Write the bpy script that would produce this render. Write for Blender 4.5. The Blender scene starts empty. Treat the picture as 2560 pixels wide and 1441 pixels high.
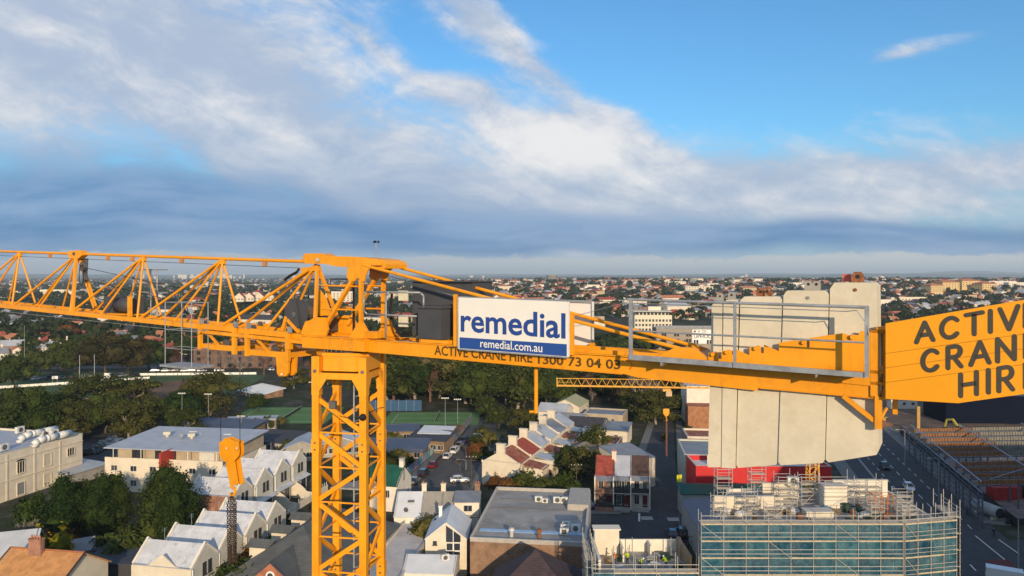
import bpy, math, random
import numpy as np
from math import sin, cos, pi, radians, sqrt, atan2, hypot
from mathutils import Vector, Matrix
random.seed(7); RNG = np.random.default_rng(7)
scene = bpy.context.scene
COL = scene.collection
# ------------------------------------------------------------------ camera
HC = 46.0; FP = 1850.0; VH = 688.0          # camera height, focal length in photo pixels, horizon row
cam_d = bpy.data.cameras.new('camera'); cam = bpy.data.objects.new('camera', cam_d); COL.objects.link(cam)
cam.location = (0, 0, HC); cam.rotation_euler = (pi/2, 0, 0)
cam_d.sensor_width = 36; cam_d.lens = 36*FP/2560; cam_d.shift_y = -32.5/2560
cam_d.clip_start = .2; cam_d.clip_end = 120000
scene.camera = cam
# ------------------------------------------------------------------ sun and sky
SUN_EL = radians(14.5); SUN_L = radians(-10)   # elevation, azimuth the light travels towards (from +Y)
sd = bpy.data.lights.new('sun', 'SUN'); so = bpy.data.objects.new('sun', sd); COL.objects.link(so)
sd.energy = 4.7; sd.angle = radians(.55); sd.color = (1, .78, .52)
so.rotation_euler = Vector((sin(SUN_L)*cos(SUN_EL), cos(SUN_L)*cos(SUN_EL), -sin(SUN_EL))).to_track_quat('-Z', 'Y').to_euler()
so.location = (0, -50, 120)
scene.view_settings.view_transform = 'Standard'; scene.view_settings.look = 'None'
scene.view_settings.exposure = 0; scene.view_settings.gamma = 1; scene.view_settings.use_curve_mapping = False
scene.cycles.max_bounces = 6; scene.cycles.diffuse_bounces = 3; scene.cycles.volume_bounces = 0
scene.cycles.transparent_max_bounces = 8; scene.cycles.use_denoising = True
scene.cycles.sample_clamp_indirect = 6; scene.cycles.caustics_reflective = False; scene.cycles.caustics_refractive = False
scene.cycles.volume_max_steps = 64
def lin(c):
    return tuple((x/12.92 if x <= .04045 else ((x+.055)/1.055)**2.4) for x in c)
def rgb(r, g, b): return lin((r/255, g/255, b/255))
class NG:                                    # tiny node-graph writer
    def __init__(s, tree): s.t = tree; s.n = tree.nodes; s.l = tree.links
    def new(s, typ, **kw):
        x = s.n.new(typ)
        for k, v in kw.items(): setattr(x, k, v)
        return x
    def put(s, sock, v):
        if hasattr(v, 'is_output') or isinstance(v, bpy.types.NodeSocket): s.l.new(v, sock)
        else: sock.default_value = v
    def m(s, op, a, b=None, c=None, clamp=False):
        x = s.new('ShaderNodeMath', operation=op); x.use_clamp = clamp
        for i, v in enumerate((a, b, c)):
            if v is not None: s.put(x.inputs[i], v)
        return x.outputs[0]
    def sm(s, v, a, b, o0=0., o1=1.):
        x = s.new('ShaderNodeMapRange', interpolation_type='SMOOTHSTEP')
        s.put(x.inputs[0], v)
        for i, q in enumerate((a, b, o0, o1)): s.put(x.inputs[i+1], q)
        return x.outputs[0]
    def mix(s, f, a, b, typ='MIX'):
        x = s.new('ShaderNodeMix', data_type='RGBA', blend_type=typ)
        s.put(x.inputs[0], f)
        for i, q in ((6, a), (7, b)):
            if isinstance(q, tuple) and len(q) == 3: q = (*q, 1)
            s.put(x.inputs[i], q)
        return x.outputs[2]
    def comb(s, x, y, z=0.):
        c = s.new('ShaderNodeCombineXYZ')
        for i, q in enumerate((x, y, z)): s.put(c.inputs[i], q)
        return c.outputs[0]
    def noise(s, vec, scale, detail=4, rough=.55, dist=0., lac=2.):
        x = s.new('ShaderNodeTexNoise'); s.put(x.inputs['Vector'], vec)
        x.inputs['Scale'].default_value = scale; x.inputs['Detail'].default_value = detail
        x.inputs['Roughness'].default_value = rough; x.inputs['Distortion'].default_value = dist
        return x.outputs[0]
world = bpy.data.worlds.new('World'); scene.world = world; world.use_nodes = True
def make_world():
    g = NG(world.node_tree); g.n.clear()
    sky = g.new('ShaderNodeTexSky', sky_type='NISHITA'); sky.sun_disc = False
    sky.sun_elevation = SUN_EL; sky.sun_rotation = pi + SUN_L
    sky.air_density = 1.15; sky.dust_density = .6; sky.ozone_density = 2.2; sky.altitude = 50
    tc = g.new('ShaderNodeTexCoord'); sp = g.new('ShaderNodeSeparateXYZ'); g.l.new(tc.outputs['Generated'], sp.inputs[0])
    x, y, z = sp.outputs
    az = g.m('ARCTAN2', x, y); el = g.m('ARCSINE', z)        # azimuth from +Y, elevation
    def A(u): return math.atan((u-1280)/FP)
    def E(u, v): return math.atan((VH-v)/FP*cos(A(u)))
    p0 = g.comb(az, el)
    w = g.new('ShaderNodeTexNoise'); g.l.new(p0, w.inputs['Vector']); w.inputs['Scale'].default_value = 4.5; w.inputs['Detail'].default_value = 2
    wv = g.new('ShaderNodeVectorMath', operation='MULTIPLY_ADD'); g.l.new(w.outputs[1], wv.inputs[0]); wv.inputs[1].default_value = (.17, .05, 0)
    ofs = g.new('ShaderNodeVectorMath', operation='ADD'); g.l.new(p0, ofs.inputs[0]); ofs.inputs[1].default_value = (-.085, -.025, 0); g.l.new(ofs.outputs[0], wv.inputs[2])
    p = wv.outputs[0]
    def mapped(v, loc, ang, sc):
        m = g.new('ShaderNodeMapping', vector_type='TEXTURE'); g.l.new(v, m.inputs[0])
        m.inputs['Location'].default_value = (*loc, 0); m.inputs['Rotation'].default_value = (0, 0, ang); m.inputs['Scale'].default_value = (*sc, 1); return m.outputs[0]
    n_str = g.noise(mapped(p, (0, 0), -.40, (.62, .13)), 2.0, 9, .62)      # long slanting veils
    n_bank = g.noise(mapped(p, (3, 1), .02, (.55, .11)), 2.2, 8, .60)      # flat banks
    n_puff = g.noise(mapped(p, (1, 5), 0, (1., .55)), 9., 9, .66)
    def blob(u, v, ru, rv, ang=0.):                         # soft ellipse, radii in photo pixels
        t = g.new('ShaderNodeTexGradient', gradient_type='QUADRATIC_SPHERE')
        g.l.new(mapped(p, (A(u), E(u, v)), ang, (ru*2.1/FP, rv*2.1/FP)), t.inputs[0]); return t.outputs[1]
    def tot(*L):
        r = None
        for q, s_ in L: r = g.m('MULTIPLY', q, s_) if r is None else g.m('MULTIPLY_ADD', q, s_, r)
        return r
    cov = tot((blob(-100, 60, 900, 260, -.05), .80), (blob(560, 230, 800, 130, -.40), .72), (blob(930, 130, 560, 40, -.42), .40), (blob(1275, 105, 430, 66, -.62), .95),
              (blob(1390, 350, 300, 85, -.10), .85), (blob(1950, 470, 1150, 120, .05), .95), (blob(2268, 130, 190, 34, .03), 1.05), (blob(1160, 245, 100, 34), .36), (blob(2150, 130, 950, 190), -.62), (blob(760, 60, 160, 60, -.4), -.25), (blob(1640, 100, 260, 130), -.4), (blob(1000, 40, 120, 50, -.5), -.30))
    gen = g.sm(g.m('ABSOLUTE', az), .8, 1.5, 0., .30)                       # the same broken veils go on round the sky
    field = tot((cov, 1.), (n_str, 1.0), (n_bank, .45), (n_puff, .85), (gen, 1.))
    veil = g.sm(field, 1.10, 1.75)
    low = tot((blob(150, 500, 1050, 125, .0), 1.15), (blob(1500, 594, 1900, 44, .0), 1.1), (blob(2500, 610, 900, 36), .3), (n_bank, 1.1), (n_puff, .3))
    lowf = g.m('MULTIPLY', g.sm(low, .75, 1.55), g.sm(el, .22, .12, 0, 1) if False else g.m('SUBTRACT', 1., g.sm(el, .15, .24)))
    skc = g.mix(1., sky.outputs[0], (.070, .128, .172), 'MULTIPLY')            # Nishita scaled to this exposure
    skc = g.mix(g.sm(el, .16, .02, 0., 0.) if False else g.m('MULTIPLY', g.m('SUBTRACT', 1., g.sm(el, .0, .17)), .8), skc, rgb(132, 176, 214))
    lit = g.mix(g.sm(tot((n_puff, 1.), (n_str, .8), (blob(1420, 370, 240, 70), .5), (blob(100, 20, 700, 260), -.12)), .72, 1.25), rgb(176, 191, 214), rgb(244, 241, 239))
    dark = g.mix(g.sm(n_bank, .34, .66), rgb(70, 128, 184), rgb(134, 167, 207))
    c = g.mix(g.m('MULTIPLY', veil, .95), skc, lit)
    c = g.mix(g.m('MULTIPLY', lowf, .93), c, dark)
    hz = g.mix(g.sm(az, -.55, .5), rgb(180, 190, 203), rgb(206, 210, 210))
    eb = g.m('MULTIPLY_ADD', n_puff, .05, g.m('SUBTRACT', el, .025))
    bandf = g.m('SUBTRACT', 1., g.sm(eb, E(1280, 646), E(1280, 636)))
    c = g.mix(g.m('MULTIPLY', bandf, g.sm(n_str, .25, .5, .78, .98)), c, hz)
    bg = g.new('ShaderNodeBackground'); g.l.new(c, bg.inputs[0]); bg.inputs[1].default_value = 1.
    out = g.new('ShaderNodeOutputWorld'); g.l.new(bg.outputs[0], out.inputs[0])
    world.cycles.sampling_method = 'MANUAL'; world.cycles.sample_map_resolution = 256
make_world()
# ------------------------------------------------------------------ helpers: pixels to places, meshes, things
def Gp(u, v, z=0.):
    Y = (HC-z)*FP/(v-VH); return ((u-1280)/FP*Y, Y)
def Pp(u, v, Y): return Vector(((u-1280)/FP*Y, Y, HC-(v-VH)/FP*Y))
class MB:
    def __init__(s): s.v = []; s.f = []
    def add(s, V, Fc):
        b = len(s.v); s.v += [tuple(p) for p in V]; s.f += [tuple(i+b for i in f) for f in Fc]; return s
    def box(s, cx, cy, cz, sx, sy, sz, rz=0., taper=1.):
        c, q = cos(rz), sin(rz); V = []
        for dz, k in ((-.5, 1.), (.5, taper)):
            for dx, dy in ((-.5, -.5), (.5, -.5), (.5, .5), (-.5, .5)):
                x, y = dx*sx*k, dy*sy*k; V.append((cx+x*c-y*q, cy+x*q+y*c, cz+dz*sz))
        return s.add(V, [(3, 2, 1, 0), (4, 5, 6, 7), (0, 1, 5, 4), (1, 2, 6, 5), (2, 3, 7, 6), (3, 0, 4, 7)])
    def beam(s, p, q, w, h, up=(0, 0, 1)):
        p, q = Vector(p), Vector(q); d = (q-p).normalized(); u = Vector(up)
        if abs(d.dot(u)) > .99: u = Vector((1, 0, 0))
        r = d.cross(u).normalized(); u = r.cross(d)
        V = [e + r*(a*w/2) + u*(b*h/2) for e in (p, q) for a, b in ((-1, -1), (1, -1), (1, 1), (-1, 1))]
        return s.add(V, [(3, 2, 1, 0), (4, 5, 6, 7), (0, 1, 5, 4), (1, 2, 6, 5), (2, 3, 7, 6), (3, 0, 4, 7)])
    def tube(s, p, q, r, n=8, r2=None, cap=True):
        p, q = Vector(p), Vector(q); r2 = r if r2 is None else r2
        d = (q-p).normalized(); u = Vector((0, 0, 1)) if abs(d.z) < .9 else Vector((1, 0, 0))
        a = d.cross(u).normalized(); b = d.cross(a)
        V = []
        for e, rr in ((p, r), (q, r2)):
            for i in range(n):
                t = 2*pi*i/n; V.append(e + a*(cos(t)*rr) + b*(sin(t)*rr))
        Fc = [(i, (i+1) % n, n+(i+1) % n, n+i) for i in range(n)]
        if cap: Fc += [tuple(range(n-1, -1, -1)), tuple(range(n, 2*n))]
        return s.add(V, Fc)
    def path(s, pts, r, n=6):
        for a, b in zip(pts, pts[1:]): s.tube(a, b, r, n)
        return s
    def prism(s, pts, z0, z1):
        n = len(pts)
        V = [(x, y, z0) for x, y in pts] + [(x, y, z1) for x, y in pts]
        return s.add(V, [tuple(range(n-1, -1, -1)), tuple(range(n, 2*n))] + [(i, (i+1) % n, n+(i+1) % n, n+i) for i in range(n)])
    def quad(s, a, b, c, d): return s.add([a, b, c, d], [(0, 1, 2, 3)])
    def slab(s, pts, t):                     # polygon given in 3-D, thickened along its normal
        P = [Vector(p) for p in pts]; nn = Vector((0, 0, 0))
        for i in range(len(P)): nn += P[i].cross(P[(i+1) % len(P)])
        nn = nn.normalized()*t; n = len(P)
        return s.add(P + [p - nn for p in P], [tuple(range(n)), tuple(range(2*n-1, n-1, -1))] + [(i, n+i, n+(i+1) % n, (i+1) % n) for i in range(n)])
    def ball(s, c, rx, ry=None, rz=None, n=10, m=6):
        ry = ry or rx; rz = rz or rx; V = [(c[0], c[1], c[2]-rz)]
        for j in range(1, m):
            t = pi*j/m-pi/2
            for i in range(n):
                a = 2*pi*i/n; V.append((c[0]+rx*cos(t)*cos(a), c[1]+ry*cos(t)*sin(a), c[2]+rz*sin(t)))
        V.append((c[0], c[1], c[2]+rz)); L = len(V)-1
        Fc = [(0, 1+(i+1) % n, 1+i) for i in range(n)] + [(L, 1+(m-2)*n+i, 1+(m-2)*n+(i+1) % n) for i in range(n)]
        for j in range(m-2):
            for i in range(n):
                a = 1+j*n; Fc.append((a+i, a+(i+1) % n, a+n+(i+1) % n, a+n+i))
        return s.add(V, Fc)
    def mesh(s, name, mat=None, off=(0, 0, 0), smooth=False):
        me = bpy.data.meshes.new(name); o = off
        me.from_pydata([(x-o[0], y-o[1], z-o[2]) for x, y, z in s.v], [], s.f)
        if mat: me.materials.append(mat)
        if smooth: me.polygons.foreach_set('use_smooth', [True]*len(me.polygons))
        me.update(); return me
def link(name, data, parent=None):
    o = bpy.data.objects.new(name, data); COL.objects.link(o)
    if parent is not None: o.parent = parent
    return o
def tag(o, label=None, cat=None, group=None, kind=None):
    for k, v in (('label', label), ('category', cat), ('group', group), ('kind', kind)):
        if v: o[k] = v
    return o
def thing(name, label, cat, loc=(0, 0, 0), rz=0., group=None, kind=None):
    o = link(name, None); o.empty_display_size = .3
    o.location = loc; o.rotation_euler = (0, 0, rz); return tag(o, label, cat, group, kind)
ROOTS = {}
def part(name, mb, mat, root, smooth=False, sub=None):
    """mesh given in the root's own frame"""
    return link(name, mb.mesh(name, mat, smooth=smooth), sub or root)
def wpart(name, mb, mat, root, smooth=False, sub=None):
    """mesh given in world coordinates, root unrotated"""
    return link(name, mb.mesh(name, mat, off=root.location, smooth=smooth), sub or root)
def single(name, mb, mat, label, cat, loc=(0, 0, 0), group=None, smooth=False, kind=None):
    o = link(name, mb.mesh(name, mat, off=loc, smooth=smooth)); o.location = loc
    return tag(o, label, cat, group, kind)
def dup(root, loc=None, rz=None, sc=None, label=None, group=None, parent=None):
    c = root.copy(); COL.objects.link(c)
    if loc is not None: c.location = loc
    if rz is not None: c.rotation_euler = (0, 0, rz)
    if sc is not None: c.scale = (sc, sc, sc) if not isinstance(sc, tuple) else sc
    if label: c['label'] = label
    if group: c['group'] = group
    if parent is not None: c.parent = parent
    for ch in root.children: dup(ch, parent=c)
    return c
def npmesh(name, V, Fc, mat, smooth=False):
    me = bpy.data.meshes.new(name); V = np.asarray(V, np.float32); Fc = np.asarray(Fc, np.int32)
    k = Fc.shape[1]
    me.vertices.add(len(V)); me.vertices.foreach_set('co', V.ravel())
    me.loops.add(Fc.size); me.loops.foreach_set('vertex_index', Fc.ravel())
    me.polygons.add(len(Fc)); me.polygons.foreach_set('loop_start', np.arange(0, Fc.size, k, dtype=np.int32))
    me.polygons.foreach_set('use_smooth', np.full(len(Fc), smooth))
    if mat: me.materials.append(mat)
    me.update(calc_edges=True); return me
# ------------------------------------------------------------------ materials
MATS = {}
def M(name, col, rough=.7, metal=0., var=.12, scale=1.2, bump=0., bscale=12., col2=None, fine=.0, stripe=None, spec=.35, coat=0.):
    """procedural paint / plaster / metal: two scales of noise on the colour, optional bump and ribs"""
    if name in MATS: return MATS[name]
    m = bpy.data.materials.new(name); m.use_nodes = True; g = NG(m.node_tree); g.n.clear()
    b = g.new('ShaderNodeBsdfPrincipled'); o = g.new('ShaderNodeOutputMaterial'); g.l.new(b.outputs[0], o.inputs[0])
    geo = g.new('ShaderNodeNewGeometry'); pos = geo.outputs['Position']
    n1 = g.noise(pos, scale, 5, .6); n2 = g.noise(pos, scale*9, 3, .6)
    f = g.m('ADD', g.m('MULTIPLY', n1, .75), g.m('MULTIPLY', n2, .25))
    f = g.sm(f, .34, .66)
    d = tuple(min(1, c*(1-var)) for c in col); e = tuple(min(1, c*(1+var*.7)) for c in col)
    c = g.mix(f, d, e)
    if col2: c = g.mix(g.sm(g.noise(pos, scale*1.7, 6, .65), .52, .68), c, col2)
    if fine:
        oi = g.new('ShaderNodeObjectInfo')
        c = g.mix(1., c, g.mix(oi.outputs['Random'], (1-fine,)*3, (1+fine*.6,)*3), 'MULTIPLY')
    g.l.new(c, b.inputs['Base Color'])
    b.inputs['Roughness'].default_value = rough; b.inputs['Metallic'].default_value = metal
    b.inputs['Specular IOR Level'].default_value = spec
    if coat: b.inputs['Coat Weight'].default_value = coat; b.inputs['Coat Roughness'].default_value = .15
    g.put(b.inputs['Roughness'], g.m('ADD', rough-.08, g.m('MULTIPLY', n1, .16)))
    if bump or stripe:
        h = g.noise(pos, bscale, 4, .6) if bump else None
        if stripe:
            tc = g.new('ShaderNodeTexCoord'); sp = g.new('ShaderNodeSeparateXYZ'); g.l.new(tc.outputs['Object'], sp.inputs[0])
            wv = g.m('SINE', g.m('MULTIPLY', sp.outputs[stripe[0]], 2*pi/stripe[1]))
            h2 = g.m('MULTIPLY', wv, stripe[2])
            h = g.m('ADD', g.m('MULTIPLY', h, bump), h2) if h is not None else h2; st = 1.
        else: st = bump
        bp = g.new('ShaderNodeBump'); bp.inputs['Strength'].default_value = min(1., st); bp.inputs['Distance'].default_value = .05
        g.l.new(h, bp.inputs['Height']); g.l.new(bp.outputs[0], b.inputs['Normal'])
    MATS[name] = m; return m
def grime(m, amt=.3):
    """vertical run-off streaks, scuffs and a few rust specks over a paint"""
    g = NG(m.node_tree); b = [n for n in g.n if n.type == 'BSDF_PRINCIPLED'][0]; c = b.inputs['Base Color'].links[0].from_socket
    geo = g.new('ShaderNodeNewGeometry'); mp = g.new('ShaderNodeMapping'); g.l.new(geo.outputs['Position'], mp.inputs[0]); mp.inputs['Scale'].default_value = (9, 9, 1.1)
    st = g.sm(g.noise(mp.outputs[0], 1., 5, .65), .50, .78); sp = g.sm(g.noise(geo.outputs['Position'], 26., 3, .7), .66, .74); br = g.sm(g.noise(geo.outputs['Position'], .7, 3, .5), .35, .65)
    c = g.mix(g.m('MULTIPLY', st, amt), c, (.40, .16, .02)); c = g.mix(g.m('MULTIPLY', sp, .55), c, (.20, .075, .02)); c = g.mix(g.m('MULTIPLY', br, .22), c, (.86, .42, .05))
    g.l.new(c, b.inputs['Base Color']); return m
def brick_mat(name, c1, c2, mortar, bw=.24, bh=.086):
    if name in MATS: return MATS[name]
    m = bpy.data.materials.new(name); m.use_nodes = True; g = NG(m.node_tree); b = g.n['Principled BSDF']
    tc = g.new('ShaderNodeTexCoord'); sp = g.new('ShaderNodeSeparateXYZ'); g.l.new(tc.outputs['Object'], sp.inputs[0])
    v = g.comb(g.m('ADD', sp.outputs[0], sp.outputs[1]), sp.outputs[2])
    t = g.new('ShaderNodeTexBrick'); g.l.new(v, t.inputs['Vector']); t.inputs['Scale'].default_value = 1
    t.inputs['Brick Width'].default_value = bw; t.inputs['Row Height'].default_value = bh; t.inputs['Mortar Size'].default_value = .008
    for k, c in (('Color1', c1), ('Color2', c2), ('Mortar', mortar)): t.inputs[k].default_value = (*c, 1)
    geo = g.new('ShaderNodeNewGeometry')
    c = g.mix(1., t.outputs[0], g.mix(g.sm(g.noise(geo.outputs['Position'], .5, 5, .6), .3, .7), (.62, .62, .62), (1.2, 1.2, 1.2)), 'MULTIPLY')
    g.l.new(c, b.inputs['Base Color']); b.inputs['Roughness'].default_value = .9
    MATS[name] = m; return m
def glass_mat(name, col=(.03, .035, .045), rough=.08):
    return M(name, col, rough, 0, .5, .6, spec=.8)
YEL = M('crane_yellow_paint', (.82, .318, .007), .42, 0, .09, 1.3, col2=(.70, .255, .008), spec=.35)
YEL = grime(YEL, .45)
YEL2 = M('far_crane_yellow_paint', (.72, .36, .045), .5, 0, .1)
GALV = M('galvanised_steel', (.33, .35, .37), .5, .35, .22, 5.)
DGREY = M('dark_grey_enamel', (.062, .064, .072), .5, 0, .12, 2.)
BLACK = M('black_rubber', (.012, .012, .014), .7)
STEEL = M('dull_steel', (.20, .19, .18), .45, .6, .3, 6.)
CONC = M('counterweight_concrete', (.63, .565, .435), .9, 0, .10, 1.1, .07, 14., col2=(.575, .51, .385))
RUST = M('rusty_steel', (.23, .085, .035), .9, 0, .5, 8., col2=(.33, .26, .17))
SIGNW = M('sign_white', (.78, .75, .70), .5, 0, .03)
SIGNB = M('sign_blue', (.022, .075, .30), .5, 0, .05)
LETB = M('letter_blue', (.02, .062, .27), .5, 0, .04)
LETD = M('letter_charcoal', (.055, .05, .038), .65, 0, .1)
LETBR = M('letter_brown', (.10, .055, .012), .65, 0, .1)
WHITE = M('white_paint', (.80, .78, .73), .75, 0, .06)
# ------------------------------------------------------------------ main crane
CP = radians(31); CO = (-.22*18, 18.); CD = (cos(CP), -sin(CP)); CN = (-sin(CP), -cos(CP))
def W(s, w, z): return Vector((CO[0]+CD[0]*s+CN[0]*w, CO[1]+CD[1]*s+CN[1]*w, HC+z))
def Csz(u, v, w):
    ru = (u-1280)/FP; Y = (CO[0]*CN[0]+CO[1]*CN[1]+w)/(ru*CN[0]+CN[1]); X = ru*Y
    return (X-CO[0])*CD[0]+(Y-CO[1])*CD[1], -(v-VH)/FP*Y
def PX(u, v, w): s, z = Csz(u, v, w); return W(s, w, z)
NV = Vector((CN[0], CN[1], 0)); DV = Vector((CD[0], CD[1], 0))
def plate(mb, pts, w0, w1):                  # (s,z) polygon extruded from w0 to w1
    n = len(pts); V = [W(s, w0, z) for s, z in pts] + [W(s, w1, z) for s, z in pts]
    return mb.add(V, [tuple(range(n)), tuple(range(2*n-1, n-1, -1))] + [(i, n+i, n+(i+1) % n, (i+1) % n) for i in range(n)])
def platepx(mb, px, w0, w1, wref=None):
    return plate(mb, [Csz(u, v, w0 if wref is None else wref) for u, v in px], w0, w1)
crane = thing('tower_crane', 'large orange-yellow tower crane in the foreground with lattice mast, jib and counter-jib', 'crane', (CO[0], CO[1], 0))
def cp(name, mb, mat=YEL, smooth=False, sub=None): return wpart(name, mb, mat, crane, smooth, sub)
# mast: square lattice, own yaw
MY = radians(-10.2); MA = .67                # yaw, half side
def MW(a, b, z): return Vector((CO[0]+.02+a*cos(MY)-b*sin(MY), CO[1]+a*sin(MY)+b*cos(MY), z))
MT = HC-2.28                                  # top of mast legs
for a in (-1, 1):
    for b in (-1, 1):
        cp('mast_leg', MB().beam(MW(a*(MA-.08), b*(MA-.08), 0), MW(a*(MA-.08), b*(MA-.08), MT), .165, .165, up=MW(1, 0, 0)-MW(0, 0, 0)))
pitch = 1.64; zz = MT-.62
faces = [((-1, -1), (1, -1)), ((1, -1), (1, 1)), ((1, 1), (-1, 1)), ((-1, 1), (-1, -1))]
for fi, (A_, B_) in enumerate(faces):
    k = MA-.08; ax = Vector((B_[0]-A_[0], B_[1]-A_[1])).normalized()
    def FP_(t, z, off=0.):                    # t from 0 (A) to 1 (B)
        x = A_[0]+(B_[0]-A_[0])*t; y = A_[1]+(B_[1]-A_[1])*t
        return MW(x*k, y*k, z)
    z = zz; j = 0
    while z > 1 and j < 27:
        t0, t1 = (.94, .06) if j % 2 == 0 else (.06, .94)
        cp('mast_brace', MB().beam(FP_(t0 if j else .06, z-.05), FP_(t1 if j else .94, z-pitch/2+.06), .055, .105))
        if j % 2 == 1 or True: cp('mast_strut', MB().beam(FP_(.05, z-pitch/2), FP_(.95, z-pitch/2), .03, .035))
        z -= pitch/2; j += 1
for a in (-1, 1):
    for b in (-1, 1):
        for q in range(8):
            zq = MT-1.75-q*3.28; k = MA-.08
            sl = cp('leg_splice', MB().beam(MW(a*k, b*k, zq-.16), MW(a*k, b*k, zq+.16), .195, .195, up=MW(1, 0, 0)-MW(0, 0, 0)))
            for dz in (-.08, .08): cp('splice_pin', MB().tube(MW(a*k, -b*0+b*k-.13, zq+dz), MW(a*k, b*k+.13, zq+dz), .022, 7), STEEL, sub=sl)
# top frame of the mast: corner gussets, cross beams, collar
for A_, B_ in faces:
    k = MA-.05
    p0 = MW(A_[0]*k, A_[1]*k, MT-.1); p1 = MW(B_[0]*k, B_[1]*k, MT-.1)
    cp('head_beam', MB().beam(p0, p1, .06, .15))
    ax = (p1-p0).normalized()
    for e, sg in ((p0, 1), (p1, -1)):
        cp('gusset', MB().slab([e+ax*(.06*sg)+Vector((0, 0, .02)), e+ax*(.36*sg)+Vector((0, 0, .02)), e+ax*(.10*sg)+Vector((0, 0, -.40)), e+ax*(.06*sg)+Vector((0, 0, -.40))][::sg], .05))
def ring(mb, r, z0, z1, n=28, r1=None):
    return mb.tube((CO[0]+.02, CO[1], z0), (CO[0]+.02, CO[1], z1), r, n, r1)
col_b = MB()
kk = MA-.03; ch = .24
oct_ = [(-kk+ch, -kk), (kk-ch, -kk), (kk, -kk+ch), (kk, kk-ch), (kk-ch, kk), (-kk+ch, kk), (-kk, kk-ch), (-kk, -kk+ch)]
n8 = 8; V = [MW(x, y, MT+.02) for x, y in oct_] + [MW(x, y, MT+.40) for x, y in oct_]
col_b.add(V, [tuple(range(7, -1, -1)), tuple(range(8, 16))] + [(i, (i+1) % 8, 8+(i+1) % 8, 8+i) for i in range(8)])
cp('collar', col_b)
cp('collar_flange', MB().add([MW(x*1.05, y*1.05, MT+.38) for x, y in oct_]+[MW(x*1.05, y*1.05, MT+.45) for x, y in oct_], [tuple(range(7, -1, -1)), tuple(range(8, 16))] + [(i, (i+1) % 8, 8+(i+1) % 8, 8+i) for i in range(8)]))
for a in (-1, 1):
    for b in (-1, 1):
        cp('corner_bracket', MB().beam(MW(a*(MA-.085), b*(MA-.085), MT-.55), MW(a*(MA-.085), b*(MA-.085), MT+.36), .19, .19, up=MW(1, 0, 0)-MW(0, 0, 0)))
        cp('pin', MB().tube(MW(a*(MA-.08), b*(MA+.05), MT+.02), MW(a*(MA-.08), b*(MA-.02), MT+.02), .04, 10), STEEL)
cp('slewing_ring', ring(MB(), .62, MT+.45, MT+.54, 40), M('greased_ring', (.07, .06, .05), .35, .7))
for i in range(60):
    t = 2*pi*i/60; c_ = Vector((CO[0]+.02+.635*cos(t), CO[1]+.635*sin(t), 0))
    if i % 2 == 0 and sin(t) < .3: cp('ring_bolt', MB().tube(c_+Vector((0, 0, MT+.46)), c_+Vector((0, 0, MT+.53)), .012, 5), STEEL)
# ladder and cable inside the mast
for dx in (-.19, .19): cp('ladder_stile', MB().beam(MW(.12+dx*.4, .28+dx*.7, 8), MW(.12+dx*.4, .28+dx*.7, MT-.2), .05, .03), GALV)
z = MT-.4
while z > 18:
    cp('ladder_rung', MB().tube(MW(.12-.076, .28-.133, z), MW(.12+.076, .28+.133, z), .014, 5), GALV); z -= .3
cp('power_cable', MB().tube(MW(.42, .2, 5), MW(.40, .2, MT+.4), .022, 6), BLACK)
for q in range(5): cp('rest_platform', MB().add([MW(x, y, MT-2.9-q*3.3) for x, y in ((-.5, -.02), (.5, -.02), (.5, .5), (-.5, .5))]+[MW(x, y, MT-2.94-q*3.3) for x, y in ((-.5, -.02), (.5, -.02), (.5, .5), (-.5, .5))], [(0, 1, 2, 3), (7, 6, 5, 4), (0, 4, 5, 1), (1, 5, 6, 2), (2, 6, 7, 3), (3, 7, 4, 0)]), GALV)
fl = MB().box(0, 0, 0, .16, .10, .17); 
for p in range(len(fl.v)): v = Vector(fl.v[p]); fl.v[p] = tuple(MW(-.12+v.x, -MA-.06+v.y, MT-.75+v.z))
lamp = cp('work_lamp', fl, M('lamp_housing', (.12, .12, .13), .5, .3))
for q in range(4): cp('lamp_fin', MB().beam(MW(-.18+q*.04, -MA-.115, MT-.82), MW(-.18+q*.04, -MA-.115, MT-.68), .012, .01), STEEL, sub=lamp)
cp('junction_box', MB().ball(MW(.62, -.74, MT-1.02), .085, n=9), BLACK)
cp('box_cable', MB().path([MW(.62, -.70, MT-1.05), MW(.2, -.72, MT-1.04), MW(-.05, -.6, MT-1.03)], .007, 5), BLACK)
cp('box_cable', MB().path([MW(.66, -.68, MT-.96), MW(.7, .1, MT-.95), MW(.68, .5, MT-1.0)], .007, 5), BLACK)
# slew platform under jib and counter-jib
def sw_box(name, s0, s1, w0, w1, z0, z1, mat=YEL, sub=None):
    return cp(name, plate(MB(), [(s0, z0), (s1, z0), (s1, z1), (s0, z1)], w0, w1), mat, sub=sub)
HWb = .42
for sg in (1, -1):
    sw_box('platform_girder', -.95, 1.05, sg*.62, sg*.44, -1.76, -1.48)
    sw_box('girder_flange', -.96, 1.06, sg*.66, sg*.40, -1.48, -1.455)
    for s in (-.72, -.2, .35, .78): sw_box('stiffener', s, s+.03, sg*.655, sg*.62, -1.755, -1.48)
    # gussets carrying the legs of the tower head
    cp('leg_gusset', plate(MB(), [(-1.12, -1.455), (-.28, -1.455), (-.20, -1.30), (-.30, -1.02), (-.62, -1.02), (-.80, -1.10), (-.95, -1.13)], sg*.52, sg*.46))
    cp('leg_gusset', plate(MB(), [(.48, -1.455), (1.14, -1.455), (.90, -1.12), (.82, -1.05), (.73, -1.12)], sg*.50, sg*.44))
sw_box('platform_deck', -.95, 1.05, -.42, .42, -1.60, -1.56)
for i in range(9): sw_box('motor_rib', .98+i*.035, 1.0+i*.035, .30, .56, -1.45, -1.30)
sw_box('motor_block', .95, 1.32, .50, .20, -1.45, -1.31)
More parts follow.
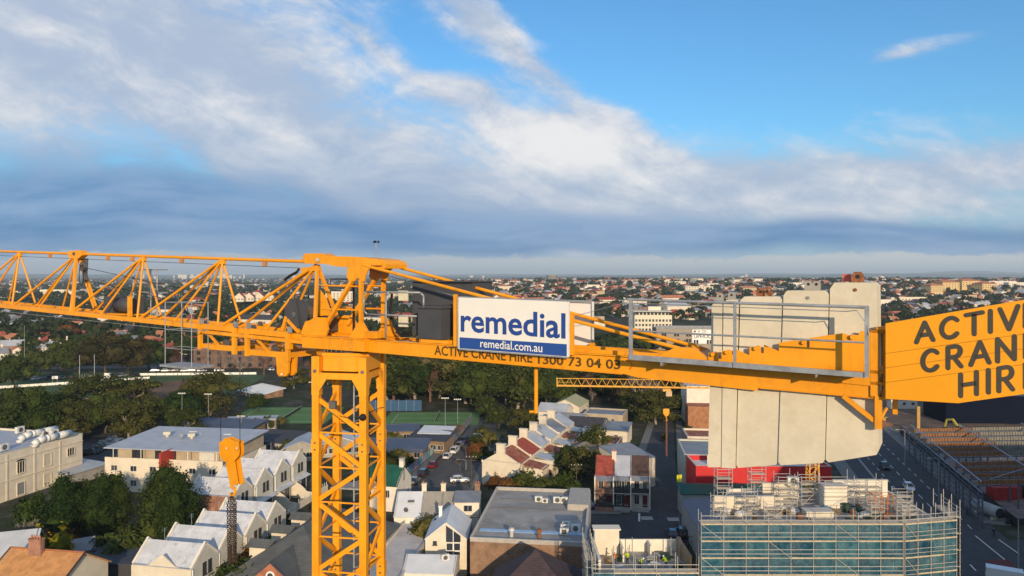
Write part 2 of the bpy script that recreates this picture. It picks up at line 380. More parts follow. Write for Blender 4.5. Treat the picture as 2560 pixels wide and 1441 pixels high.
# tower head: vertical and raked legs each side, arched neck plate, long head beam with pins
def legpx(nm, u0, v0, u1, v1, w, a=.105, b=.09): return cp(nm, MB().beam(PX(u0, v0, w), PX(u1, v1, w), a, b, up=DV))
HW_ = .39
for sg in (1, -1):
    s0, z0 = Csz(903, 705, HW_); s1, z1 = Csz(903, 822, HW_)
    cp('head_leg', MB().beam(W(s0, sg*HW_, -.10), W(s1, sg*HW_, z1), .085, .085, up=DV))
    sa, za = Csz(882, 700, HW_); sb, zb = Csz(814, 816, HW_)
    cp('raked_leg', MB().beam(W(sa, sg*HW_, za), W(sb, sg*HW_, zb), .08, .10, up=NV))
    for v in (717, 776):
        sc_, zc = Csz(903, v, HW_); sl, zl = Csz(800, v-3, HW_)
        cp('head_rail', MB().tube(W(sc_, sg*HW_, zc), W(sl, sg*HW_*.9, zl), .022, 7))
    # neck plates with arch
    nk = [(870, 668), (868, 692), (874, 703), (888, 703), (893, 697), (900, 697), (905, 704), (912, 704), (914, 692), (921, 676), (930, 668), (945, 660), (905, 652), (872, 655)]
    cp('neck_plate', plate(MB(), [Csz(u, v, HW_) for u, v in nk], sg*HW_+.02, sg*HW_-.02))
hb = [(838, 641), (905, 643), (955, 648), (966, 655), (966, 666), (930, 667), (868, 668), (838, 664)]
cp('head_beam_box', plate(MB(), [Csz(u, v, .2) for u, v in hb], .40, -.40))
cp('beam_stiffener', plate(MB(), [Csz(u, v, .41) for u, v in ((867, 643), (871, 643), (871, 667), (867, 667))], .412, .40))
cp('head_end_plate', plate(MB(), [Csz(u, v, .0) for u, v in ((945, 650), (982, 652), (990, 662), (988, 672), (950, 672))], .36, -.42))
hn = [(757, 641), (763, 634), (808, 634), (818, 641), (838, 643), (838, 663), (818, 661), (806, 660), (765, 660), (756, 654)]
cp('jib_pivot_block', plate(MB(), [Csz(u, v, .15) for u, v in hn], .15, -.15))
cp('pivot_pin', MB().tube(PX(794, 650, .20), PX(794, 650, -.2), .05, 12), STEEL)
cp('pivot_pin', MB().tube(PX(832, 652, .24), PX(832, 652, -.24), .055, 12), STEEL)
cp('load_sensor', plate(MB(), [Csz(u, v, .2) for u, v in ((827, 648), (841, 647), (841, 657), (827, 657))], .23, .15), STEEL)
cp('beacon_bracket', plate(MB(), [Csz(u, v, .42) for u, v in ((929, 656), (955, 656), (955, 664), (929, 664))], .46, .40))
# anemometer
an = cp('anemometer', MB().tube(PX(940, 657, .1), PX(940, 607, .1), .013, 6), GALV)
top = PX(940, 606, .1)
for t in (.5, 2.6, 4.7):
    e = top+Vector((cos(t)*.06, sin(t)*.06, .01))
    cp('cup', MB().tube(top, e, .006, 5).ball(e, .028, n=8, m=5), BLACK, sub=an)
# back ties
cp('back_tie', MB().tube(PX(908, 663, .39), PX(1700, 872, .39), .036, 10))
cp('back_tie', MB().tube(PX(968, 661, -.39), PX(1738, 866, -.39), .036, 10))
cp('stay_wire', MB().tube(PX(925, 675, .1), PX(1135, 740, .1), .008, 5), GALV)
cp('stay_wire', MB().tube(PX(1433, 792, .3), PX(1570, 755, .9), .006, 5), GALV)
# jib -----------------------------------------------------------
JT = lambda s: .325 - .0335*(s+1.0)           # top chord height along the jib
JB = lambda s: -1.535 - .031*(s+1.0)
TS = [-1.05, -4.67, -8.30, -11.90, -15.55, -19.2, -22.8, -26.4]; BS = [-.80, -4.40, -8.03, -11.62, -15.28, -18.9, -22.5, -26.1]
JW = .385
cp('top_chord', MB().tube(W(-1.4, 0, JT(-1.4)), W(-26.4, 0, JT(-26.4)), .043, 12), smooth=False)
for sg in (1, -1):
    cp('bottom_chord', MB().beam(W(-.95, sg*JW, JB(-.95)), W(-26.6, sg*JW, JB(-26.6)), .12, .135))
for i in range(1, len(TS)):
    T = W(TS[i], 0, JT(TS[i])-.03)
    if i != 3: cp('node_plate', plate(MB(), [(TS[i]-.12, JT(TS[i])+.03), (TS[i]+.10, JT(TS[i])+.03), (TS[i]+.07, JT(TS[i])-.15), (TS[i]-.10, JT(TS[i])-.15)], .035, -.035))
    for sg in (1, -1):
        r = .032
        cp('jib_post', MB().tube(T+DV*-.03, W(BS[i], sg*JW, JB(BS[i])+.05), r, 8))
        if i < len(TS)-1:
            cp('jib_brace', MB().tube(T+DV*-.05, W(BS[i+1]+.12, sg*JW, JB(BS[i+1])+.05), .036, 8))
            m_ = (BS[i+1]*.52+BS[i]*.48); cp('jib_lacing', MB().tube(T+DV*-.04, W(m_, sg*JW, JB(m_)+.05), .030, 8))
Tr = W(-1.12, 0, JT(-1.1)-.08)
for sg in (1, -1):
    cp('jib_brace', MB().tube(Tr, W(BS[1]+.12, sg*JW, JB(BS[1])+.05), .040, 8))
    cp('jib_lacing', MB().tube(Tr, W(-2.55, sg*JW, JB(-2.5)+.05), .032, 8))
    cp('jib_post', MB().beam(Tr+DV*.05, W(-.75, sg*JW, -1.1), .07, .07, up=DV))
cp('root_plate', plate(MB(), [(-1.62, .18), (-1.0, .22), (-.98, .10), (-1.3, .10), (-1.55, .04)], .05, -.05))
cp('leg_panel', plate(MB(), [Csz(u, v, -.3) for u, v in ((798, 725), (812, 740), (828, 790), (790, 790), (792, 735))], -.30, -.34))
for i in range(len(BS)-1):                     # bottom lacing
    for q in range(2):
        a = BS[i]+(BS[i+1]-BS[i])*q/2; b = BS[i]+(BS[i+1]-BS[i])*(q+1)/2
        cp('bottom_lacing', MB().beam(W(a, JW*(1 if q else -1), JB(a)), W(b, JW*(-1 if q else 1), JB(b)), .05, .05))
        cp('bottom_strut', MB().beam(W(b, JW, JB(b)), W(b, -JW, JB(b)), .05, .05))
# section pivot at the third node, with pulley and cable loops
s3 = TS[3]; z3 = JT(s3)
cp('section_pivot', plate(MB(), [(s3-.42, z3-.04), (s3-.33, z3+.10), (s3+.30, z3+.11), (s3+.42, z3+.02), (s3+.40, z3-.06), (s3+.22, z3-.16), (s3-.30, z3-.16)], .10, -.10))
cp('pivot_pin', MB().tube(W(s3-.02, .14, z3), W(s3-.02, -.14, z3), .05, 10), STEEL)
for sg in (1, -1): cp('section_post', MB().beam(W(s3+.02, sg*.06, z3-.1), W(BS[3]+.12, sg*JW, JB(BS[3])+.04), .07, .11, up=DV))
cp('rope_pulley', MB().tube(W(s3+.34, .05, z3-.42), W(s3+.34, -.05, z3-.42), .16, 14), STEEL)
cp('pulley_bracket', plate(MB(), [(s3+.12, z3-.15), (s3+.46, z3-.15), (s3+.40, z3-.85), (s3+.18, z3-.95)], -.06, -.09), STEEL)
cp('cable_loop', MB().path([W(s3+.36+.22*sin(t)*.6, .08, z3-.70-.34*cos(t)) for t in np.linspace(0, 6.2, 12)], .012, 5), BLACK)
cp('travel_rope', MB().tube(W(s3+.4, .02, z3-.45), W(-4.6, .02, -.62), .009, 5), BLACK)
cp('travel_rope', MB().tube(W(s3+.4, .02, z3-.85), W(-4.6, .02, -1.02), .009, 5), BLACK)
cp('hoist_rope', MB().tube(W(-1.5, 0, JT(-1.5)-.17), W(-26, 0, JT(-26)-.15), .007, 5), BLACK)
cp('trolley_rope', MB().tube(W(-4.7, .25, JB(-4.7)-.19), W(-26, .25, JB(-26)-.25), .008, 5), GALV)
for s in (-3.0, -6.5, -8.9, -10.2, -13.6): cp('rope_roller', MB().box(0, 0, 0, .16, .1, .08) if False else plate(MB(), [(s-.07, JT(s)-.05), (s+.07, JT(s)-.05), (s+.05, JT(s)-.16), (s-.05, JT(s)-.16)], .04, -.04), M('faded_orange', (.55, .24, .08), .6))
# trolley winch (dark) on the jib with galvanised guard rails
sw_box('winch_base', -10.3, -8.6, .20, -.30, JB(-9.5)+.05, JB(-9.5)+.09)
sw_box('trolley_winch', -10.25, -9.75, .10, -.30, JB(-9.5)+.09, JB(-9.5)+.60, DGREY)
cp('winch_drum', MB().tube(W(-9.75, -.1, JB(-9.5)+.33), W(-8.95, -.1, JB(-9.5)+.33), .23, 16), DGREY, True)
sw_box('winch_motor', -8.95, -8.8, .12, -.32, JB(-9.5)+.09, JB(-9.5)+.56, DGREY)
sw_box('cable_post', -8.62, -8.52, .33, .23, JB(-8.6)+.05, JB(-8.6)+.66)
for s in (-9.65, -8.75, -8.42): cp('guard_post', MB().tube(W(s, -.5, JB(s)), W(s, -.5, JB(s)+1.45), .03, 6), GALV)
for dz in (1.45, .75): cp('guard_rail', MB().tube(W(-9.65, -.5, JB(-9)+dz), W(-7.9, -.5, JB(-9)+dz), .022, 6), GALV)
# inspection basket hung from the near chord
bk = [(-5.75, .52), (-5.75, 1.02), (-4.62, 1.02), (-4.62, .52)]
bs_z = -2.42
pl = cp('basket_floor', plate(MB(), [(-5.85, bs_z), (-4.5, bs_z), (-4.5, bs_z-.06), (-5.85, bs_z-.06)], .42, 1.12), GALV)
for s, w in bk: cp('basket_post', MB().tube(W(s, w, bs_z), W(s, w, -.72), .013, 6), GALV)
for z in (-1.48, -1.98, -.74):
    for (a, b) in zip(bk, bk[1:]+bk[:1]): cp('basket_rail', MB().tube(W(a[0], a[1], z), W(b[0], b[1], z), .010, 6), GALV)
# trolleys under the jib
for (s0, s1, drop) in ((-4.95, -3.55, .62), (-3.05, -1.55, .62)):
    fr = cp('trolley', MB().beam(W(s0, .5, JB(s0)+.03), W(s1, .5, JB(s1)+.03), .06, .14).beam(W(s0, -.5, JB(s0)+.03), W(s1, -.5, JB(s1)+.03), .06, .14))
    zl = (JB(s0)+JB(s1))/2-drop+.12
    for s in (s0, s1):
        for sg in (1, -1): cp('trolley_hanger', MB().beam(W(s, sg*.52, JB(s)+.12), W(s, sg*.52, JB(s)-drop), .09, .11, up=DV), sub=fr)
        cp('trolley_cross_beam', MB().beam(W(s, .52, zl), W(s, -.52, zl), .08, .13), sub=fr)
    for sg in (1, -1):
        cp('trolley_side_beam', MB().beam(W(s0, sg*.46, zl), W(s1, sg*.46, zl), .07, .14), sub=fr)
        cp('trolley_brace', MB().beam(W(s0+.1, sg*.46, JB(s0)-.05), W((s0+s1)/2, sg*.46, zl+.05), .05, .06), sub=fr)
        for s in (s0+.1, s1-.1): cp('trolley_wheel', MB().tube(W(s, sg*.36, JB(s)+.12), W(s, sg*.44, JB(s)+.12), .065, 12), STEEL, sub=fr)
    for q in (.3, .6): cp('rope_sheave', MB().tube(W(s0+(s1-s0)*q, .03, zl+.05), W(s0+(s1-s0)*q, -.03, zl+.05), .13, 14), STEEL, sub=fr)
    for s in (s0, s1): sw_box('limit_switch', s+.04, s+.13, .58, .50, JB(s)+.09, JB(s)+.24, GALV, sub=fr)
cp('runway_rail', MB().beam(W(-4.9, .56, JB(-4.9)-.11), W(-.95, .56, JB(-1)-.10), .05, .09))
bl = [Csz(u, v, .5) for u, v in ((691, 893), (694, 934), (699, 941), (716, 941), (721, 934), (723, 897), (716, 885), (697, 885))]
cp('rope_guide_block', plate(MB(), bl, .52, .46)); cp('rope_guide_block', plate(MB(), [(a+.02, b) for a, b in bl], .30, .24))
cp('guide_pin', MB().tube(PX(704, 936, .56), PX(704, 936, .22), .03, 8), STEEL)
sw_box('buffer_box', *sorted((Csz(720, 850, .5)[0], Csz(731, 850, .5)[0])), .60, .48, Csz(720, 873, .5)[1], Csz(720, 844, .5)[1])
# hoist winch at the jib root
wc = Csz(752, 786, 0)
cp('winch_flange', MB().tube(W(wc[0], .12, wc[1]), W(wc[0], .16, wc[1]), .40, 26), DGREY)
cp('winch_flange', MB().tube(W(wc[0], -.42, wc[1]), W(wc[0], -.38, wc[1]), .40, 26), DGREY)
cp('hoist_drum', MB().tube(W(wc[0], .12, wc[1]), W(wc[0], -.4, wc[1]), .27, 22), STEEL)
cp('winch_shield', plate(MB(), [(wc[0]-.36, wc[1]+.20), (wc[0]-.2, wc[1]+.40), (wc[0]+.05, wc[1]+.40), (wc[0]+.18, wc[1]-.3), (wc[0]-.05, wc[1]-.46), (wc[0]-.32, wc[1]-.2)], .22, .19), DGREY)
cp('winch_hub', MB().tube(W(wc[0], .24, wc[1]), W(wc[0], .1, wc[1]), .07, 12), STEEL)
for a, b in (((717, 792), (706, 830)), ((720, 800), (750, 833)), ((706, 830), (700, 838))): cp('winch_stand', MB().beam(PX(*a, .2), PX(*b, .2), .07, .09))
sw_box('winch_motor', wc[0]+.35, wc[0]+.9, -.05, -.4, wc[1]-.42, wc[1]-.08, DGREY)
for a, b in (((771, 700), (820, 700)), ((826, 698), (906, 698))):
    cp('far_rail', MB().path([PX(a[0], a[1]+50, -.75), PX(*a, -.75), PX(*b, -.75), PX(b[0], b[1]+50, -.75)], .018, 6), DGREY)
cp('cable_bundle', MB().path([PX(712, 700, .1), PX(725, 690, .1), PX(742, 681, .1), PX(748, 672, .05)], .035, 6), BLACK)
cp('rising_cable', MB().tube(PX(884, 704, -.1), PX(884, 835, -.1), .028, 6), BLACK)
cp('cable_bundle', MB().path([PX(980, 735, .2), PX(975, 780, .2), PX(985, 815, .2), PX(1000, 838, .2), PX(1025, 832, .2)], .03, 6), BLACK)
cp('cable_bundle', MB().path([PX(990, 830, .25), PX(1005, 842, .25), PX(1030, 838, .25)], .025, 6), BLACK)
# counter-jib -----------------------------------------------------
def bz(s): return -1.755-.0135*(s-.5)
for sg in (1, -1):
    w = sg*HWb
    cp('counter_jib_web', plate(MB(), [(.95, bz(.95)), (7.3, bz(7.3)), (7.6, bz(7.6)-.05), (9.75, bz(9.75)-.09), (9.8, bz(9.8)-.03), (11.55, bz(11.55)-.03), (11.55, bz(11.5)+.36), (7.3, bz(7.3)+.30), (.95, bz(.95)+.255)], w+.02, w-.02))
    cp('counter_jib_flange', plate(MB(), [(.9, bz(.9)+.255), (11.55, bz(11.55)+.36), (11.55, bz(11.55)+.375), (.9, bz(.9)+.275)], w+.055, w-.055))
    cp('counter_jib_flange', plate(MB(), [(.9, bz(.9)), (7.3, bz(7.3)), (7.3, bz(7.3)-.015), (.9, bz(.9)-.015)], w+.055, w-.055))
    cp('counter_jib_flange', plate(MB(), [(9.8, bz(9.8)-.03), (11.6, bz(11.6)-.03), (11.6, bz(11.6)-.045), (9.8, bz(9.8)-.045)], w+.055, w-.055))
cp('side_rail_beam', plate(MB(), [(2.4, bz(2.4)+.28), (8.9, bz(8.9)+.32), (8.9, bz(8.9)+.42), (2.4, bz(2.4)+.36)], .32, .27))
cp('side_rail_beam', plate(MB(), [(2.4, bz(2.4)+.28), (8.9, bz(8.9)+.32), (8.9, bz(8.9)+.42), (2.4, bz(2.4)+.36)], -.27, -.32))
for s in (1.6, 3.2, 4.8, 6.4, 8.0): sw_box('cross_beam', s, s+.1, .40, -.40, bz(s)+.04, bz(s)+.24)
sw_box('counter_jib_deck', 1.4, 8.2, .26, -.26, bz(5)+.255, bz(5)+.27, GALV)
# stepped rack that holds the counterweights
rk = [(1773, 900), (1773, 882), (1796, 881), (1796, 897), (1806, 897), (1806, 877), (1831, 876), (1831, 886), (1839, 886), (1840, 873), (1875, 888), (1876, 868), (1903, 866), (1904, 882), (1911, 883), (1912, 862), (1949, 878), (1949, 857), (1985, 851), (2000, 852), (2018, 856), (2018, 868), (2025, 868), (2026, 845), (2108, 833), (2122, 838), (2147, 838), (2152, 827), (2188, 831), (2188, 965), (1773, 925)]
for sg in (1, -1): cp('counterweight_rack', plate(MB(), [Csz(u, v, HWb) for u, v in rk], sg*.475, sg*.445))
for u, v in ((1786, 885), (1821, 880), (1893, 870), (2012, 855), (2133, 842)):
    q = Csz(u, v, HWb); cp('retaining_pin', MB().tube(W(q[0], .54, q[1]), W(q[0], -.5, q[1]), .035, 10))
s_, z_ = Csz(1735, 862, 0)
cp('tie_anchor', plate(MB(), [Csz(u, v, .42) for u, v in ((1640, 893), (1690, 868), (1735, 870), (1772, 897), (1772, 915), (1650, 905))], .44, .36))
cp('tie_anchor', plate(MB(), [Csz(u, v, -.36) for u, v in ((1700, 880), (1728, 858), (1772, 875), (1775, 900), (1720, 893))], -.36, -.44))
cp('end_baffle', MB().slab([PX(1731, 861, .3), PX(1731, 880, .3), PX(1772, 897, .36), PX(1772, 872, -.36)], .02), YEL)
# tail frame
for w in (.42, -.42):
    sw_box('tail_post', 11.50, 11.62, w+.06, w-.06, bz(11.5)-.05, -.86); sw_box('tail_post', 11.68, 11.76, w+.05, w-.05, bz(11.5)-.05, -.88)
for z in (-.88, -1.52, -1.70, bz(11.5)-.02): sw_box('tail_bar', 11.50, 11.78, .48, -.48, z-.03, z+.02)
tl = PX(2198, 1000, .45); sT, zT = Csz(2198, 1072, .45)
sw_box('tail_leg', sT-.06, sT+.04, .50, .40, zT, bz(11.5)); sw_box('tail_leg', sT+.14, sT+.21, -.30, -.38, zT+.12, bz(11.5))
cp('tail_brace', MB().beam(PX(2108, 990, .45), PX(2186, 1052, .45), .05, .07)); cp('tail_brace', MB().tube(PX(2200, 1050, .42), PX(2216, 1022, .1), .025, 7))
cp('tail_hook', plate(MB(), [Csz(u, v, .45) for u, v in ((2192, 818), (2213, 815), (2213, 833), (2192, 833))], .48, .40))
# walkway with handrail outside the rack
wk = lambda u: 893+(u-1575)*(938-893)/(2160-1575)
for u0, u1 in ((1570, 1838), (1840, 2162)):
    cp('walkway', plate(MB(), [Csz(u0, wk(u0)-6, 1.), Csz(u1, wk(u1)-6, 1.), Csz(u1, wk(u1)+7, 1.), Csz(u0, wk(u0)+7, 1.)], 1.0, .965), GALV)
cp('walkway_grating', plate(MB(), [Csz(1572, wk(1572)+3, 1.), Csz(2160, wk(2160)+3, 1.), Csz(2160, wk(2160)+6, 1.), Csz(1572, wk(1572)+6, 1.)], .96, .50), GALV)
for u in (1650, 2038): cp('walkway_bracket', plate(MB(), [Csz(u, wk(u)+7, 1.), Csz(u+7, wk(u)+7, 1.), Csz(u, wk(u)+18, 1.)], .98, .45), GALV)
for u in (1577, 1837, 2167): cp('rail_post', MB().beam(PX(u, wk(u)+6, 1.), PX(u, 747+(u-1577)*.0305, 1.), .062 if u != 1837 else .045, .045, up=NV), GALV)
cp('handrail', MB().tube(PX(1569, 749, 1.), PX(2170, 769, 1.), .025, 8), GALV)
cp('handrail', MB().tube(PX(1577, 827, 1.), PX(2160, 857, 1.), .016, 8), GALV)
cp('rail_cable', MB().path([PX(1577, 758, .98), PX(1700, 763, .98), PX(2118, 779, .98), PX(2142, 776, .98), PX(2168, 812, 1.02), PX(2172, 838, 1.04)], .008, 5), GALV)
# electrical cabinets and platform rails
cab = sw_box('electrical_cabinet', 1.75, 3.45, -.25, -1.05, -1.40, -.13, DGREY)
cp('cabinet_roof', plate(MB(), [(1.70, -.13), (3.50, -.13), (3.50, -.16), (1.70, -.16)], -.15, -1.1), DGREY)
for v0, v1 in ((727, 753), (790, 818)):
    a = Csz(996, v0, -.22); b = Csz(1019, v1, -.22)
    cp('cabinet_label', plate(MB(), [(a[0], b[1]), (b[0], b[1]), (b[0], a[1]), (a[0], a[1])], -.22, -.25), M('label_cream', (.66, .62, .48), .6))
bx = sw_box('control_box', *[Csz(u, 800, .45)[0] for u in (1045, 1103)], .45, .12, Csz(1070, 848, .45)[1], Csz(1070, 771, .45)[1], DGREY)
cp('control_box_lid', plate(MB(), [(Csz(1041, 800, .45)[0], Csz(1070, 771, .45)[1]), (Csz(1108, 800, .45)[0], Csz(1070, 771, .45)[1]), (Csz(1108, 800, .45)[0], Csz(1070, 765, .45)[1]), (Csz(1041, 800, .45)[0], Csz(1070, 765, .45)[1])], .50, .08), DGREY, sub=bx)
sw_box('box_stand', *[Csz(u, 800, .45)[0] for u in (1048, 1118)], .40, .15, Csz(1070, 858, .45)[1], Csz(1070, 850, .45)[1])
for px in ([(910, 735), (914, 730), (1050, 732), (1059, 740), (1059, 772)], [(910, 735), (910, 778), (918, 786), (1042, 791)], [(965, 848), (965, 738), (972, 732)]):
    cp('platform_rail', MB().path([PX(u, v, .48) for u, v in px], .022, 7), GALV, True)
# hanging pipe under the counter-jib
cp('swan_pipe', MB().tube(PX(1340, 912, .2), PX(1340, 1028, .2), .042, 10).ball(PX(1340, 1030, .2), .045).tube(PX(1340, 1030, .2), PX(1325, 1030, .2), .03, 8))
cp('sign_post', MB().beam(PX(1139, 866, .52), PX(1139, 736, .52), .07, .07, up=NV)); cp('sign_post', MB().beam(PX(1429, 888, .52), PX(1429, 786, .52), .09, .06, up=NV))
# lettering painted on the near web
def text_mesh(txt, size, mat, bold=0., ext=.001, align='LEFT', shear=0., space=1.):
    cu = bpy.data.curves.new('t', 'FONT'); cu.body = txt; cu.size = size; cu.offset = bold; cu.extrude = ext; cu.align_x = align; cu.shear = shear; cu.space_character = space
    cu.resolution_u = 3
    o = bpy.data.objects.new('t', cu); COL.objects.link(o)
    me = bpy.data.meshes.new_from_object(o.evaluated_get(bpy.context.evaluated_depsgraph_get()))
    bpy.data.objects.remove(o); bpy.data.curves.remove(cu)
    me.materials.clear(); me.materials.append(mat); return me
def letters(name, txt, mat, p00, p10, p01, parent, bold=0., space=1., cap=.73, off=.004):
    """text whose baseline runs p00->p10 and whose capital height runs p00->p01 (world points)"""
    me = text_mesh(txt, 1., mat, bold, .0, space=space)
    n = len(me.vertices); co = np.empty(n*3, np.float32); me.vertices.foreach_get('co', co); co = co.reshape(-1, 3)
    x0, x1 = co[:, 0].min(), co[:, 0].max()
    X = Vector(p10)-Vector(p00); Yv = Vector(p01)-Vector(p00); nn = X.cross(Yv).normalized()
    base = Vector(p00)+nn*off-Vector(parent.location if parent.parent is None else parent.parent.location)
    a = (co[:, 0]-x0)/(x1-x0); b = co[:, 1]/cap
    new = np.outer(a, np.array(X))+np.outer(b, np.array(Yv))+np.array(base)
    me.vertices.foreach_set('co', new.astype(np.float32).ravel()); me.update(); me.name = name
    return link(name, me, parent)
letters('lettering', 'ACTIVE CRANE HIRE', LETBR, PX(1086, 891-4, .445), PX(1331, 907, .445), PX(1086, 866-3, .445), crane, .02)
letters('lettering', '1300 73 04 03', LETBR, PX(1345, 909, .445), PX(1551, 923.5, .445), PX(1345, 886.5, .445), crane, .02)
cp('painted_curl', MB().path([PX(1566, 901, .446), PX(1576, 905, .446), PX(1580, 913, .446), PX(1575, 924, .446)], .012, 4), M('orange_paint', (.62, .17, .01), .6))
# counterweight blocks
blk = [([(1779, 764), (1786, 757), (1799, 757), (1806, 764), (1802, 1169), (1769, 1169)], .02), ([(1809, 757), (1817, 750), (1839, 750), (1846, 757), (1838, 1171), (1804, 1170)], .0),
       ([(1850, 752), (1860, 742), (1948, 742), (1956, 752), (1945, 1152), (1940, 1163), (1845, 1171), (1840, 1164)], .03), ([(1959, 739), (1968, 727), (2064, 727), (2072, 737), (2062, 1150), (2057, 1158), (1952, 1163), (1946, 1155)], .0), ([(2075, 722), (2086, 707), (2183, 707), (2192, 715), (2197, 1127), (2191, 1138), (2071, 1157), (2064, 1150)], .02)]
BL = ['narrow grey concrete counterweight block at the inner end of the row', 'second narrow grey concrete counterweight block beside the wide ones', 'wide concrete counterweight block with rusty red lifting lug', 'wide concrete counterweight block with grey lifting lug', 'tallest wide concrete counterweight block at the outer end of the row']
lug = [[(1800, 741, 8)], [(1829, 738, 9)], [(1902, 730, 11), (1918, 729, 11)], [(2021, 711, 10), (2041, 711, 10)], [(2144, 692, 15)]]
for i, (px, dw) in enumerate(blk):
    p0 = PX(px[0][0], 1160, .33); t = thing('counterweight_block', BL[i], 'counterweight', (p0.x, p0.y, p0.z), 0, 'concrete blocks hung in the counter-jib')
    wpart('concrete_slab', plate(MB(), [Csz(u, v, .33) for u, v in px], .34-dw, -.34), CONC, t)
    u0 = sum(p[0] for p in px[:4])/4
    if i > 1: wpart('cast_socket', MB().tube(PX(u0+4, px[2][1]+18, .355-dw), PX(u0+4, px[2][1]+18, .33-dw), .028, 12), STEEL if i < 4 else RUST, t)
    for (u, v, r) in lug[i]:
        b = px[1][1]
        wpart('lifting_lug', plate(MB(), [Csz(u+a*r, q, .1) for a, q in ((-1, b), (-1, v-r*.2), (-.6, v-r*.8), (.6, v-r*.8), (1, v-r*.2), (1, b))], .12, .04), RUST if i in (2, 4) else M('lug_concrete_grey', (.33, .31, .27), .9), t)
        wpart('lug_eye', MB().tube(PX(u, v, .125), PX(u, v, .1), r*.35/150, 10), BLACK, t)
    if i == 4: wpart('lug_plate', plate(MB(), [Csz(u, v, -.1) for u, v in ((2107, 705), (2107, 686), (2128, 686), (2128, 705))], -.05, -.12), M('red_primer', (.58, .12, .075), .7), t)
# client sign board on the near side, its twin on the far side
a0 = PX(1284, 880, .60)
sg1 = thing('advertising_sign', 'white and blue client sign board with blue lettering on the near side of the counter-jib', 'sign', (a0.x, a0.y, a0.z))
wpart('sign_panel', plate(MB(), [Csz(u, v, .6) for u, v in ((1147, 744), (1147, 872), (1421, 893), (1421, 755))], .60, .57), SIGNW, sg1)
wpart('sign_base_strip', plate(MB(), [Csz(u, v, .6) for u, v in ((1149, 843.5), (1149, 871), (1417, 891.5), (1417, 861))], .604, .60), SIGNB, sg1)
for a, b in (((1147, 744), (1147, 872)), ((1421, 755), (1421, 893)), ((1147, 744), (1421, 755)), ((1147, 872), (1421, 893))): wpart('sign_frame', MB().beam(PX(*a, .575), PX(*b, .575), .03, .05), GALV, sg1)
letters('lettering', 'remedial', LETB, PX(1152, 827.5, .602), PX(1414, 845.5, .602), PX(1152, 768.5, .602), sg1, .020, 1., .73)
letters('lettering', 'remedial.com.au', WHITE, PX(1201, 868, .606), PX(1356, 881, .606), PX(1201, 847, .606), sg1, .008, 1., .73)
sg2 = thing('advertising_sign', 'back of the white sign board on the far side of the counter-jib', 'sign', tuple(PX(1400, 880, -.6)))
wpart('sign_panel', plate(MB(), [Csz(u, v, -.6) for u, v in ((1230, 748), (1230, 866), (1478, 880), (1478, 757))], -.60, -.63), SIGNW, sg2)
for a, b in (((1230, 747), (1482, 755)), ((1482, 755), (1482, 880)), ((1230, 866), (1482, 880))): wpart('sign_frame', MB().beam(PX(*a, -.575), PX(*b, -.575), .04, .05), GALV, sg2)
cp('sign_bracket', plate(MB(), [Csz(u, v, -.4) for u, v in ((1472, 878), (1474, 858), (1483, 858), (1484, 880))], -.4, -.5))
# big name board at the tail
def BX(u, v): return PX(u, v, .62)
tb = thing('name_board', 'large orange board with three rows of charcoal block letters at the tail of the counter-jib', 'sign', tuple(BX(2400, 1000)))
def edge_t(u): return 809+(u-2214)*(750-809)/346
def edge_b(u): return 998+(u-2212)*(11/183) if u < 2395 else 1009+(u-2395)*(986-1009)/165
UR = 2790
seam = lambda i, u: [None, 884.5-(u-2213)*.141, 920.5-(u-2213)*.1385, 957-(u-2213)*.130][i]
rows = [(edge_t, lambda u: seam(1, u)), (lambda u: seam(1, u), lambda u: seam(2, u)), (lambda u: seam(2, u), lambda u: seam(3, u)), (lambda u: seam(3, u), edge_b)]
BM = M('board_orange', (.80, .33, .008), .45, 0, .04)
for i, (ft, fb) in enumerate(rows):
    us = [2214, 2395, UR]
    top_ = [(u, ft(u)+(.5 if i else 0)) for u in us]; bot = [(u, fb(u)-.5) for u in us][::-1]
    wpart('board_strip', plate(MB(), [Csz(u, v, .62) for u, v in top_+bot], .62, .60), BM, tb)
wpart('board_backing', plate(MB(), [Csz(u, v, .6) for u, v in ((2218, 815), (2218, 992), (2395, 1003), (UR-4, 930), (UR-4, 716))], .596, .57), M('board_back', (.35, .13, .01), .6), tb)
# rounded block letters made of strokes, on a 0..1 grid (x right, y up)
def arc(cx, cy, rx, ry, a0, a1, n=9): return [(cx+rx*cos(radians(a0+(a1-a0)*i/n)), cy+ry*sin(radians(a0+(a1-a0)*i/n))) for i in range(n+1)]
GL = {'A': [[(0, 0), (.5, 1), (1, 0)], [(.2, .34), (.8, .34)]], 'C': [arc(.55, .5, .5, .5, 42, 318, 16)], 'T': [[(0, 1), (1, 1)], [(.5, 1), (.5, 0)]], 'I': [[(.5, 1), (.5, 0)]],
      'V': [[(0, 1), (.5, 0), (1, 1)]], 'E': [[(.9, 1), (.1, 1), (.1, 0), (.9, 0)], [(.1, .52), (.8, .52)]], 'R': [[(.1, 0), (.1, 1), (.5, 1)]+arc(.55, .75, .33, .25, 90, -90, 8)+[(.1, .5)], [(.45, .5), (.92, 0)]],
      'N': [[(.08, 0), (.08, 1), (.92, 0), (.92, 1)]], 'H': [[(.08, 0), (.08, 1)], [(.92, 0), (.92, 1)], [(.08, .5), (.92, .5)]]}
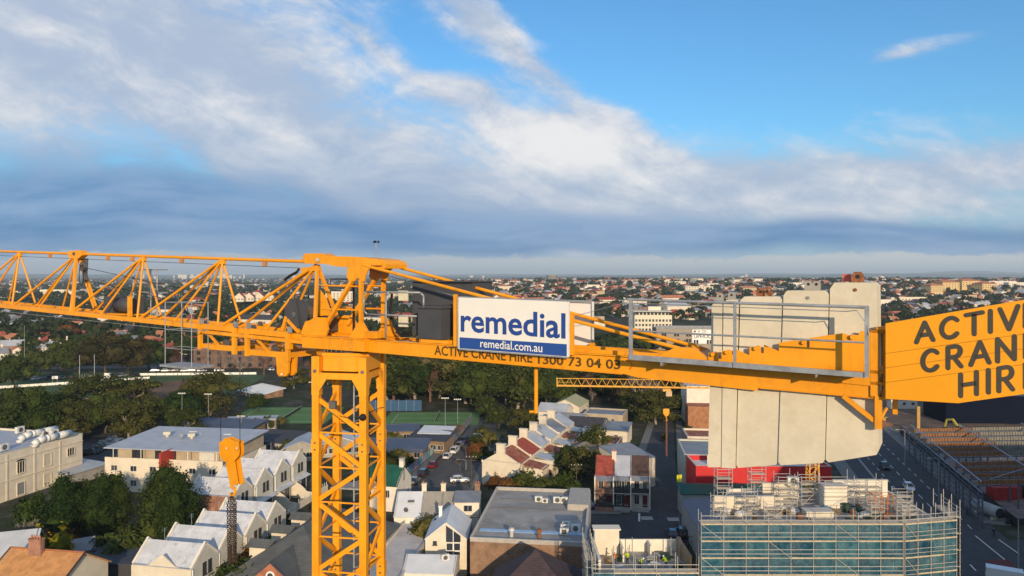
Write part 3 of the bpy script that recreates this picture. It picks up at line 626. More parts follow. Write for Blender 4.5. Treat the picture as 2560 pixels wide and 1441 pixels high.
def stroke_letter(ch, u0, u1, vb, vt, r=5.6):
    """ch between columns u0..u1 (stroke centres); vb, vt rows of its base and top as functions of u"""
    mb = MB(); nrm = NV
    for st in GL[ch]:
        P = []
        for x, y in st:
            u = u0+(u1-u0)*x; P.append((u, vb(u)+(vt(u)-vb(u))*y))
        for k, (a, b) in enumerate(zip(P, P[1:])):
            A3, B3 = BX(*a), BX(*b); d_ = (B3-A3).normalized(); sd_ = d_.cross(nrm).normalized()
            R = r/FP*A3.y; o_ = nrm*(.004+.0004*k)
            mb.add([A3+sd_*R+o_, A3-sd_*R+o_, B3-sd_*R+o_, B3+sd_*R+o_], [(0, 1, 2, 3)])
        for k, a in enumerate(P):
            A3 = BX(*a); R = r/FP*A3.y; o_ = nrm*(.0022+.0001*(k % 3)); e1 = DV; e2 = Vector((0, 0, 1))
            mb.add([A3+o_]+[A3+o_+e1*(R*cos(2*pi*i/14))+e2*(R*sin(2*pi*i/14)) for i in range(14)], [(0, 1+i, 1+(i+1) % 14) for i in range(14)])
    wpart('letter', mb, LETD, tb)
def line(u, v, sl): return lambda x: v+(x-u)*sl
for row, bl_, ht in (([('A', 2291, 2333), ('C', 2352, 2396), ('T', 2415, 2456), ('I', 2473, 2479), ('V', 2500, 2545), ('E', 2560, 2598)], line(2293, 856, -.142), 46), ([('C', 2305, 2346), ('R', 2366, 2406), ('A', 2427, 2473), ('N', 2490, 2540), ('E', 2560, 2600)], line(2305, 929.5, -.135), 49), ([('H', 2398, 2445), ('I', 2498-30, 2504-30), ('R', 2493, 2535), ('E', 2560, 2600)], line(2398, 991, -.128), 50)):
    for ch, u0, u1 in row: stroke_letter(ch, u0, u1, bl_, (lambda b: (lambda x: b(x)-ht-(x-2300)*.035))(bl_))
# hook block and hanging chains
hk0 = PX(578, 1210, 0)
hk = thing('hook_block', 'orange crane hook block hanging on two thin ropes above the white townhouses', 'hook block', (hk0.x, hk0.y, hk0.z))
hp = [(552, 1104), (560, 1102), (566, 1094), (578, 1094), (588, 1099), (605, 1104), (607, 1132), (605, 1140), (590, 1155), (578, 1158), (562, 1150), (552, 1136)]
for w in (.07, -.07): wpart('cheek_plate', plate(MB(), [Csz(579+(u-579)*.9, v, 0) for u, v in hp], w+.015, w-.015), YEL, hk)
sv_ = Csz(579, 1126, 0); wpart('sheave', MB().tube(W(sv_[0], .05, sv_[1]), W(sv_[0], -.05, sv_[1]), .19, 18), STEEL, hk)
for u in (567, 592): wpart('sheave_bolt', MB().tube(PX(u, 1121, .14), PX(u, 1121, .1), .025, 8), STEEL, hk)
wpart('link_plate', plate(MB(), [Csz(u, v, 0) for u, v in ((571, 1152), (590, 1150), (599, 1208), (596, 1213), (580, 1210), (570, 1160))], .07, .03), YEL, hk)
wpart('link_plate', plate(MB(), [Csz(u+5, v, 0) for u, v in ((571, 1152), (590, 1150), (599, 1208), (596, 1213), (580, 1210), (570, 1160))], -.05, -.09), YEL, hk)
hkp = [PX(u, v, 0) for u, v in ((579, 1206), (578, 1216), (586, 1222), (589, 1231), (585, 1238), (578, 1238), (574, 1233))]
hb_ = MB()
for i in range(len(hkp)-1): hb_.tube(hkp[i], hkp[i+1], .045-.003*i, 8)
wpart('hook', hb_, YEL, hk)
for u in (552, 600): cp('hook_rope', MB().tube(PX(u, 892, 0), PX(u, 1108, 0), .009, 5), BLACK)
CH = M('chain_brown_steel', (.075, .05, .035), .55, .4, .3, 20)
lk = bpy.data.meshes.new('chain_link')
tmp = MB(); P_ = [(.028*cos(t), 0, .05*sin(t)) for t in np.linspace(0, 2*pi, 9)[:-1]]
for i in range(8): tmp.tube(P_[i], P_[(i+1) % 8], .010, 5, cap=False)
lk = tmp.mesh('chain_link', CH)
for c in range(5):
    u = 571+c*4.6; w_ = .06*((c % 2)-.5); L0 = 1234+c % 3; L1 = 1412-((c*7) % 11)
    p0 = PX(580, 1236, 0); p1 = PX(u, L1, w_); p0b = PX(u+ (0 if c else -2), 1258, w_)
    t = thing('lifting_chain', ['leftmost', 'second', 'middle', 'fourth', 'rightmost'][c]+' of five brown chains hanging from the crane hook', 'chain', tuple(p1), 0, 'chains on the crane hook')
    path = [p0, p0b, p1]; d_all = (p1-p0b).length; n_ = 34
    for i in range(n_):
        q = i/(n_-1); pos = p0b.lerp(p1, (q-.12)/.88) if q > .12 else p0.lerp(p0b, q/.12)
        o = link('chain_link', lk, t); o.location = pos-p1; o.rotation_euler = (0, .1*sin(i*1.7+c), (i % 2)*pi/2+c); o.scale = (1, 1, .85)
# ------------------------------------------------------------------ people
def person(label, x, y, z, rz, pose='stand', top=None, legs=None, helmet=None, name='person', s=1.):
    J = {'p': (0, 0, .95), 'c': (.02, 0, 1.22), 'n': (.03, 0, 1.45), 'h0': (.05, 0, 1.57), 'h1': (.06, 0, 1.72)}
    if pose == 'bend': J.update({'c': (.22, 0, 1.12), 'n': (.42, 0, 1.25), 'h0': (.52, 0, 1.30), 'h1': (.62, 0, 1.36)})
    sh = J['n']; dz = -.05
    for q, sg in (('l', 1), ('r', -1)):
        J['s'+q] = (sh[0]-.02, sg*.19, sh[2]+dz); J['e'+q] = (sh[0]+(.12 if pose == 'stand' else .10), sg*.27, sh[2]-.30); J['w'+q] = (sh[0]+(.34 if pose == 'work' else .25 if pose == 'bend' else .16), sg*.22, sh[2]-(.34 if pose == 'work' else .55)); J['f'+q] = tuple(a+b for a, b in zip(J['w'+q], (.07, -sg*.02, -.07)))
        stp = .16*sg if pose == 'walk' else .04*sg
        J['hip'+q] = (0, sg*.1, .9); J['k'+q] = (.06+stp*.6, sg*.12, .5); J['a'+q] = (stp, sg*.13, .09); J['t'+q] = (stp+.17, sg*.14, .04)
    ks = list(J); E_ = [('p', 'c'), ('c', 'n'), ('n', 'h0'), ('h0', 'h1')]
    for q in 'lr': E_ += [('n', 's'+q), ('s'+q, 'e'+q), ('e'+q, 'w'+q), ('w'+q, 'f'+q), ('p', 'hip'+q), ('hip'+q, 'k'+q), ('k'+q, 'a'+q), ('a'+q, 't'+q)]
    RD = {'p': (.16, .13), 'c': (.17, .12), 'n': (.075, .075), 'h0': (.085, .085), 'h1': (.095, .09)}
    for q in 'lr': RD.update({'s'+q: (.075, .075), 'e'+q: (.05, .05), 'w'+q: (.038, .038), 'f'+q: (.045, .03), 'hip'+q: (.105, .105), 'k'+q: (.072, .072), 'a'+q: (.05, .05), 't'+q: (.05, .04)})
    me = bpy.data.meshes.new('body'); me.from_pydata([J[k] for k in ks], [(ks.index(a), ks.index(b)) for a, b in E_], [])
    o = bpy.data.objects.new('tmp', me); COL.objects.link(o); o.modifiers.new('skin', 'SKIN'); sb_ = o.modifiers.new('sub', 'SUBSURF'); sb_.levels = 1; sb_.render_levels = 1
    for i, k in enumerate(ks): me.skin_vertices[0].data[i].radius = RD[k]; me.skin_vertices[0].data[i].use_root = (k == 'p')
    m2 = bpy.data.meshes.new_from_object(o.evaluated_get(bpy.context.evaluated_depsgraph_get())); bpy.data.objects.remove(o)
    m2.materials.clear()
    for m_ in (top, legs, M('skin', (.42, .24, .16), .6), M('boots', (.05, .035, .02), .8)): m2.materials.append(m_)
    hz_ = J['h0'][2]-.03
    for p in m2.polygons:
        c = p.center; hand = any((c-Vector(J['f'+q])).length < .10 for q in 'lr'); head = (c-Vector(J['h1'])).length < .17
        p.material_index = 2 if (hand or head) else 3 if c.z < .14 else 1 if c.z < .93 else 0; p.use_smooth = True
    t = thing(name, label, 'person', (x, y, z), rz); t.scale = (s, s, s); link('body', m2, t)
    if helmet: h1 = J['h1']; link('helmet', MB().ball((h1[0], h1[1], h1[2]+.05), .135, .12, .11, 12, 6).tube((h1[0]+.03, h1[1], h1[2]+.03), (h1[0]+.03, h1[1], h1[2]+.045), .16, 12).mesh('helmet', helmet, smooth=True), t)
    else: h1 = J['h1']; link('hair', MB().ball((h1[0]-.02, h1[1], h1[2]+.03), .115, .105, .10, 10, 6).mesh('hair', M('hair_dark', (.02, .015, .012), .8), smooth=True), t)
    for sg in (-1, 1): link('eye', MB().ball((J['h1'][0]+.085, sg*.035, J['h1'][2]+.0), .013, n=6, m=4).mesh('eye', BLACK), t)
    link('nose', MB().ball((J['h1'][0]+.10, 0, J['h1'][2]-.03), .02, n=6, m=4).mesh('nose', M('skin', (.42, .24, .16), .6)), t)
    return t
HV = M('hivis_lime', (.45, .62, .02), .7, 0, .1); NAVY = M('work_navy', (.02, .025, .05), .9); WHH = M('helmet_white', (.72, .72, .7), .4)
person('worker in lime vest and white helmet standing in the unfinished annexe', 14.6, 93.6, 9.37, -2.2, 'work', HV, NAVY, WHH); person('second worker in lime vest bending beside the first in the annexe', 15.9, 92.4, 9.37, -.8, 'bend', HV, NAVY, WHH); person('worker in lime vest bending over yellow timber at the annexe centre', 19.2, 92.2, 9.37, 1.9, 'bend', HV, NAVY, WHH); person('worker in orange shirt at the left of the annexe', 12.9, 93.3, 9.37, .5, 'work', M('hivis_orange', (.55, .16, .02), .7), NAVY, WHH)
person('person in dark clothes walking over the corner crossing', *Gp(2485, 1345), .05, -2., 'walk', NAVY, M('jeans', (.03, .04, .07), .9)); person('person in dark clothes on the footpath beside the hoarding', *Gp(2418, 1292), .16, -1.9, 'walk', DGREY, NAVY)
# ------------------------------------------------------------------ ground and terrain
def ss(a, b, x): t = np.clip((np.asarray(x, float)-a)/(b-a), 0, 1); return t*t*(3-2*t)
def hgt(x, y):
    x = np.asarray(x, float); y = np.asarray(y, float); r = x/np.maximum(np.abs(y), 50.)
    h = 25*ss(650, 1900, y)*ss(-.22, .10, r)*(1-.5*ss(2600, 5000, y)) + 5*ss(600, 1500, y)*(1-ss(-.22, .1, r))
    h = h + ss(500, 1200, y)*(3.*np.sin(x/210.+1.)*np.sin(y/330.) + 2.*np.sin(x/90.)*np.cos(y/140.))
    return h
def ground_mat():
    m = bpy.data.materials.new('ground_earth'); m.use_nodes = True; g = NG(m.node_tree); b = g.n['Principled BSDF']
    geo = g.new('ShaderNodeNewGeometry'); p = geo.outputs['Position']
    n1 = g.noise(p, .02, 6, .6); n2 = g.noise(p, .16, 5, .6); n3 = g.noise(p, 1.3, 4, .6)
    c = g.mix(g.sm(n1, .40, .6), (.030, .042, .018), (.060, .052, .036))
    c = g.mix(g.sm(n2, .50, .62), c, (.085, .08, .07))
    c = g.mix(g.m('MULTIPLY', g.sm(n3, .35, .7), .5), c, (.045, .05, .03))
    g.l.new(c, b.inputs['Base Color']); b.inputs['Roughness'].default_value = .95; b.inputs['Specular IOR Level'].default_value = .1
    return m
ys = np.concatenate([np.linspace(-260, 560, 30), 560*np.exp(np.linspace(.06, math.log(34000/560), 70))])
rs = np.linspace(-1.5, 1.5, 90)
YY, RR = np.meshgrid(ys, rs, indexing='ij'); XX = RR*(np.abs(YY)*.95+320)
V = np.stack([XX, YY, hgt(XX, YY)], -1).reshape(-1, 3); ncol = len(rs)
I, J = np.meshgrid(np.arange(len(ys)-1), np.arange(ncol-1), indexing='ij'); a = (I*ncol+J).ravel()
ground = link('ground', npmesh('ground', V, np.stack([a, a+1, a+1+ncol, a+ncol], -1), ground_mat(), True)); tag(ground, kind='structure')
ASPH = M('asphalt', (.050, .051, .056), .85, 0, .25, .35, .2, 40., col2=(.062, .061, .063))
ASPH2 = M('asphalt_worn', (.085, .080, .074), .88, 0, .25, .3, .2, 40., col2=(.07, .068, .066))
PATHM = M('footpath_concrete', (.17, .165, .155), .9, 0, .2, .8)
GRASS = M('field_grass', (.055, .10, .030), .95, 0, .35, .12, col2=(.045, .075, .025))
DIRT = M('bare_earth', (.16, .085, .05), .95, 0, .3, .1, col2=(.09, .085, .04))
COURT = M('court_green', (.085, .19, .055), .9, 0, .12, .15)
LINEW = M('line_paint', (.62, .62, .60), .8, 0, .2, 3.)
def sheet(name, pts, z, mat, kind='structure'):
    mb = MB(); n = len(pts); mb.add([(x, y, z) for x, y in pts], [tuple(range(n))])
    if sum(pts[i][0]*pts[(i+1) % n][1]-pts[(i+1) % n][0]*pts[i][1] for i in range(n)) < 0: mb.f = [tuple(reversed(mb.f[0]))]
    o = link(name, mb.mesh(name, mat)); return tag(o, kind=kind)
def strip(name, pts, wd, z, mat, h=0.):
    mb = MB()
    for a, b in zip(pts, pts[1:]):
        if h: mb.beam((a[0], a[1], z+h/2), (b[0], b[1], z+h/2), wd, h)
        else:
            d = Vector((b[0]-a[0], b[1]-a[1])).normalized(); n_ = Vector((-d.y, d.x))*wd/2
            mb.quad((a[0]+n_.x, a[1]+n_.y, z), (a[0]-n_.x, a[1]-n_.y, z), (b[0]-n_.x, b[1]-n_.y, z), (b[0]+n_.x, b[1]+n_.y, z))
    o = link(name, mb.mesh(name, mat)); return tag(o, kind='structure')
rc = lambda y: 78+.262*(y-130)
main_road = sheet('main_road', [(rc(y)-9.5, y) for y in (96, 140, 240, 420)]+[(rc(y)+8.5, y) for y in (420, 240, 140, 96)], .03, ASPH)
sheet('cross_road', [(52, 98), (150, 98), (150, 131), (52, 127)], .034, ASPH)
sheet('side_street', [(6, 126), (34, 126), (36, 142), (6, 142)], .03, ASPH)
sheet('lane', [(22.5, 142), (32, 142), (51, 235), (45, 235)], .034, ASPH)
sheet('school_street', [(-24, 148), (-10, 148), (-5.5, 212), (-3, 240), (-11, 240), (-15, 205)], .03, ASPH2)
sheet('car_park_road', [(-118, 178), (-92, 178), (-90, 222), (-175, 232), (-178, 218)], .03, ASPH)
sheet('park_road', [(-330, 345), (-150, 372), (-30, 352), (-30, 362), (-150, 384), (-330, 356)], .03, ASPH2)
sheet('works_yard', [(118, 96), (260, 96), (260, 330), (112, 330), (108, 240)], .02, M('yard_earth', (.13, .085, .055), .95, 0, .35, .12, col2=(.17, .16, .15)))
strip('footpath', [(rc(y)-11.2, y) for y in (132, 180, 240, 330)], 3.2, .03, PATHM, .13)
strip('footpath', [(rc(y)+10.3, y) for y in (136, 180, 240, 330)], 3.4, .03, PATHM, .13)
strip('footpath', [(-25.5, 150), (-16.6, 205), (-13, 238)], 2., .03, PATHM, .12); strip('footpath', [(-8.8, 150), (-4.3, 212)], 2., .03, PATHM, .12)
strip('footpath', [(7, 143.2), (21, 143.2), (43.8, 232)], 2., .03, PATHM, .12); strip('footpath', [(33.2, 143), (52.3, 232)], 1.8, .03, PATHM, .12)
for k, off in ((0, .6), (1, -3.2), (2, 4.2)):
    mb = MB(); y = 134.
    while y < 235:
        L = 3. if k == 0 else 2.2
        mb2 = (rc(y)+off, y), (rc(y+L)+off, y+L)
        d = Vector((mb2[1][0]-mb2[0][0], mb2[1][1]-mb2[0][1])).normalized(); n_ = Vector((-d.y, d.x))*.09
        mb.quad((mb2[0][0]-n_.x, mb2[0][1]-n_.y, .036), (mb2[0][0]+n_.x, mb2[0][1]+n_.y, .036), (mb2[1][0]+n_.x, mb2[1][1]+n_.y, .036), (mb2[1][0]-n_.x, mb2[1][1]-n_.y, .036)); y += 6. if k == 0 else 5.
    o = link('lane_marking', mb.mesh('lane_marking', LINEW), main_road); o['kind'] = 'stuff'
for off in (-5.6, -5.9): strip('edge_line', [(rc(y)+off, y) for y in (132, 180, 240)], .1, .037, LINEW)
for P_ in ([Gp(2438, 1340), Gp(2512, 1400)], [Gp(2425, 1412), Gp(2440, 1428)], [Gp(2497, 1350), Gp(2548, 1386)]): strip('stop_line', P_, .22, .040, LINEW)
sheet('bus_lane_patch', [Gp(2462, 1402), Gp(2520, 1398), Gp(2556, 1436), Gp(2492, 1440)], .039, M('bus_lane_red', (.13, .030, .028), .9, 0, .25, 1.))
lm = text_mesh('LANE', 2.0, LINEW, .01); o = link('road_lettering', lm, main_road); gx = Gp(2468, 1424); o.location = (gx[0], gx[1], .044); o.rotation_euler = (0, 0, radians(-8)); o.scale = (.75, .75, 1)
for (u, v) in ((1617, 1296), (1683, 1299)):      # speed hump teeth
    x, y = Gp(u, v); mb = MB()
    for q in range(4): mb.quad((x-1.1, y-.9+q*.5, .036), (x+1.1, y-.9+q*.5, .036), (x+1.1, y-.66+q*.5, .036), (x-1.1, y-.66+q*.5, .036))
    tag(link('speed_hump_marking', mb.mesh('m', LINEW)), kind='structure')
for u, v0, v1 in ((1598, 1284, 1304), (1707, 1291, 1311)): strip('stop_line', [Gp(u, v0), Gp(u, v1)], .35, .036, LINEW)
# playing field and tennis courts
sheet('playing_field', [(-330, 262), (-128, 262), (-108, 290), (-112, 340), (-160, 352), (-330, 348)], .02, GRASS)
sheet('bare_field_patch', [(-152, 268), (-122, 268), (-116, 296), (-122, 318), (-146, 322), (-158, 300)], .024, DIRT)
for nm, (x0, x1, y0, y1) in (('tennis_court', (-90, -58, 229, 257)), ('tennis_court', (-40.5, -10.5, 227, 248))):
    ct = sheet(nm, [(x0, y0), (x1, y0), (x1, y1), (x0, y1)], .05, COURT)
    tag(ct, 'green '+('tennis court left of the crane mast' if x0 < -80 else 'tennis court beside the street right of the crane mast'), 'tennis court')
    ins = MB()
    for a, b in (((x0+3, y0+3), (x1-3, y0+3)), ((x0+3, y1-3), (x1-3, y1-3)), ((x0+3, y0+3), (x0+3, y1-3)), ((x1-3, y0+3), (x1-3, y1-3)), ((x0+3, (y0+y1)/2), (x1-3, (y0+y1)/2))):
        ins.beam((a[0], a[1], .056), (b[0], b[1], .056), .12, .004)
    link('court_line', ins.mesh('court_line', LINEW), ct)['kind'] = 'stuff'
    nx = x0*.45+x1*.55
    nt = thing('tennis_net', 'dark tennis net across the '+('left-hand' if x0 < -80 else 'right-hand')+' green court', 'net', (nx, (y0+y1)/2, .05))
    part('mesh', MB().box(0, 0, .55, .04, y1-y0-6, .85), M('net_black', (.03, .035, .03), .9), nt)
    part('band', MB().box(0, 0, 1., .06, y1-y0-6, .06), WHITE, nt)
    for s in (-1, 1): part('post', MB().tube((0, s*(y1-y0-6)/2, 0), (0, s*(y1-y0-6)/2, 1.1), .06, 6), GALV, nt)
# ------------------------------------------------------------------ trees
def leaf_mat(name, c0, c1, trans=.18):
    m = bpy.data.materials.new(name); m.use_nodes = True; g = NG(m.node_tree); g.n.clear()
    geo = g.new('ShaderNodeNewGeometry'); oi = g.new('ShaderNodeObjectInfo')
    f = g.m('ADD', g.m('MULTIPLY', geo.outputs['Random Per Island'], .55), g.m('MULTIPLY', g.noise(geo.outputs['Position'], .45, 3, .5), .6))
    c = g.mix(g.sm(f, .2, .95), c0, c1)
    c = g.mix(1., c, g.mix(oi.outputs['Random'], (.66, .78, .66), (1.34, 1.12, .98)), 'MULTIPLY')
    d = g.new('ShaderNodeBsdfDiffuse'); t = g.new('ShaderNodeBsdfTranslucent'); mx = g.new('ShaderNodeMixShader'); mx.inputs[0].default_value = trans
    g.l.new(c, d.inputs[0]); g.l.new(c, t.inputs[0]); g.l.new(d.outputs[0], mx.inputs[1]); g.l.new(t.outputs[0], mx.inputs[2])
    o = g.new('ShaderNodeOutputMaterial'); g.l.new(mx.outputs[0], o.inputs[0]); return m
LF = {'dark': leaf_mat('leaf_dark_green', (0.0145, 0.0290, 0.0101), (0.0609, 0.0899, 0.0261)), 'olive': leaf_mat('leaf_olive', (0.0297, 0.0405, 0.0135), (0.1148, 0.1188, 0.0378)), 'fig': leaf_mat('leaf_fig_brown_green', (0.0275, 0.0250, 0.0125), (0.0938, 0.0775, 0.0325)),
      'mid': leaf_mat('leaf_mid_green', (.021, .036, .011), (.074, .100, .027)), 'bright': leaf_mat('leaf_bright_green', (0.0300, 0.0550, 0.0120), (0.1000, 0.1350, 0.0300)), 'rust': leaf_mat('leaf_autumn', (0.0840, 0.0360, 0.0144), (0.1920, 0.0900, 0.0360)), 'gum': leaf_mat('leaf_gum_grey_green', (0.0338, 0.0419, 0.0203), (0.1283, 0.1242, 0.0567)), 'lime': leaf_mat('leaf_lime', (0.0800, 0.0900, 0.0100), (0.2800, 0.2500, 0.0200))}
BARK = M('bark_brown', (.085, .065, .048), .95, 0, .3, 3.); BARKP = M('bark_pale', (.30, .25, .20), .9, 0, .25, 2.); TWIG = M('twig_grey_brown', (.12, .088, .07), .95, 0, .2, 3.)
def rand_dir(n, rng, zmin=-1.):
    z = rng.uniform(zmin, 1, n); t = rng.uniform(0, 2*pi, n); r = np.sqrt(1-z*z); return np.stack([r*np.cos(t), r*np.sin(t), z], 1)
def quads_at(P, N, size, rng):
    n = len(P); t = rng.normal(size=(n, 3)); a = np.cross(N, t); a /= np.linalg.norm(a, axis=1, keepdims=True)+1e-9
    b = np.cross(N, a); b /= np.linalg.norm(b, axis=1, keepdims=True)+1e-9
    s = (size*rng.uniform(.55, 1.35, n))[:, None]; k = rng.uniform(.45, .8, n)[:, None]
    V = np.stack([P-a*s*.5, P-b*s*k*.5, P+a*s*.5, P+b*s*k*.5], 1).reshape(-1, 3)
    return V, np.arange(n*4).reshape(-1, 4)
def core_ball(c, r, rng, n=9, m=6):
    mb = MB().ball((0, 0, 0), 1, n=n, m=m); V = np.array(mb.v); V *= (1+rng.normal(0, .10, len(V)))[:, None]
    return V*np.array(r)+np.array(c), mb.f
def crown_geo(lobes, n, leaf, rng, zmin=-.55, spread=.17, core=.74, clus=34):
    Vs, Fs, off = [], [], 0
    A_ = np.array([l[3]*l[5]+l[4]*l[5] for l in lobes]); A_ = A_/A_.sum()
    tri = []
    for l, w in zip(lobes, A_):
        c = np.array(l[:3]); r = np.array(l[3:6]); k = max(3, int(n*w/clus)); q = int(n*w)
        C_ = rand_dir(k, rng, zmin)*rng.uniform(.80, 1.03, k)[:, None]
        own = rng.integers(0, k, q); P = C_[own]+rng.normal(0, spread, (q, 3))
        L = np.linalg.norm(P, axis=1, keepdims=True); N = P/(L+1e-6)+rng.normal(0, .55, (q, 3)); N /= np.linalg.norm(N, axis=1, keepdims=True)
        V, Fq = quads_at(P*r+c, N, leaf, rng); Vs.append(V); Fs.append(Fq+off); off += len(V)
        if core:
            V, f = core_ball(c, r*core, rng); Vs.append(V); tri.append([tuple(i+off for i in x) for x in f]); off += len(V)
    V = np.concatenate(Vs); faces = [tuple(x) for x in np.concatenate(Fs).tolist()]
    for t in tri: faces += t
    return V, faces
def crown_mesh(name, lobes, n, leaf, mat, seed, **kw):
    V, Fc = crown_geo(lobes, n, leaf, np.random.default_rng(seed), **kw)
    me = bpy.data.meshes.new(name); me.from_pydata(V.tolist(), [], Fc); me.materials.append(mat); me.update(); return me
def limb(mb, a, b, r0, r1, rng, k=4, n=6):
    a, b = np.array(a, float), np.array(b, float); P = [a]
    for i in range(1, k+1): P.append(a+(b-a)*i/k+(rng.normal(0, .05, 3)*np.linalg.norm(b-a) if i < k else 0))
    for i in range(k): mb.tube(P[i], P[i+1], r0+(r1-r0)*i/k, n, r0+(r1-r0)*(i+1)/k, cap=False)
def make_tree(name, label, seed, h, R, kind='round', leaf='mid', n=3000, ls=.5, bark=BARK, trunk_h=.3):
    rng = np.random.default_rng(seed); t = thing(name, label, 'tree')
    lobes = []
    if kind == 'round':
        zc = h*(trunk_h+.24); lobes.append((0, 0, zc, R*.72, R*.72, h*.36))
        for i in range(7):
            a = i*2*pi/7+rng.uniform(-.3, .3); rr = R*rng.uniform(.34, .48); lobes.append((cos(a)*R*.56, sin(a)*R*.56, zc+h*rng.uniform(-.16, .12), rr, rr, h*rng.uniform(.20, .28)))
        for i in range(3):
            a = rng.uniform(0, 6.28); lobes.append((cos(a)*R*.25, sin(a)*R*.25, h*.84, R*.36, R*.36, h*.16))
    elif kind == 'gum':
        for i in range(18):
            a = i*2.4+rng.uniform(-.4, .4); q = rng.uniform(.1, .74); z = h*rng.uniform(.30, .88)*(1-.18*q)
            if i > 12: z = h*rng.uniform(.22, .42); q *= .8
            lobes.append((cos(a)*R*q, sin(a)*R*q, z, R*rng.uniform(.28, .44), R*rng.uniform(.28, .44), h*rng.uniform(.12, .18)))
    elif kind == 'column':
        for i in range(8):
            a = rng.uniform(0, 6.28); z = h*(.16+.72*i/7); rr = R*(.78 if 0 < i < 6 else .55)*rng.uniform(.85, 1.1)
            lobes.append((cos(a)*R*.22, sin(a)*R*.22, z, rr, rr, h*.17))
    elif kind == 'bush':
        for i in range(6):
            a = rng.uniform(0, 6.28); lobes.append((cos(a)*R*.45, sin(a)*R*.45, h*rng.uniform(.35, .68), R*.5, R*.5, h*.32))
    me = crown_mesh('crown', lobes, n, ls, LF[leaf], seed+1, zmin=-.75 if kind in ('column', 'gum') else -.5, core=.55 if kind == 'gum' else .74, spread=.24 if kind == 'gum' else .17)
    link('crown', me, t)
    mb = MB(); th = h*(.55 if kind == 'round' else .62); r0 = max(.12, h*.028)
    limb(mb, (0, 0, -.2), (rng.normal(0, .03)*h, rng.normal(0, .03)*h, th*.55), r0, r0*.72, rng, 3, 8)
    for l in lobes[:9]: limb(mb, (0, 0, th*.5), (l[0]*.95, l[1]*.95, l[2]), r0*.5, r0*.12, rng, 4, 5)
    link('trunk', mb.mesh('trunk', bark, smooth=True), t)
    return t
def make_bare(name, label, seed, h, R, mat=TWIG, up=.75):
    rng = np.random.default_rng(seed); t = thing(name, label, 'tree'); mb = MB(); tw = MB()
    def grow(p, d, L, r, lev):
        e = p+d*L; (mb if lev < 2 else tw).tube(p, e, r, 5 if lev < 2 else 3, r*.68, cap=False)
        if lev > 4: return
        for _ in range(3 if lev else 5):
            nd = d+rng.normal(0, .42, 3)*np.array([1, 1, .7])*(1.25 if lev == 0 else 1); nd[2] += .12*up; nd /= np.linalg.norm(nd)
            grow(p+d*L*rng.uniform(.6, 1.), nd, L*rng.uniform(.62, .86), r*.62, lev+1)
    grow(np.array([0, 0, -.1]), np.array([0, 0, 1.]), h*.25, h*.022, 0)
    link('trunk', mb.mesh('trunk', mat), t); link('crown', tw.mesh('crown', mat), t); return t
def make_palm(name, label, seed, h, R, leaf='olive', n=26, skirt=True):
    rng = np.random.default_rng(seed); t = thing(name, label, 'palm'); V = []; Fc = []
    for i in range(n):
        a = i*2.399; el = rng.uniform(-.35, 1.25); L = R*rng.uniform(.85, 1.1); d = np.array([cos(a), sin(a), 0]); sd_ = np.array([-sin(a), cos(a), 0])
        P = [np.array([0, 0, h])+d*L*s*cos(el*.8)+np.array([0, 0, L*(s*sin(el)-.75*s*s)]) for s in np.linspace(0, 1, 6)]
        for k in range(5):
            w0 = L*.09*sin(pi*(k+.4)/5.6); w1 = L*.09*sin(pi*(k+1.3)/5.9)
            b = len(V); V += [P[k]-sd_*w0-[0, 0, w0*.6], P[k], P[k+1], P[k+1]-sd_*w1-[0, 0, w1*.6], P[k]+sd_*w0-[0, 0, w0*.6], P[k+1]+sd_*w1-[0, 0, w1*.6]]
            Fc += [(b, b+1, b+2, b+3), (b+1, b+4, b+5, b+2)]
    me = bpy.data.meshes.new('crown'); me.from_pydata([tuple(v) for v in V], [], Fc); me.materials.append(LF[leaf]); me.update(); link('crown', me, t)
    mb = MB(); limb(mb, (0, 0, -.1), (.15, .1, h), .24, .17, rng, 4, 7); link('trunk', mb.mesh('trunk', BARKP if skirt else BARK, smooth=True), t)
    if skirt: link('dead_frond_skirt', MB().tube((.12, .08, h*.72), (.15, .1, h-.1), .28, 9, .55).mesh('s', LF['rust']), t)
    return t
# ------------------------------------------------------------------ building kit
WALLC = M('wall_cream_render', (.66, .58, .45), .9, 0, .10, .5, .1, 20.)
WALLW = M('wall_white_render', (.72, .655, .545), .9, 0, .09, .5, .1, 20.)
WALLG = M('wall_grey_render', (.36, .34, .31), .9, 0, .14, .5)
WALLT = M('wall_tan_render', (.42, .34, .24), .9, 0, .14, .5)
SAND = M('wall_sandstone', (.48, .38, .24), .9, 0, .2, .6)
BRICKR = brick_mat('brick_red', (.30, .11, .06), (.36, .15, .08), (.33, .29, .25)); BRICKB = brick_mat('brick_brown', (.20, .10, .055), (.29, .16, .085), (.24, .20, .16))
BRICKO = brick_mat('brick_orange', (.46, .135, .062), (.50, .16, .08), (.40, .25, .18))
R_RED = M('tile_red', (.33, .065, .042), .85, 0, .3, .9, stripe=(1, .33, .2)); R_TER = M('tile_terracotta', (.46, .175, .085), .85, 0, .28, .9, stripe=(1, .33, .2))
R_GREY = M('roof_grey_steel', (.24, .25, .27), .55, .1, .18, .5, stripe=(0, .35, .25)); R_LG = M('roof_light_steel', (.45, .47, .50), .5, .1, .12, .4, stripe=(0, .4, .2))
R_SLATE = M('slate_dark', (.055, .052, .058), .7, 0, .25, .8, stripe=(1, .25, .2)); R_WHITE = M('roof_white_steel', (.62, .63, .64), .55, 0, .08, .4)
R_BLUE = M('roof_blue_steel', (.085, .105, .15), .55, .1, .2, .4, stripe=(0, .4, .25)); R_GREEN = M('roof_dark_green', (.012, .085, .055), .6, 0, .2, .6); R_RUST = M('roof_rusty_steel', (.30, .085, .045), .85, 0, .4, .9, col2=(.34, .31, .27), stripe=(0, .3, .3))
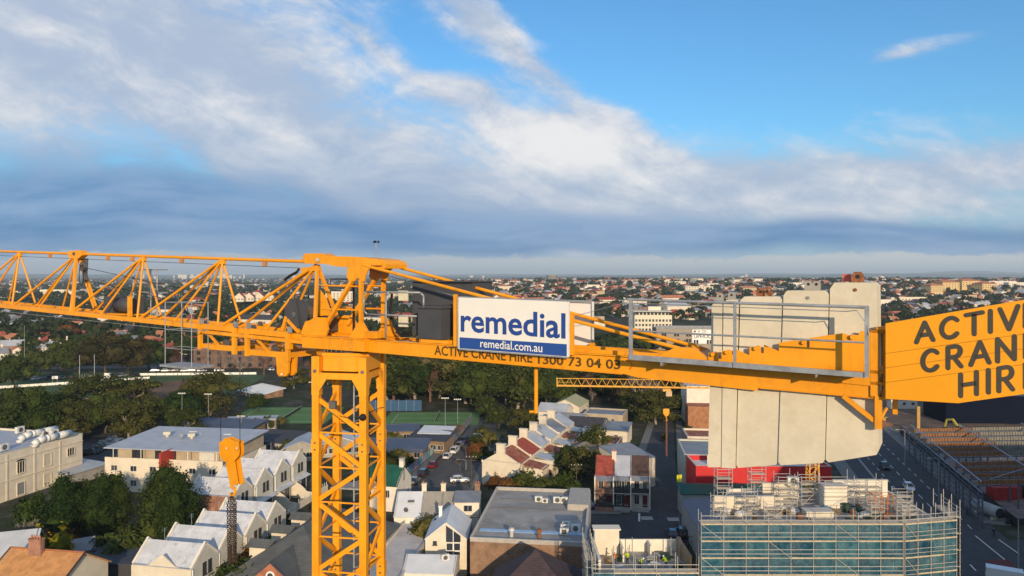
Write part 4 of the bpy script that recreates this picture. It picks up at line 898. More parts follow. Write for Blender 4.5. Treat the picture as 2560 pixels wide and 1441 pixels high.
R_BROWN = M('tile_brown', (.085, .05, .042), .85, 0, .25, .9); R_FLAT = M('roof_membrane_grey', (.31, .295, .275), .85, 0, .22, .22, col2=(.37, .36, .35)); R_PURP = M('slate_purple', (.060, .040, .044), .8, 0, .3, 1., stripe=(2, .22, .25))
GLASS = glass_mat('window_glass'); GLASSB = glass_mat('window_blind_glass', (.10, .10, .10), .2); FRAME = M('window_frame_white', (.62, .60, .56), .6); FRAMED = M('window_frame_dark', (.04, .04, .045), .5)
WC = {}
def win(parent, face, a, z, w, h, L, D, frame=FRAME, glass=GLASS, sill=True, name='window', proud=.10, mull=1):
    k = (round(w, 2), round(h, 2), frame.name, glass.name, sill, mull)
    if k not in WC:
        mb = MB(); t = .07
        for s in (-1, 1): mb.box(s*(w/2-t/2), -proud/2, 0, t, proud, h); mb.box(0, -proud/2, s*(h/2-t/2), w-2*t, proud, t)
        for i in range(1, mull+1): mb.box(-w/2+w*i/(mull+1), -proud*.35, 0, .045, proud*.7, h-2*t)
        if sill: mb.box(0, -proud*.8, -h/2-.05, w+.2, proud*1.6, .09)
        WC[k] = (mb.mesh('window', frame), MB().box(0, -.012, 0, w-2*t, .03, h-2*t).mesh('pane', glass))
    fm, gm = WC[k]
    o = link(name, fm, parent); g = link('pane', gm, o)
    if face == 'f': o.location = (a, -D/2, z)
    elif face == 'b': o.location = (a, D/2, z); o.rotation_euler = (0, 0, pi)
    elif face == 'r': o.location = (L/2, a, z); o.rotation_euler = (0, 0, pi/2)
    else: o.location = (-L/2, a, z); o.rotation_euler = (0, 0, -pi/2)
    return o
def roof_mb(typ, L, D, h, rh, ov, axis='x', t=.14):
    mb = MB()
    if typ == 'gable':
        if axis == 'x':
            a, b = L/2+ov, D/2+ov; e = h-rh*ov/(D/2)
            mb.slab([(-a, -b, e), (a, -b, e), (a, 0, h+rh), (-a, 0, h+rh)], t).slab([(-a, 0, h+rh), (a, 0, h+rh), (a, b, e), (-a, b, e)], t)
        else:
            a, b = L/2+ov, D/2+ov; e = h-rh*ov/(L/2)
            mb.slab([(0, -b, h+rh), (a, -b, e), (a, b, e), (0, b, h+rh)], t).slab([(-a, -b, e), (0, -b, h+rh), (0, b, h+rh), (-a, b, e)], t)
    elif typ == 'hip':
        a, b = L/2+ov, D/2+ov; r = max(0, a-b) if a >= b else 0; q = max(0, b-a) if b > a else 0
        mb.add([(-a, -b, h), (a, -b, h), (a, b, h), (-a, b, h), (-r, -q, h+rh), (r, q, h+rh), (-a, -b, h-.12), (a, -b, h-.12), (a, b, h-.12), (-a, b, h-.12)],
               ([(0, 1, 5, 4), (1, 2, 5), (2, 3, 4, 5), (3, 0, 4)] if r >= q else [(0, 1, 4), (1, 2, 5, 4), (2, 3, 5), (3, 0, 4, 5)])+[(0, 6, 7, 1), (1, 7, 8, 2), (2, 8, 9, 3), (3, 9, 6, 0), (9, 8, 7, 6)])
    elif typ == 'skillion':
        a, b = L/2+ov, D/2+ov
        if axis == 'x': mb.slab([(-a, -b, h), (a, -b, h), (a, b, h+rh), (-a, b, h+rh)], t)
        else: mb.slab([(-a, -b, h), (a, -b, h+rh), (a, b, h+rh), (-a, b, h)], t)
    elif typ == 'flat':
        mb.box(0, 0, h+.03, L-.02, D-.02, .06)
    return mb
def bld(name, label, cat, cx, cy, L, D, rot, h, wall, roof='gable', rh=2., rmat=R_RED, ov=.3, axis='x', par=0., chim=(), wins=(), group=None, pmat=None, z0=0., frame=FRAME, glass=GLASS):
    t = thing(name, label, cat, (cx, cy, z0), rot, group)
    mb = MB(); b = [(-L/2, -D/2), (L/2, -D/2), (L/2, D/2), (-L/2, D/2)]; mb.prism(b, 0, h)
    if roof == 'gable':
        if axis == 'x':
            for s in (-1, 1): mb.prism([(0, 0)], 0, 0) if False else mb.add([(s*L/2, -D/2, h), (s*L/2, D/2, h), (s*L/2, 0, h+rh), (s*(L/2-.15), -D/2, h), (s*(L/2-.15), D/2, h), (s*(L/2-.15), 0, h+rh)], [(0, 1, 2), (5, 4, 3), (1, 4, 5, 2), (2, 5, 3, 0)])
        else:
            for s in (-1, 1): mb.add([(-L/2, s*D/2, h), (L/2, s*D/2, h), (0, s*D/2, h+rh), (-L/2, s*(D/2-.15), h), (L/2, s*(D/2-.15), h), (0, s*(D/2-.15), h+rh)], [(0, 1, 2), (5, 4, 3), (1, 4, 5, 2), (2, 5, 3, 0)])
    if roof == 'skillion':
        if axis == 'x': mb.add([(-L/2, -D/2, h), (L/2, -D/2, h), (L/2, D/2, h), (-L/2, D/2, h), (L/2, D/2, h+rh-.03), (-L/2, D/2, h+rh-.03)], [(0, 3, 5), (1, 4, 2), (3, 2, 4, 5)])
        else: mb.add([(-L/2, -D/2, h), (L/2, -D/2, h), (L/2, D/2, h), (-L/2, D/2, h), (L/2, -D/2, h+rh-.03), (L/2, D/2, h+rh-.03)], [(0, 1, 4), (3, 5, 2), (1, 2, 5, 4)])
    part('wall', mb, wall, t)
    ro = part('roof', roof_mb(roof, L, D, h, rh, ov, axis), rmat, t)
    if par:
        pm = MB(); k = .25
        pm.box(0, -D/2+k/2, h+par/2, L, k, par).box(0, D/2-k/2, h+par/2, L, k, par).box(-L/2+k/2, 0, h+par/2, k, D-2*k, par).box(L/2-k/2, 0, h+par/2, k, D-2*k, par)
        part('parapet', pm, pmat or wall, t)
        cm = MB()
        cm.box(0, -D/2+k/2, h+par+.03, L+.1, k+.1, .06).box(0, D/2-k/2, h+par+.03, L+.1, k+.1, .06).box(-L/2+k/2, 0, h+par+.03, k+.1, D-2*k, .06).box(L/2-k/2, 0, h+par+.03, k+.1, D-2*k, .06)
        part('coping', cm, M('coping_light', (.50, .47, .42), .85), t)
    for (x, y, zt, w, d, mt) in chim:
        c = link('chimney', MB().box(x, y, (h+zt)/2, w, d, zt-h).box(x, y, zt+.08, w+.16, d+.16, .16).mesh('chimney', mt), ro)
        for q in range(max(1, int(w/.45))): link('chimney_pot', MB().tube((x-w/2+.22+q*.42, y, zt+.16), (x-w/2+.22+q*.42, y, zt+.55), .11, 7).mesh('chimney_pot', R_TER), ro)
    for wspec in wins:
        face, n, z, w, hh = wspec[:5]; S = L if face in 'fb' else D; m_ = wspec[5] if len(wspec) > 5 else None
        for i in range(n):
            a = -S/2+S*(i+.5)/n if m_ is None else m_[i]
            win(t, face, a, z, w, hh, L, D, frame, glass if (i*7+int(z*3)) % 3 else GLASSB)
    return t
def fit(ul, vl, ur, vr, z, D):
    """front edge seen at (ul,vl)-(ur,vr) at height z; returns centre, length, depth, yaw"""
    a = Gp(ul, vl, z); b = Gp(ur, vr, z); L = hypot(b[0]-a[0], b[1]-a[1]); r = atan2(b[1]-a[1], b[0]-a[0])
    return (a[0]+b[0])/2-sin(r)*D/2, (a[1]+b[1])/2+cos(r)*D/2, L, D, r
# ------------------------------------------------------------------ suburb behind: houses and trees to the horizon
def mk_suburb_house(i):
    rng = random.Random(100+i); wm = [WALLW, WALLC, BRICKR, WALLW, SAND, WALLC, BRICKB, WALLW][i % 8]; rm = [R_RED, R_TER, R_RED, R_GREY, R_TER, R_LG, R_RED, R_SLATE, R_TER, R_RED][i % 10]
    rn = {R_RED: 'red-tiled', R_TER: 'terracotta-tiled', R_GREY: 'grey-roofed', R_LG: 'pale steel-roofed', R_SLATE: 'slate-roofed'}[rm]; wn = {WALLW: 'white', WALLC: 'cream', BRICKR: 'red brick', SAND: 'sandstone', BRICKB: 'brown brick'}[wm]
    L = rng.uniform(9, 15); D = rng.uniform(8, 11); h = rng.choice([3.2, 3.4, 3.6, 5.8]); typ = ['gable', 'hip', 'gable'][i % 3]
    t = bld('suburb_house', f'small {rn} {wn} house among the trees of the suburb behind', 'house', 0, 0, L, D, 0, h, wm, typ, rng.uniform(2.4, 3.4), rm, .5, 'y' if i % 2 else 'x', chim=[(L*.2, D*.1, h+rng.uniform(2.9, 3.8), .9, .6, BRICKR)] if i % 2 else (), wins=[('f', 3, 1.6, 1.3, 1.4)]+([('f', 3, 4.8, 1.2, 1.3)] if h > 5 else []), group='houses of the suburb behind the park')
    return t
SH = [mk_suburb_house(i) for i in range(12)]
TP = {}
def tp(key, *a, **k): TP[key] = make_tree(*a, **k)
tp('wood_gum', 'gum_tree', 'grey-green gum tree in the wood behind the tennis courts', 11, 15, 7.5, 'gum', 'gum', 3600, .75, BARKP)
tp('wood_olive', 'gum_tree', 'olive gum tree in the wood behind the tennis courts', 12, 14, 6.5, 'gum', 'olive', 3600, .75, BARKP)
tp('wood_dark', 'evergreen_tree', 'dark evergreen in the wood behind the tennis courts', 13, 13, 6.5, 'round', 'dark', 3000, .75)
tp('fig', 'fig_tree', 'broad fig tree', 14, 17, 10.5, 'round', 'fig', 6500, .75)
tp('round_green', 'evergreen_tree', 'round evergreen', 15, 12, 7, 'round', 'mid', 5200, .6)
tp('park_gum', 'gum_tree', 'gum', 16, 16, 9.5, 'gum', 'olive', 6500, .65, BARKP)
tp('park_dark', 'evergreen_tree', 'dark', 17, 13, 8, 'round', 'dark', 5200, .65)
tp('sub_a', 'suburb_tree', 'dark green tree between the houses of the suburb behind', 18, 10, 5.5, 'round', 'dark', 420, 1.35)
tp('sub_b', 'suburb_tree', 'olive tree between the houses of the suburb behind', 19, 11, 5, 'gum', 'olive', 420, 1.4)
tp('sub_c', 'suburb_tree', 'mid green tree between the houses of the suburb behind', 20, 9, 5.5, 'round', 'mid', 420, 1.3)
tp('column', 'screen_tree', 'tall', 21, 11.5, 2.9, 'column', 'dark', 9000, .34)
tp('column2', 'screen_tree', 'tall', 22, 10.5, 2.6, 'column', 'mid', 8500, .33)
tp('bush', 'garden_bush', 'bush', 23, 4, 2.6, 'bush', 'mid', 2200, .34); tp('bush_olive', 'garden_bush', 'bush', 24, 4, 2.6, 'bush', 'olive', 2200, .34)
tp('bush_rust', 'garden_bush', 'bush', 25, 4, 2.6, 'bush', 'rust', 1800, .34); tp('garden', 'garden_tree', 'tree', 26, 8, 4.2, 'gum', 'olive', 3600, .4, BARK)
tp('autumn', 'autumn_tree', 'tree', 27, 11, 6, 'round', 'rust', 2200, .8); tp('lime', 'garden_tree', 'tree', 28, 4, 1.6, 'bush', 'lime', 700, .3)
TP['bare'] = make_bare('bare_tree', 'leafless tree', 31, 11, 6); TP['bare2'] = make_bare('bare_tree', 'leafless tree', 32, 11, 6, M('twig_red_brown', (.15, .085, .06), .95), .4); TP['bare3'] = make_bare('bare_tree', 'leafless tree', 33, 12, 5, M('twig_pale', (.24, .20, .165), .95), 1.6)
TP['palm'] = make_palm('palm_tree', 'palm', 41, 6.5, 2.4); TP['strel'] = make_palm('bird_of_paradise', 'broad-leaved garden palm', 42, 2.4, 2.4, 'mid', 34, False)
USED = set()
TREE_XY = []
def tree(key, x, y, h=None, label=None, group=None, rz=None, wide=1.):
    p = TP[key]; z = float(hgt(x, y)); rz = RNG.uniform(0, 6.28) if rz is None else rz
    base = {'wood_gum': 15, 'wood_olive': 14, 'wood_dark': 13, 'fig': 17, 'round_green': 12, 'park_gum': 16, 'park_dark': 13, 'sub_a': 10, 'sub_b': 11, 'sub_c': 9, 'column': 11.5, 'column2': 10.5, 'bush': 4, 'bush_olive': 4, 'bush_rust': 4, 'garden': 8, 'autumn': 11, 'lime': 4, 'bare': 11, 'bare2': 11, 'bare3': 12, 'palm': 8, 'strel': 4.4}[key]
    s = (h or base)/base; sc = (s*wide, s*wide, s)
    if key in USED: o = dup(p, (x, y, z), rz, sc, label, group)
    else:
        USED.add(key); o = p; o.location = (x, y, z); o.rotation_euler = (0, 0, rz); o.scale = sc
        if label: o['label'] = label
        if group: o['group'] = group
    TREE_XY.append((x, y)); return o
def tpx(key, u, Y, vtop, label=None, group=None, wide=1.):
    """tree at column u and distance Y whose top reaches row vtop"""
    x = (u-1280)/FP*Y; return tree(key, x, Y, HC-(vtop-VH)/FP*Y-float(hgt(x, Y)), label, group, None, wide)
rg = np.random.default_rng(5)
hs = []
for _ in range(12000):
    y = 430*math.exp(rg.uniform(0, math.log(15))); r = rg.uniform(-.76, .76); x = r*y
    if y < 620 and -.22 < r < .28: continue
    if y < 760 and .10 < r < .32: continue          # office and warehouse stand here
    if r < -.12 and y > 900 and rg.uniform() < .42: continue
    an = .42 if x > -.1*y else -.35                     # streets: rows of houses back to back
    pq = (x*cos(an)+y*sin(an), -x*sin(an)+y*cos(an)); q_ = round(pq[1]/44)*44+float(rg.choice([-10, 10])); x, y = pq[0]*cos(an)-q_*sin(an), pq[0]*sin(an)+q_*cos(an)
    if y < 432: continue
    hs.append((y, x))
    if len(hs) >= 5200: break
hs.sort(); keep = []
grid = {}
for y, x in hs:
    c = (int(x//13), int(y//13))
    if c in grid: continue
    grid[c] = 1; keep.append((y, x))
N_IND = 270
def where(x, y):
    u = 1280+FP*x/y
    return ('seen under the jib tip' if u < 330 else 'seen through the jib' if u < 700 else 'behind the crane head' if u < 1000 else 'above the sign board' if u < 1430 else 'beyond the counter-jib ties' if u < 1770 else 'behind the counterweights' if u < 2215 else 'above the orange name board') + (', in the nearest streets' if y < 560 else ', in the middle streets' if y < 720 else ', in the farther streets')
def area_label(o, x, y): o['label'] = o['label'].split(' house')[0]+' house '+where(x, y)
WM = [WALLW, WALLC, BRICKR, SAND, WALLW, WALLC]; RM = [R_RED, R_TER, R_GREY, R_LG, R_RED, R_TER, R_SLATE]
SV = []; SF = []; SM = []
for k, (y, x) in enumerate(keep):
    z = float(hgt(x, y)); yaw = (.42 if x > -.1*y else -.35) + rg.normal(0, .05) + (pi/2 if rg.uniform() < .3 else 0)
    if k < N_IND:
        i = (k*5+3) % 12
        if k < 12: i = k; SH[i].location = (x, y, z); SH[i].rotation_euler = (0, 0, yaw)
        hob = SH[i] if k < 12 else dup(SH[i], (x, y, z), yaw, float(rg.uniform(.85, 1.25)))
        area_label(hob, x, y)
        continue
    big = rg.uniform() < .04; L = rg.uniform(11, 18)*(2.2 if big else 1); D = rg.uniform(9, 13)*(1.5 if big else 1); h = (rg.uniform(6, 11) if big else rg.choice([2.8, 3.2, 5.2])); rh = 0 if big and rg.uniform() < .6 else rg.uniform(2.6, 4.)
    c, s = cos(yaw), sin(yaw); wi = int(rg.integers(0, 6)) if not big else int(rg.choice([0, 1, 1, 3])); ri = 6+int(rg.choice([0, 1, 2, 3, 4, 5, 6]) if x > -.1*y else rg.choice([2, 3, 1, 0, 6]))
    b = len(SV); P = [(-L/2, -D/2), (L/2, -D/2), (L/2, D/2), (-L/2, D/2)]
    for zz_ in (-1, h):
        SV += [(x+px*c-py*s, y+px*s+py*c, z+zz_) for px, py in P]
    rl = L*.5 if rg.uniform() < .5 else L*.22
    SV += [(x-rl*c, y-rl*s, z+h+max(rh, .1)), (x+rl*c, y+rl*s, z+h+max(rh, .1))]
    SF += [(b, b+1, b+5, b+4), (b+1, b+2, b+6, b+5), (b+2, b+3, b+7, b+6), (b+3, b, b+4, b+7)]; SM += [wi]*4
    SF += [(b+4, b+5, b+9, b+8), (b+6, b+7, b+8, b+9), (b+5, b+6, b+9), (b+7, b+4, b+8)]; SM += [ri, ri, ri if rl < L*.4 else wi, ri if rl < L*.4 else wi]
me = bpy.data.meshes.new('suburb_houses_far'); me.from_pydata(SV, [], SF)
for m_ in WM+RM: me.materials.append(m_)
me.polygons.foreach_set('material_index', np.array(SM, np.int32)); me.update()
tag(link('distant_suburb_houses', me), 'mass of tiny red and white houses reaching to the horizon', 'houses', kind='stuff')
# trees of the suburb
ts = []
for _ in range(8200):
    y = 420*math.exp(rg.uniform(0, math.log(26))); r = rg.uniform(-.78, .78); ts.append((y, r*y))
ts.sort(); n_t = 0; QP, QN, QS = [], [], []; FV = []
for y, x in ts:
    r = x/y
    if y < 700 and .10 < r < .29 and y > 480: continue
    if r < -.28 and y < 850 and rg.uniform() < .6: continue
    z = float(hgt(x, y))
    if n_t < 150 and y > 425:
        k = ['sub_a', 'sub_b', 'sub_c', 'sub_a'][n_t % 4]; o = tree(k, x, y, float(rg.uniform(7, 13)), None, 'trees of the suburb behind', None, float(rg.uniform(.9, 1.5))); n_t += 1; o['label'] = ['dark green', 'olive', 'mid green', 'dark green'][(n_t-1) % 4]+' suburb tree '+where(x, y); continue
    h = rg.uniform(6, 13)*(1.15 if r < -.1 else 1); R = h*rg.uniform(.4, .75); q = 34 if y < 1500 else (20 if y < 3500 else 11)
    d_ = rand_dir(q, rg, -.3); rad = rg.uniform(.6, 1., q)[:, None]
    QP.append(d_*rad*np.array([R, R, h*.42])+np.array([x, y, z+h*.55])); nn = d_+rg.normal(0, .5, (q, 3)); QN.append(nn/np.linalg.norm(nn, axis=1, keepdims=True)); QS.append(np.full(q, R*(.75 if q > 30 else 1.0 if q > 15 else 1.5)))
QP = np.concatenate(QP); QN = np.concatenate(QN); QS = np.concatenate(QS)
V, Fq = quads_at(QP, QN, QS, rg)
tag(link('distant_suburb_trees', npmesh('distant_suburb_trees', V, Fq, leaf_mat('leaf_suburb', (.020, .030, .014), (.070, .078, .036)))), 'dark green tree cover spreading through the far suburb', 'trees', kind='stuff')
# far towers on the left skyline, tank, hills
SKY = MB()
for _ in range(34):
    u = rg.normal(500, 60) if rg.uniform() < .7 else rg.uniform(150, 1900); Y = rg.uniform(7500, 10500); x = (u-1280)/FP*Y; hh = rg.uniform(25, 55) if u < 700 else rg.uniform(15, 45)
    SKY.box(x, Y, float(hgt(x, Y))+hh/2, rg.uniform(14, 60), 22, hh, rg.uniform(-.4, .4))
tag(link('distant_towers', SKY.mesh('distant_towers', WALLC)), 'pale towers of a far town centre on the hazy left skyline', 'towers', kind='stuff')
for nm, (Yh, fn) in {'far_hills': (17000, lambda u: 60+34*ss(1500, 2300, u)+26*ss(2250, 2460, u)-18*ss(2460, 2560, u)+14*math.exp(-((u-2440)/70)**2)+8*sin(u/90.)+5*sin(u/37.)), 'low_hills': (11500, lambda u: 52+6*sin(u/120.+1)+4*sin(u/47.)-16*ss(300, 900, u)+22*ss(1500, 2100, u))}.items():
    us = np.linspace(-900, 3500, 150); V = []; Fc = []
    for i, u in enumerate(us):
        x = (u-1280)/FP*Yh; hh = float(fn(u)); V += [(x, Yh-1400, -5), (x, Yh-500, hh*.75), (x, Yh, hh), (x, Yh+1500, -5)]
    for i in range(len(us)-1):
        for q in range(3): Fc.append((i*4+q, i*4+4+q, i*4+5+q, i*4+1+q))
    o = link('hills', npmesh(nm, V, Fc, M('hill_forest', (.035, .045, .03), .95, 0, .4, .004), True)); tag(o, kind='structure')
# ------------------------------------------------------------------ nearby buildings, left to right
def roof_unit(label, x, y, z, rz=0., s=1., group='rooftop air conditioners', name='air_conditioner'):
    t = thing(name, label, 'air conditioner', (x, y, z), rz, group)
    part('casing', MB().box(0, 0, .42*s, .95*s, .36*s, .72*s), M('ac_casing', (.62, .61, .57), .6), t)
    part('fan_grille', MB().tube((0, -.18*s, .42*s), (0, -.21*s, .42*s), .27*s, 14), M('ac_grille', (.09, .09, .09), .6), t)
    for q in (-.35, .35): part('foot', MB().box(q*s, 0, .03*s, .08*s, .4*s, .06*s), DGREY, t)
    return t
# white warehouse at the left edge: its long wall faces right
wa = Vector((-109.2, 125.)); wb = Vector((-98.1, 169.)); wr = atan2(wb.y-wa.y, wb.x-wa.x); wl = (wb-wa).length; wc_ = (wa+wb)/2+Vector((-sin(wr), cos(wr)))*14
ware = bld('warehouse', 'large cream rendered warehouse with arched windows at the left edge', 'building', wc_.x, wc_.y, wl, 28, wr, 9.4, WALLC, 'flat', 0, M('roof_pale_blue_grey', (.40, .43, .48), .7, 0, .1, .3), par=.45)
wt = (wb-wa).normalized()
def wall_a(Y): return (Y-wa.y)/wt.y-wl/2
for Y, z, w, h, g in ((153.6, 6.2, 1.9, 2.5, GLASS), (159.9, 6.1, 1.9, 2.6, M('blind_cream', (.55, .49, .38), .9)), (165.8, 6.4, 2., 1.8, GLASS), (147.3, 6.2, 1.9, 2.5, GLASS), (141, 6.2, 1.9, 2.5, GLASS), (153.6, 1.7, 1.9, 2.6, M('roller_grey', (.22, .22, .22), .7)), (159.9, 1.9, 1.9, 2.5, M('blind_cream', (.55, .49, .38), .9)), (147.3, 1.7, 1.9, 2.5, GLASS)):
    o = win(ware, 'f', wall_a(Y), z, w, h, wl, 28, WALLC, g, True, 'window', .16, 2 if g is GLASS else 0)
    if z > 3 and h > 2: link('arch', MB().add([(w/2*cos(t)*1.08, -.09, h/2+.38*sin(t)) for t in np.linspace(0, pi, 9)]+[(w/2*cos(t)*1.08, .0, h/2+.38*sin(t)) for t in np.linspace(0, pi, 9)], [tuple(range(9)), tuple(range(17, 8, -1))]+[(i, 9+i, 10+i, i+1) for i in range(8)]).mesh('arch', g if g is GLASS else WALLC), o)
for Y in (156.8, 150.5, 144.2, 163.0): part('pilaster', MB().box(wall_a(Y), -14.06, 4.7, .35, .12, 9.2), WALLC, ware)
part('string_course', MB().box(0, -14.08, 4.05, wl, .16, .18), WALLC, ware); part('string_course', MB().box(0, -14.08, 8.2, wl, .16, .18), WALLC, ware)
DUCT = M('duct_white', (.66, .65, .61), .5, .1)
def arcpts(c, r, a0, a1, ax, n=8): return [Vector(c)+Vector((cos(a)*r*ax[0], cos(a)*r*ax[1], sin(a)*r)) for a in np.linspace(a0, a1, n)]
for k, (u, v, r) in enumerate(((85, 1112, .75), (50, 1100, .7))):
    x, y = Gp(u, v, 10.); t = thing('air_duct', ['thick white curved duct along the warehouse roof edge', 'second white curved duct behind on the warehouse roof'][k], 'duct', (x, y, 9.46), 0, 'ducts on the warehouse roof')
    mb = MB(); mb.path([(0, 0, 0), (0, 0, .5), (.3, .8, 1.2), (1., 2.2, 1.35), (2.0, 5., 1.35), (2.9, 8, 1.35)], r, 12); part('duct_body', mb, DUCT, t, True)
    for q in range(4): part('duct_band', MB().tube((1.2+.33*q*1.2, 2.6+q*1.3, 1.35), (1.23+.33*q*1.2, 2.7+q*1.3, 1.35), r+.04, 14), GALV, t)
for k, (u, v) in enumerate(((122, 1088), (146, 1086), (60, 1078), (20, 1122))):
    x, y = Gp(u, v, 10.); roof_unit(['white air conditioner box on the warehouse roof nearest its corner', 'white air conditioner box second from the warehouse roof corner', 'white air conditioner box at the back of the warehouse roof', 'white air conditioner box low on the warehouse roof edge'][k], x-1, y, 9.46, wr, 2.0)
mb = MB()
for q in range(12): mb.tube((wa.x+wt.x*q*4-.9, wa.y+wt.y*q*4, 9.85), (wa.x+wt.x*q*4-.9, wa.y+wt.y*q*4, 10.9), .03, 5)
mb.tube((wa.x-.9, wa.y, 10.9), (wb.x-.9, wb.y, 10.9), .03, 5); o = link('roof_railing', mb.mesh('r', GALV, off=ware.location)); o.parent = ware; o.matrix_parent_inverse = Matrix.Rotation(-wr, 4, 'Z')
# low green-edged shed beside it
c = fit(176, 1180, 270, 1152, 3.2, 9); bld('garden_shed', 'low shed with pale roof and green gutter between warehouse and apartments', 'shed', *c, 2.6, WALLG, 'skillion', .6, R_LG, .4)
# apartment block
cx, cy, L, D, rr = fit(262, 1150, 556, 1162, 6.6, 19)
apt = bld('apartment_block', 'cream apartment block with low grey metal roof and red dividing wall', 'building', cx, cy, L, D, rr, 6.3, WALLC, 'flat', 0, R_FLAT, wins=[('f', 6, 5., 1.5, 1.2), ('f', 6, 1.9, 1.5, 1.4)])
part('upper_storey', MB().box(0, 1.6, 7.75, L-1.2, D-3.2, 2.9), WALLT, apt)
part('terrace_wall', MB().box(0, -D/2+.12, 6.75, L, .24, .9), WALLC, apt)
part('metal_roof', MB().slab([(-L/2-.5, -D/2+.2, 9.15), (L/2+.6, -D/2+.2, 9.15), (L/2+.6, D/2+.3, 9.9), (-L/2-.5, D/2+.3, 9.9)], .18), R_LG, apt)
part('red_wall', MB().box(L*.045, -D/2-.5, 6.9, .45, 4.6, 4.6), M('red_render', (.42, .045, .03), .8), apt)
for a, w in ((-L*.3, 2.6), (L*.3, 3.4), (-L*.12, 1.4)): part('terrace_door', MB().box(a, -D/2+3.16, 7.5, w, .08, 2.2), GLASS if a < 0 else FRAME, apt)
for a in (-L*.44, -L*.2, L*.2, L*.44): part('veranda_post', MB().beam((a, -D/2+.5, 6.4), (a, -D/2+.5, 9.1), .1, .1), WHITE, apt)
part('balcony', MB().box(L*.02, -D/2-.6, 3.6, 2.8, 1.2, 1.1), WALLW, apt)
for a, b in ((-L*.22, 1.), (L*.02, .2)):
    o = part('roof_ventilator', MB().tube((a, b, 9.3), (a, b, 10.0), .35, 8).box(a, b, 10.35, 1.3, 1.3, .7, .4, 1.25), M('vent_cream', (.62, .57, .46), .7), apt)
part('satellite_dish', MB().tube((-1.2, -1., 9.2), (-1.2, -1., 10.2), .04, 5).ball((-1.2, -1.15, 10.3), .55, .12, .55, 12, 6), M('dish_grey', (.25, .25, .26), .6), apt)
for a, b in ((-L*.02, 4.), (L*.25, 4.4), (-L*.1, 6.)): part('skylight', MB().box(a, b, 9.75, 1.7, .7, .08, .25), WHITE, apt)
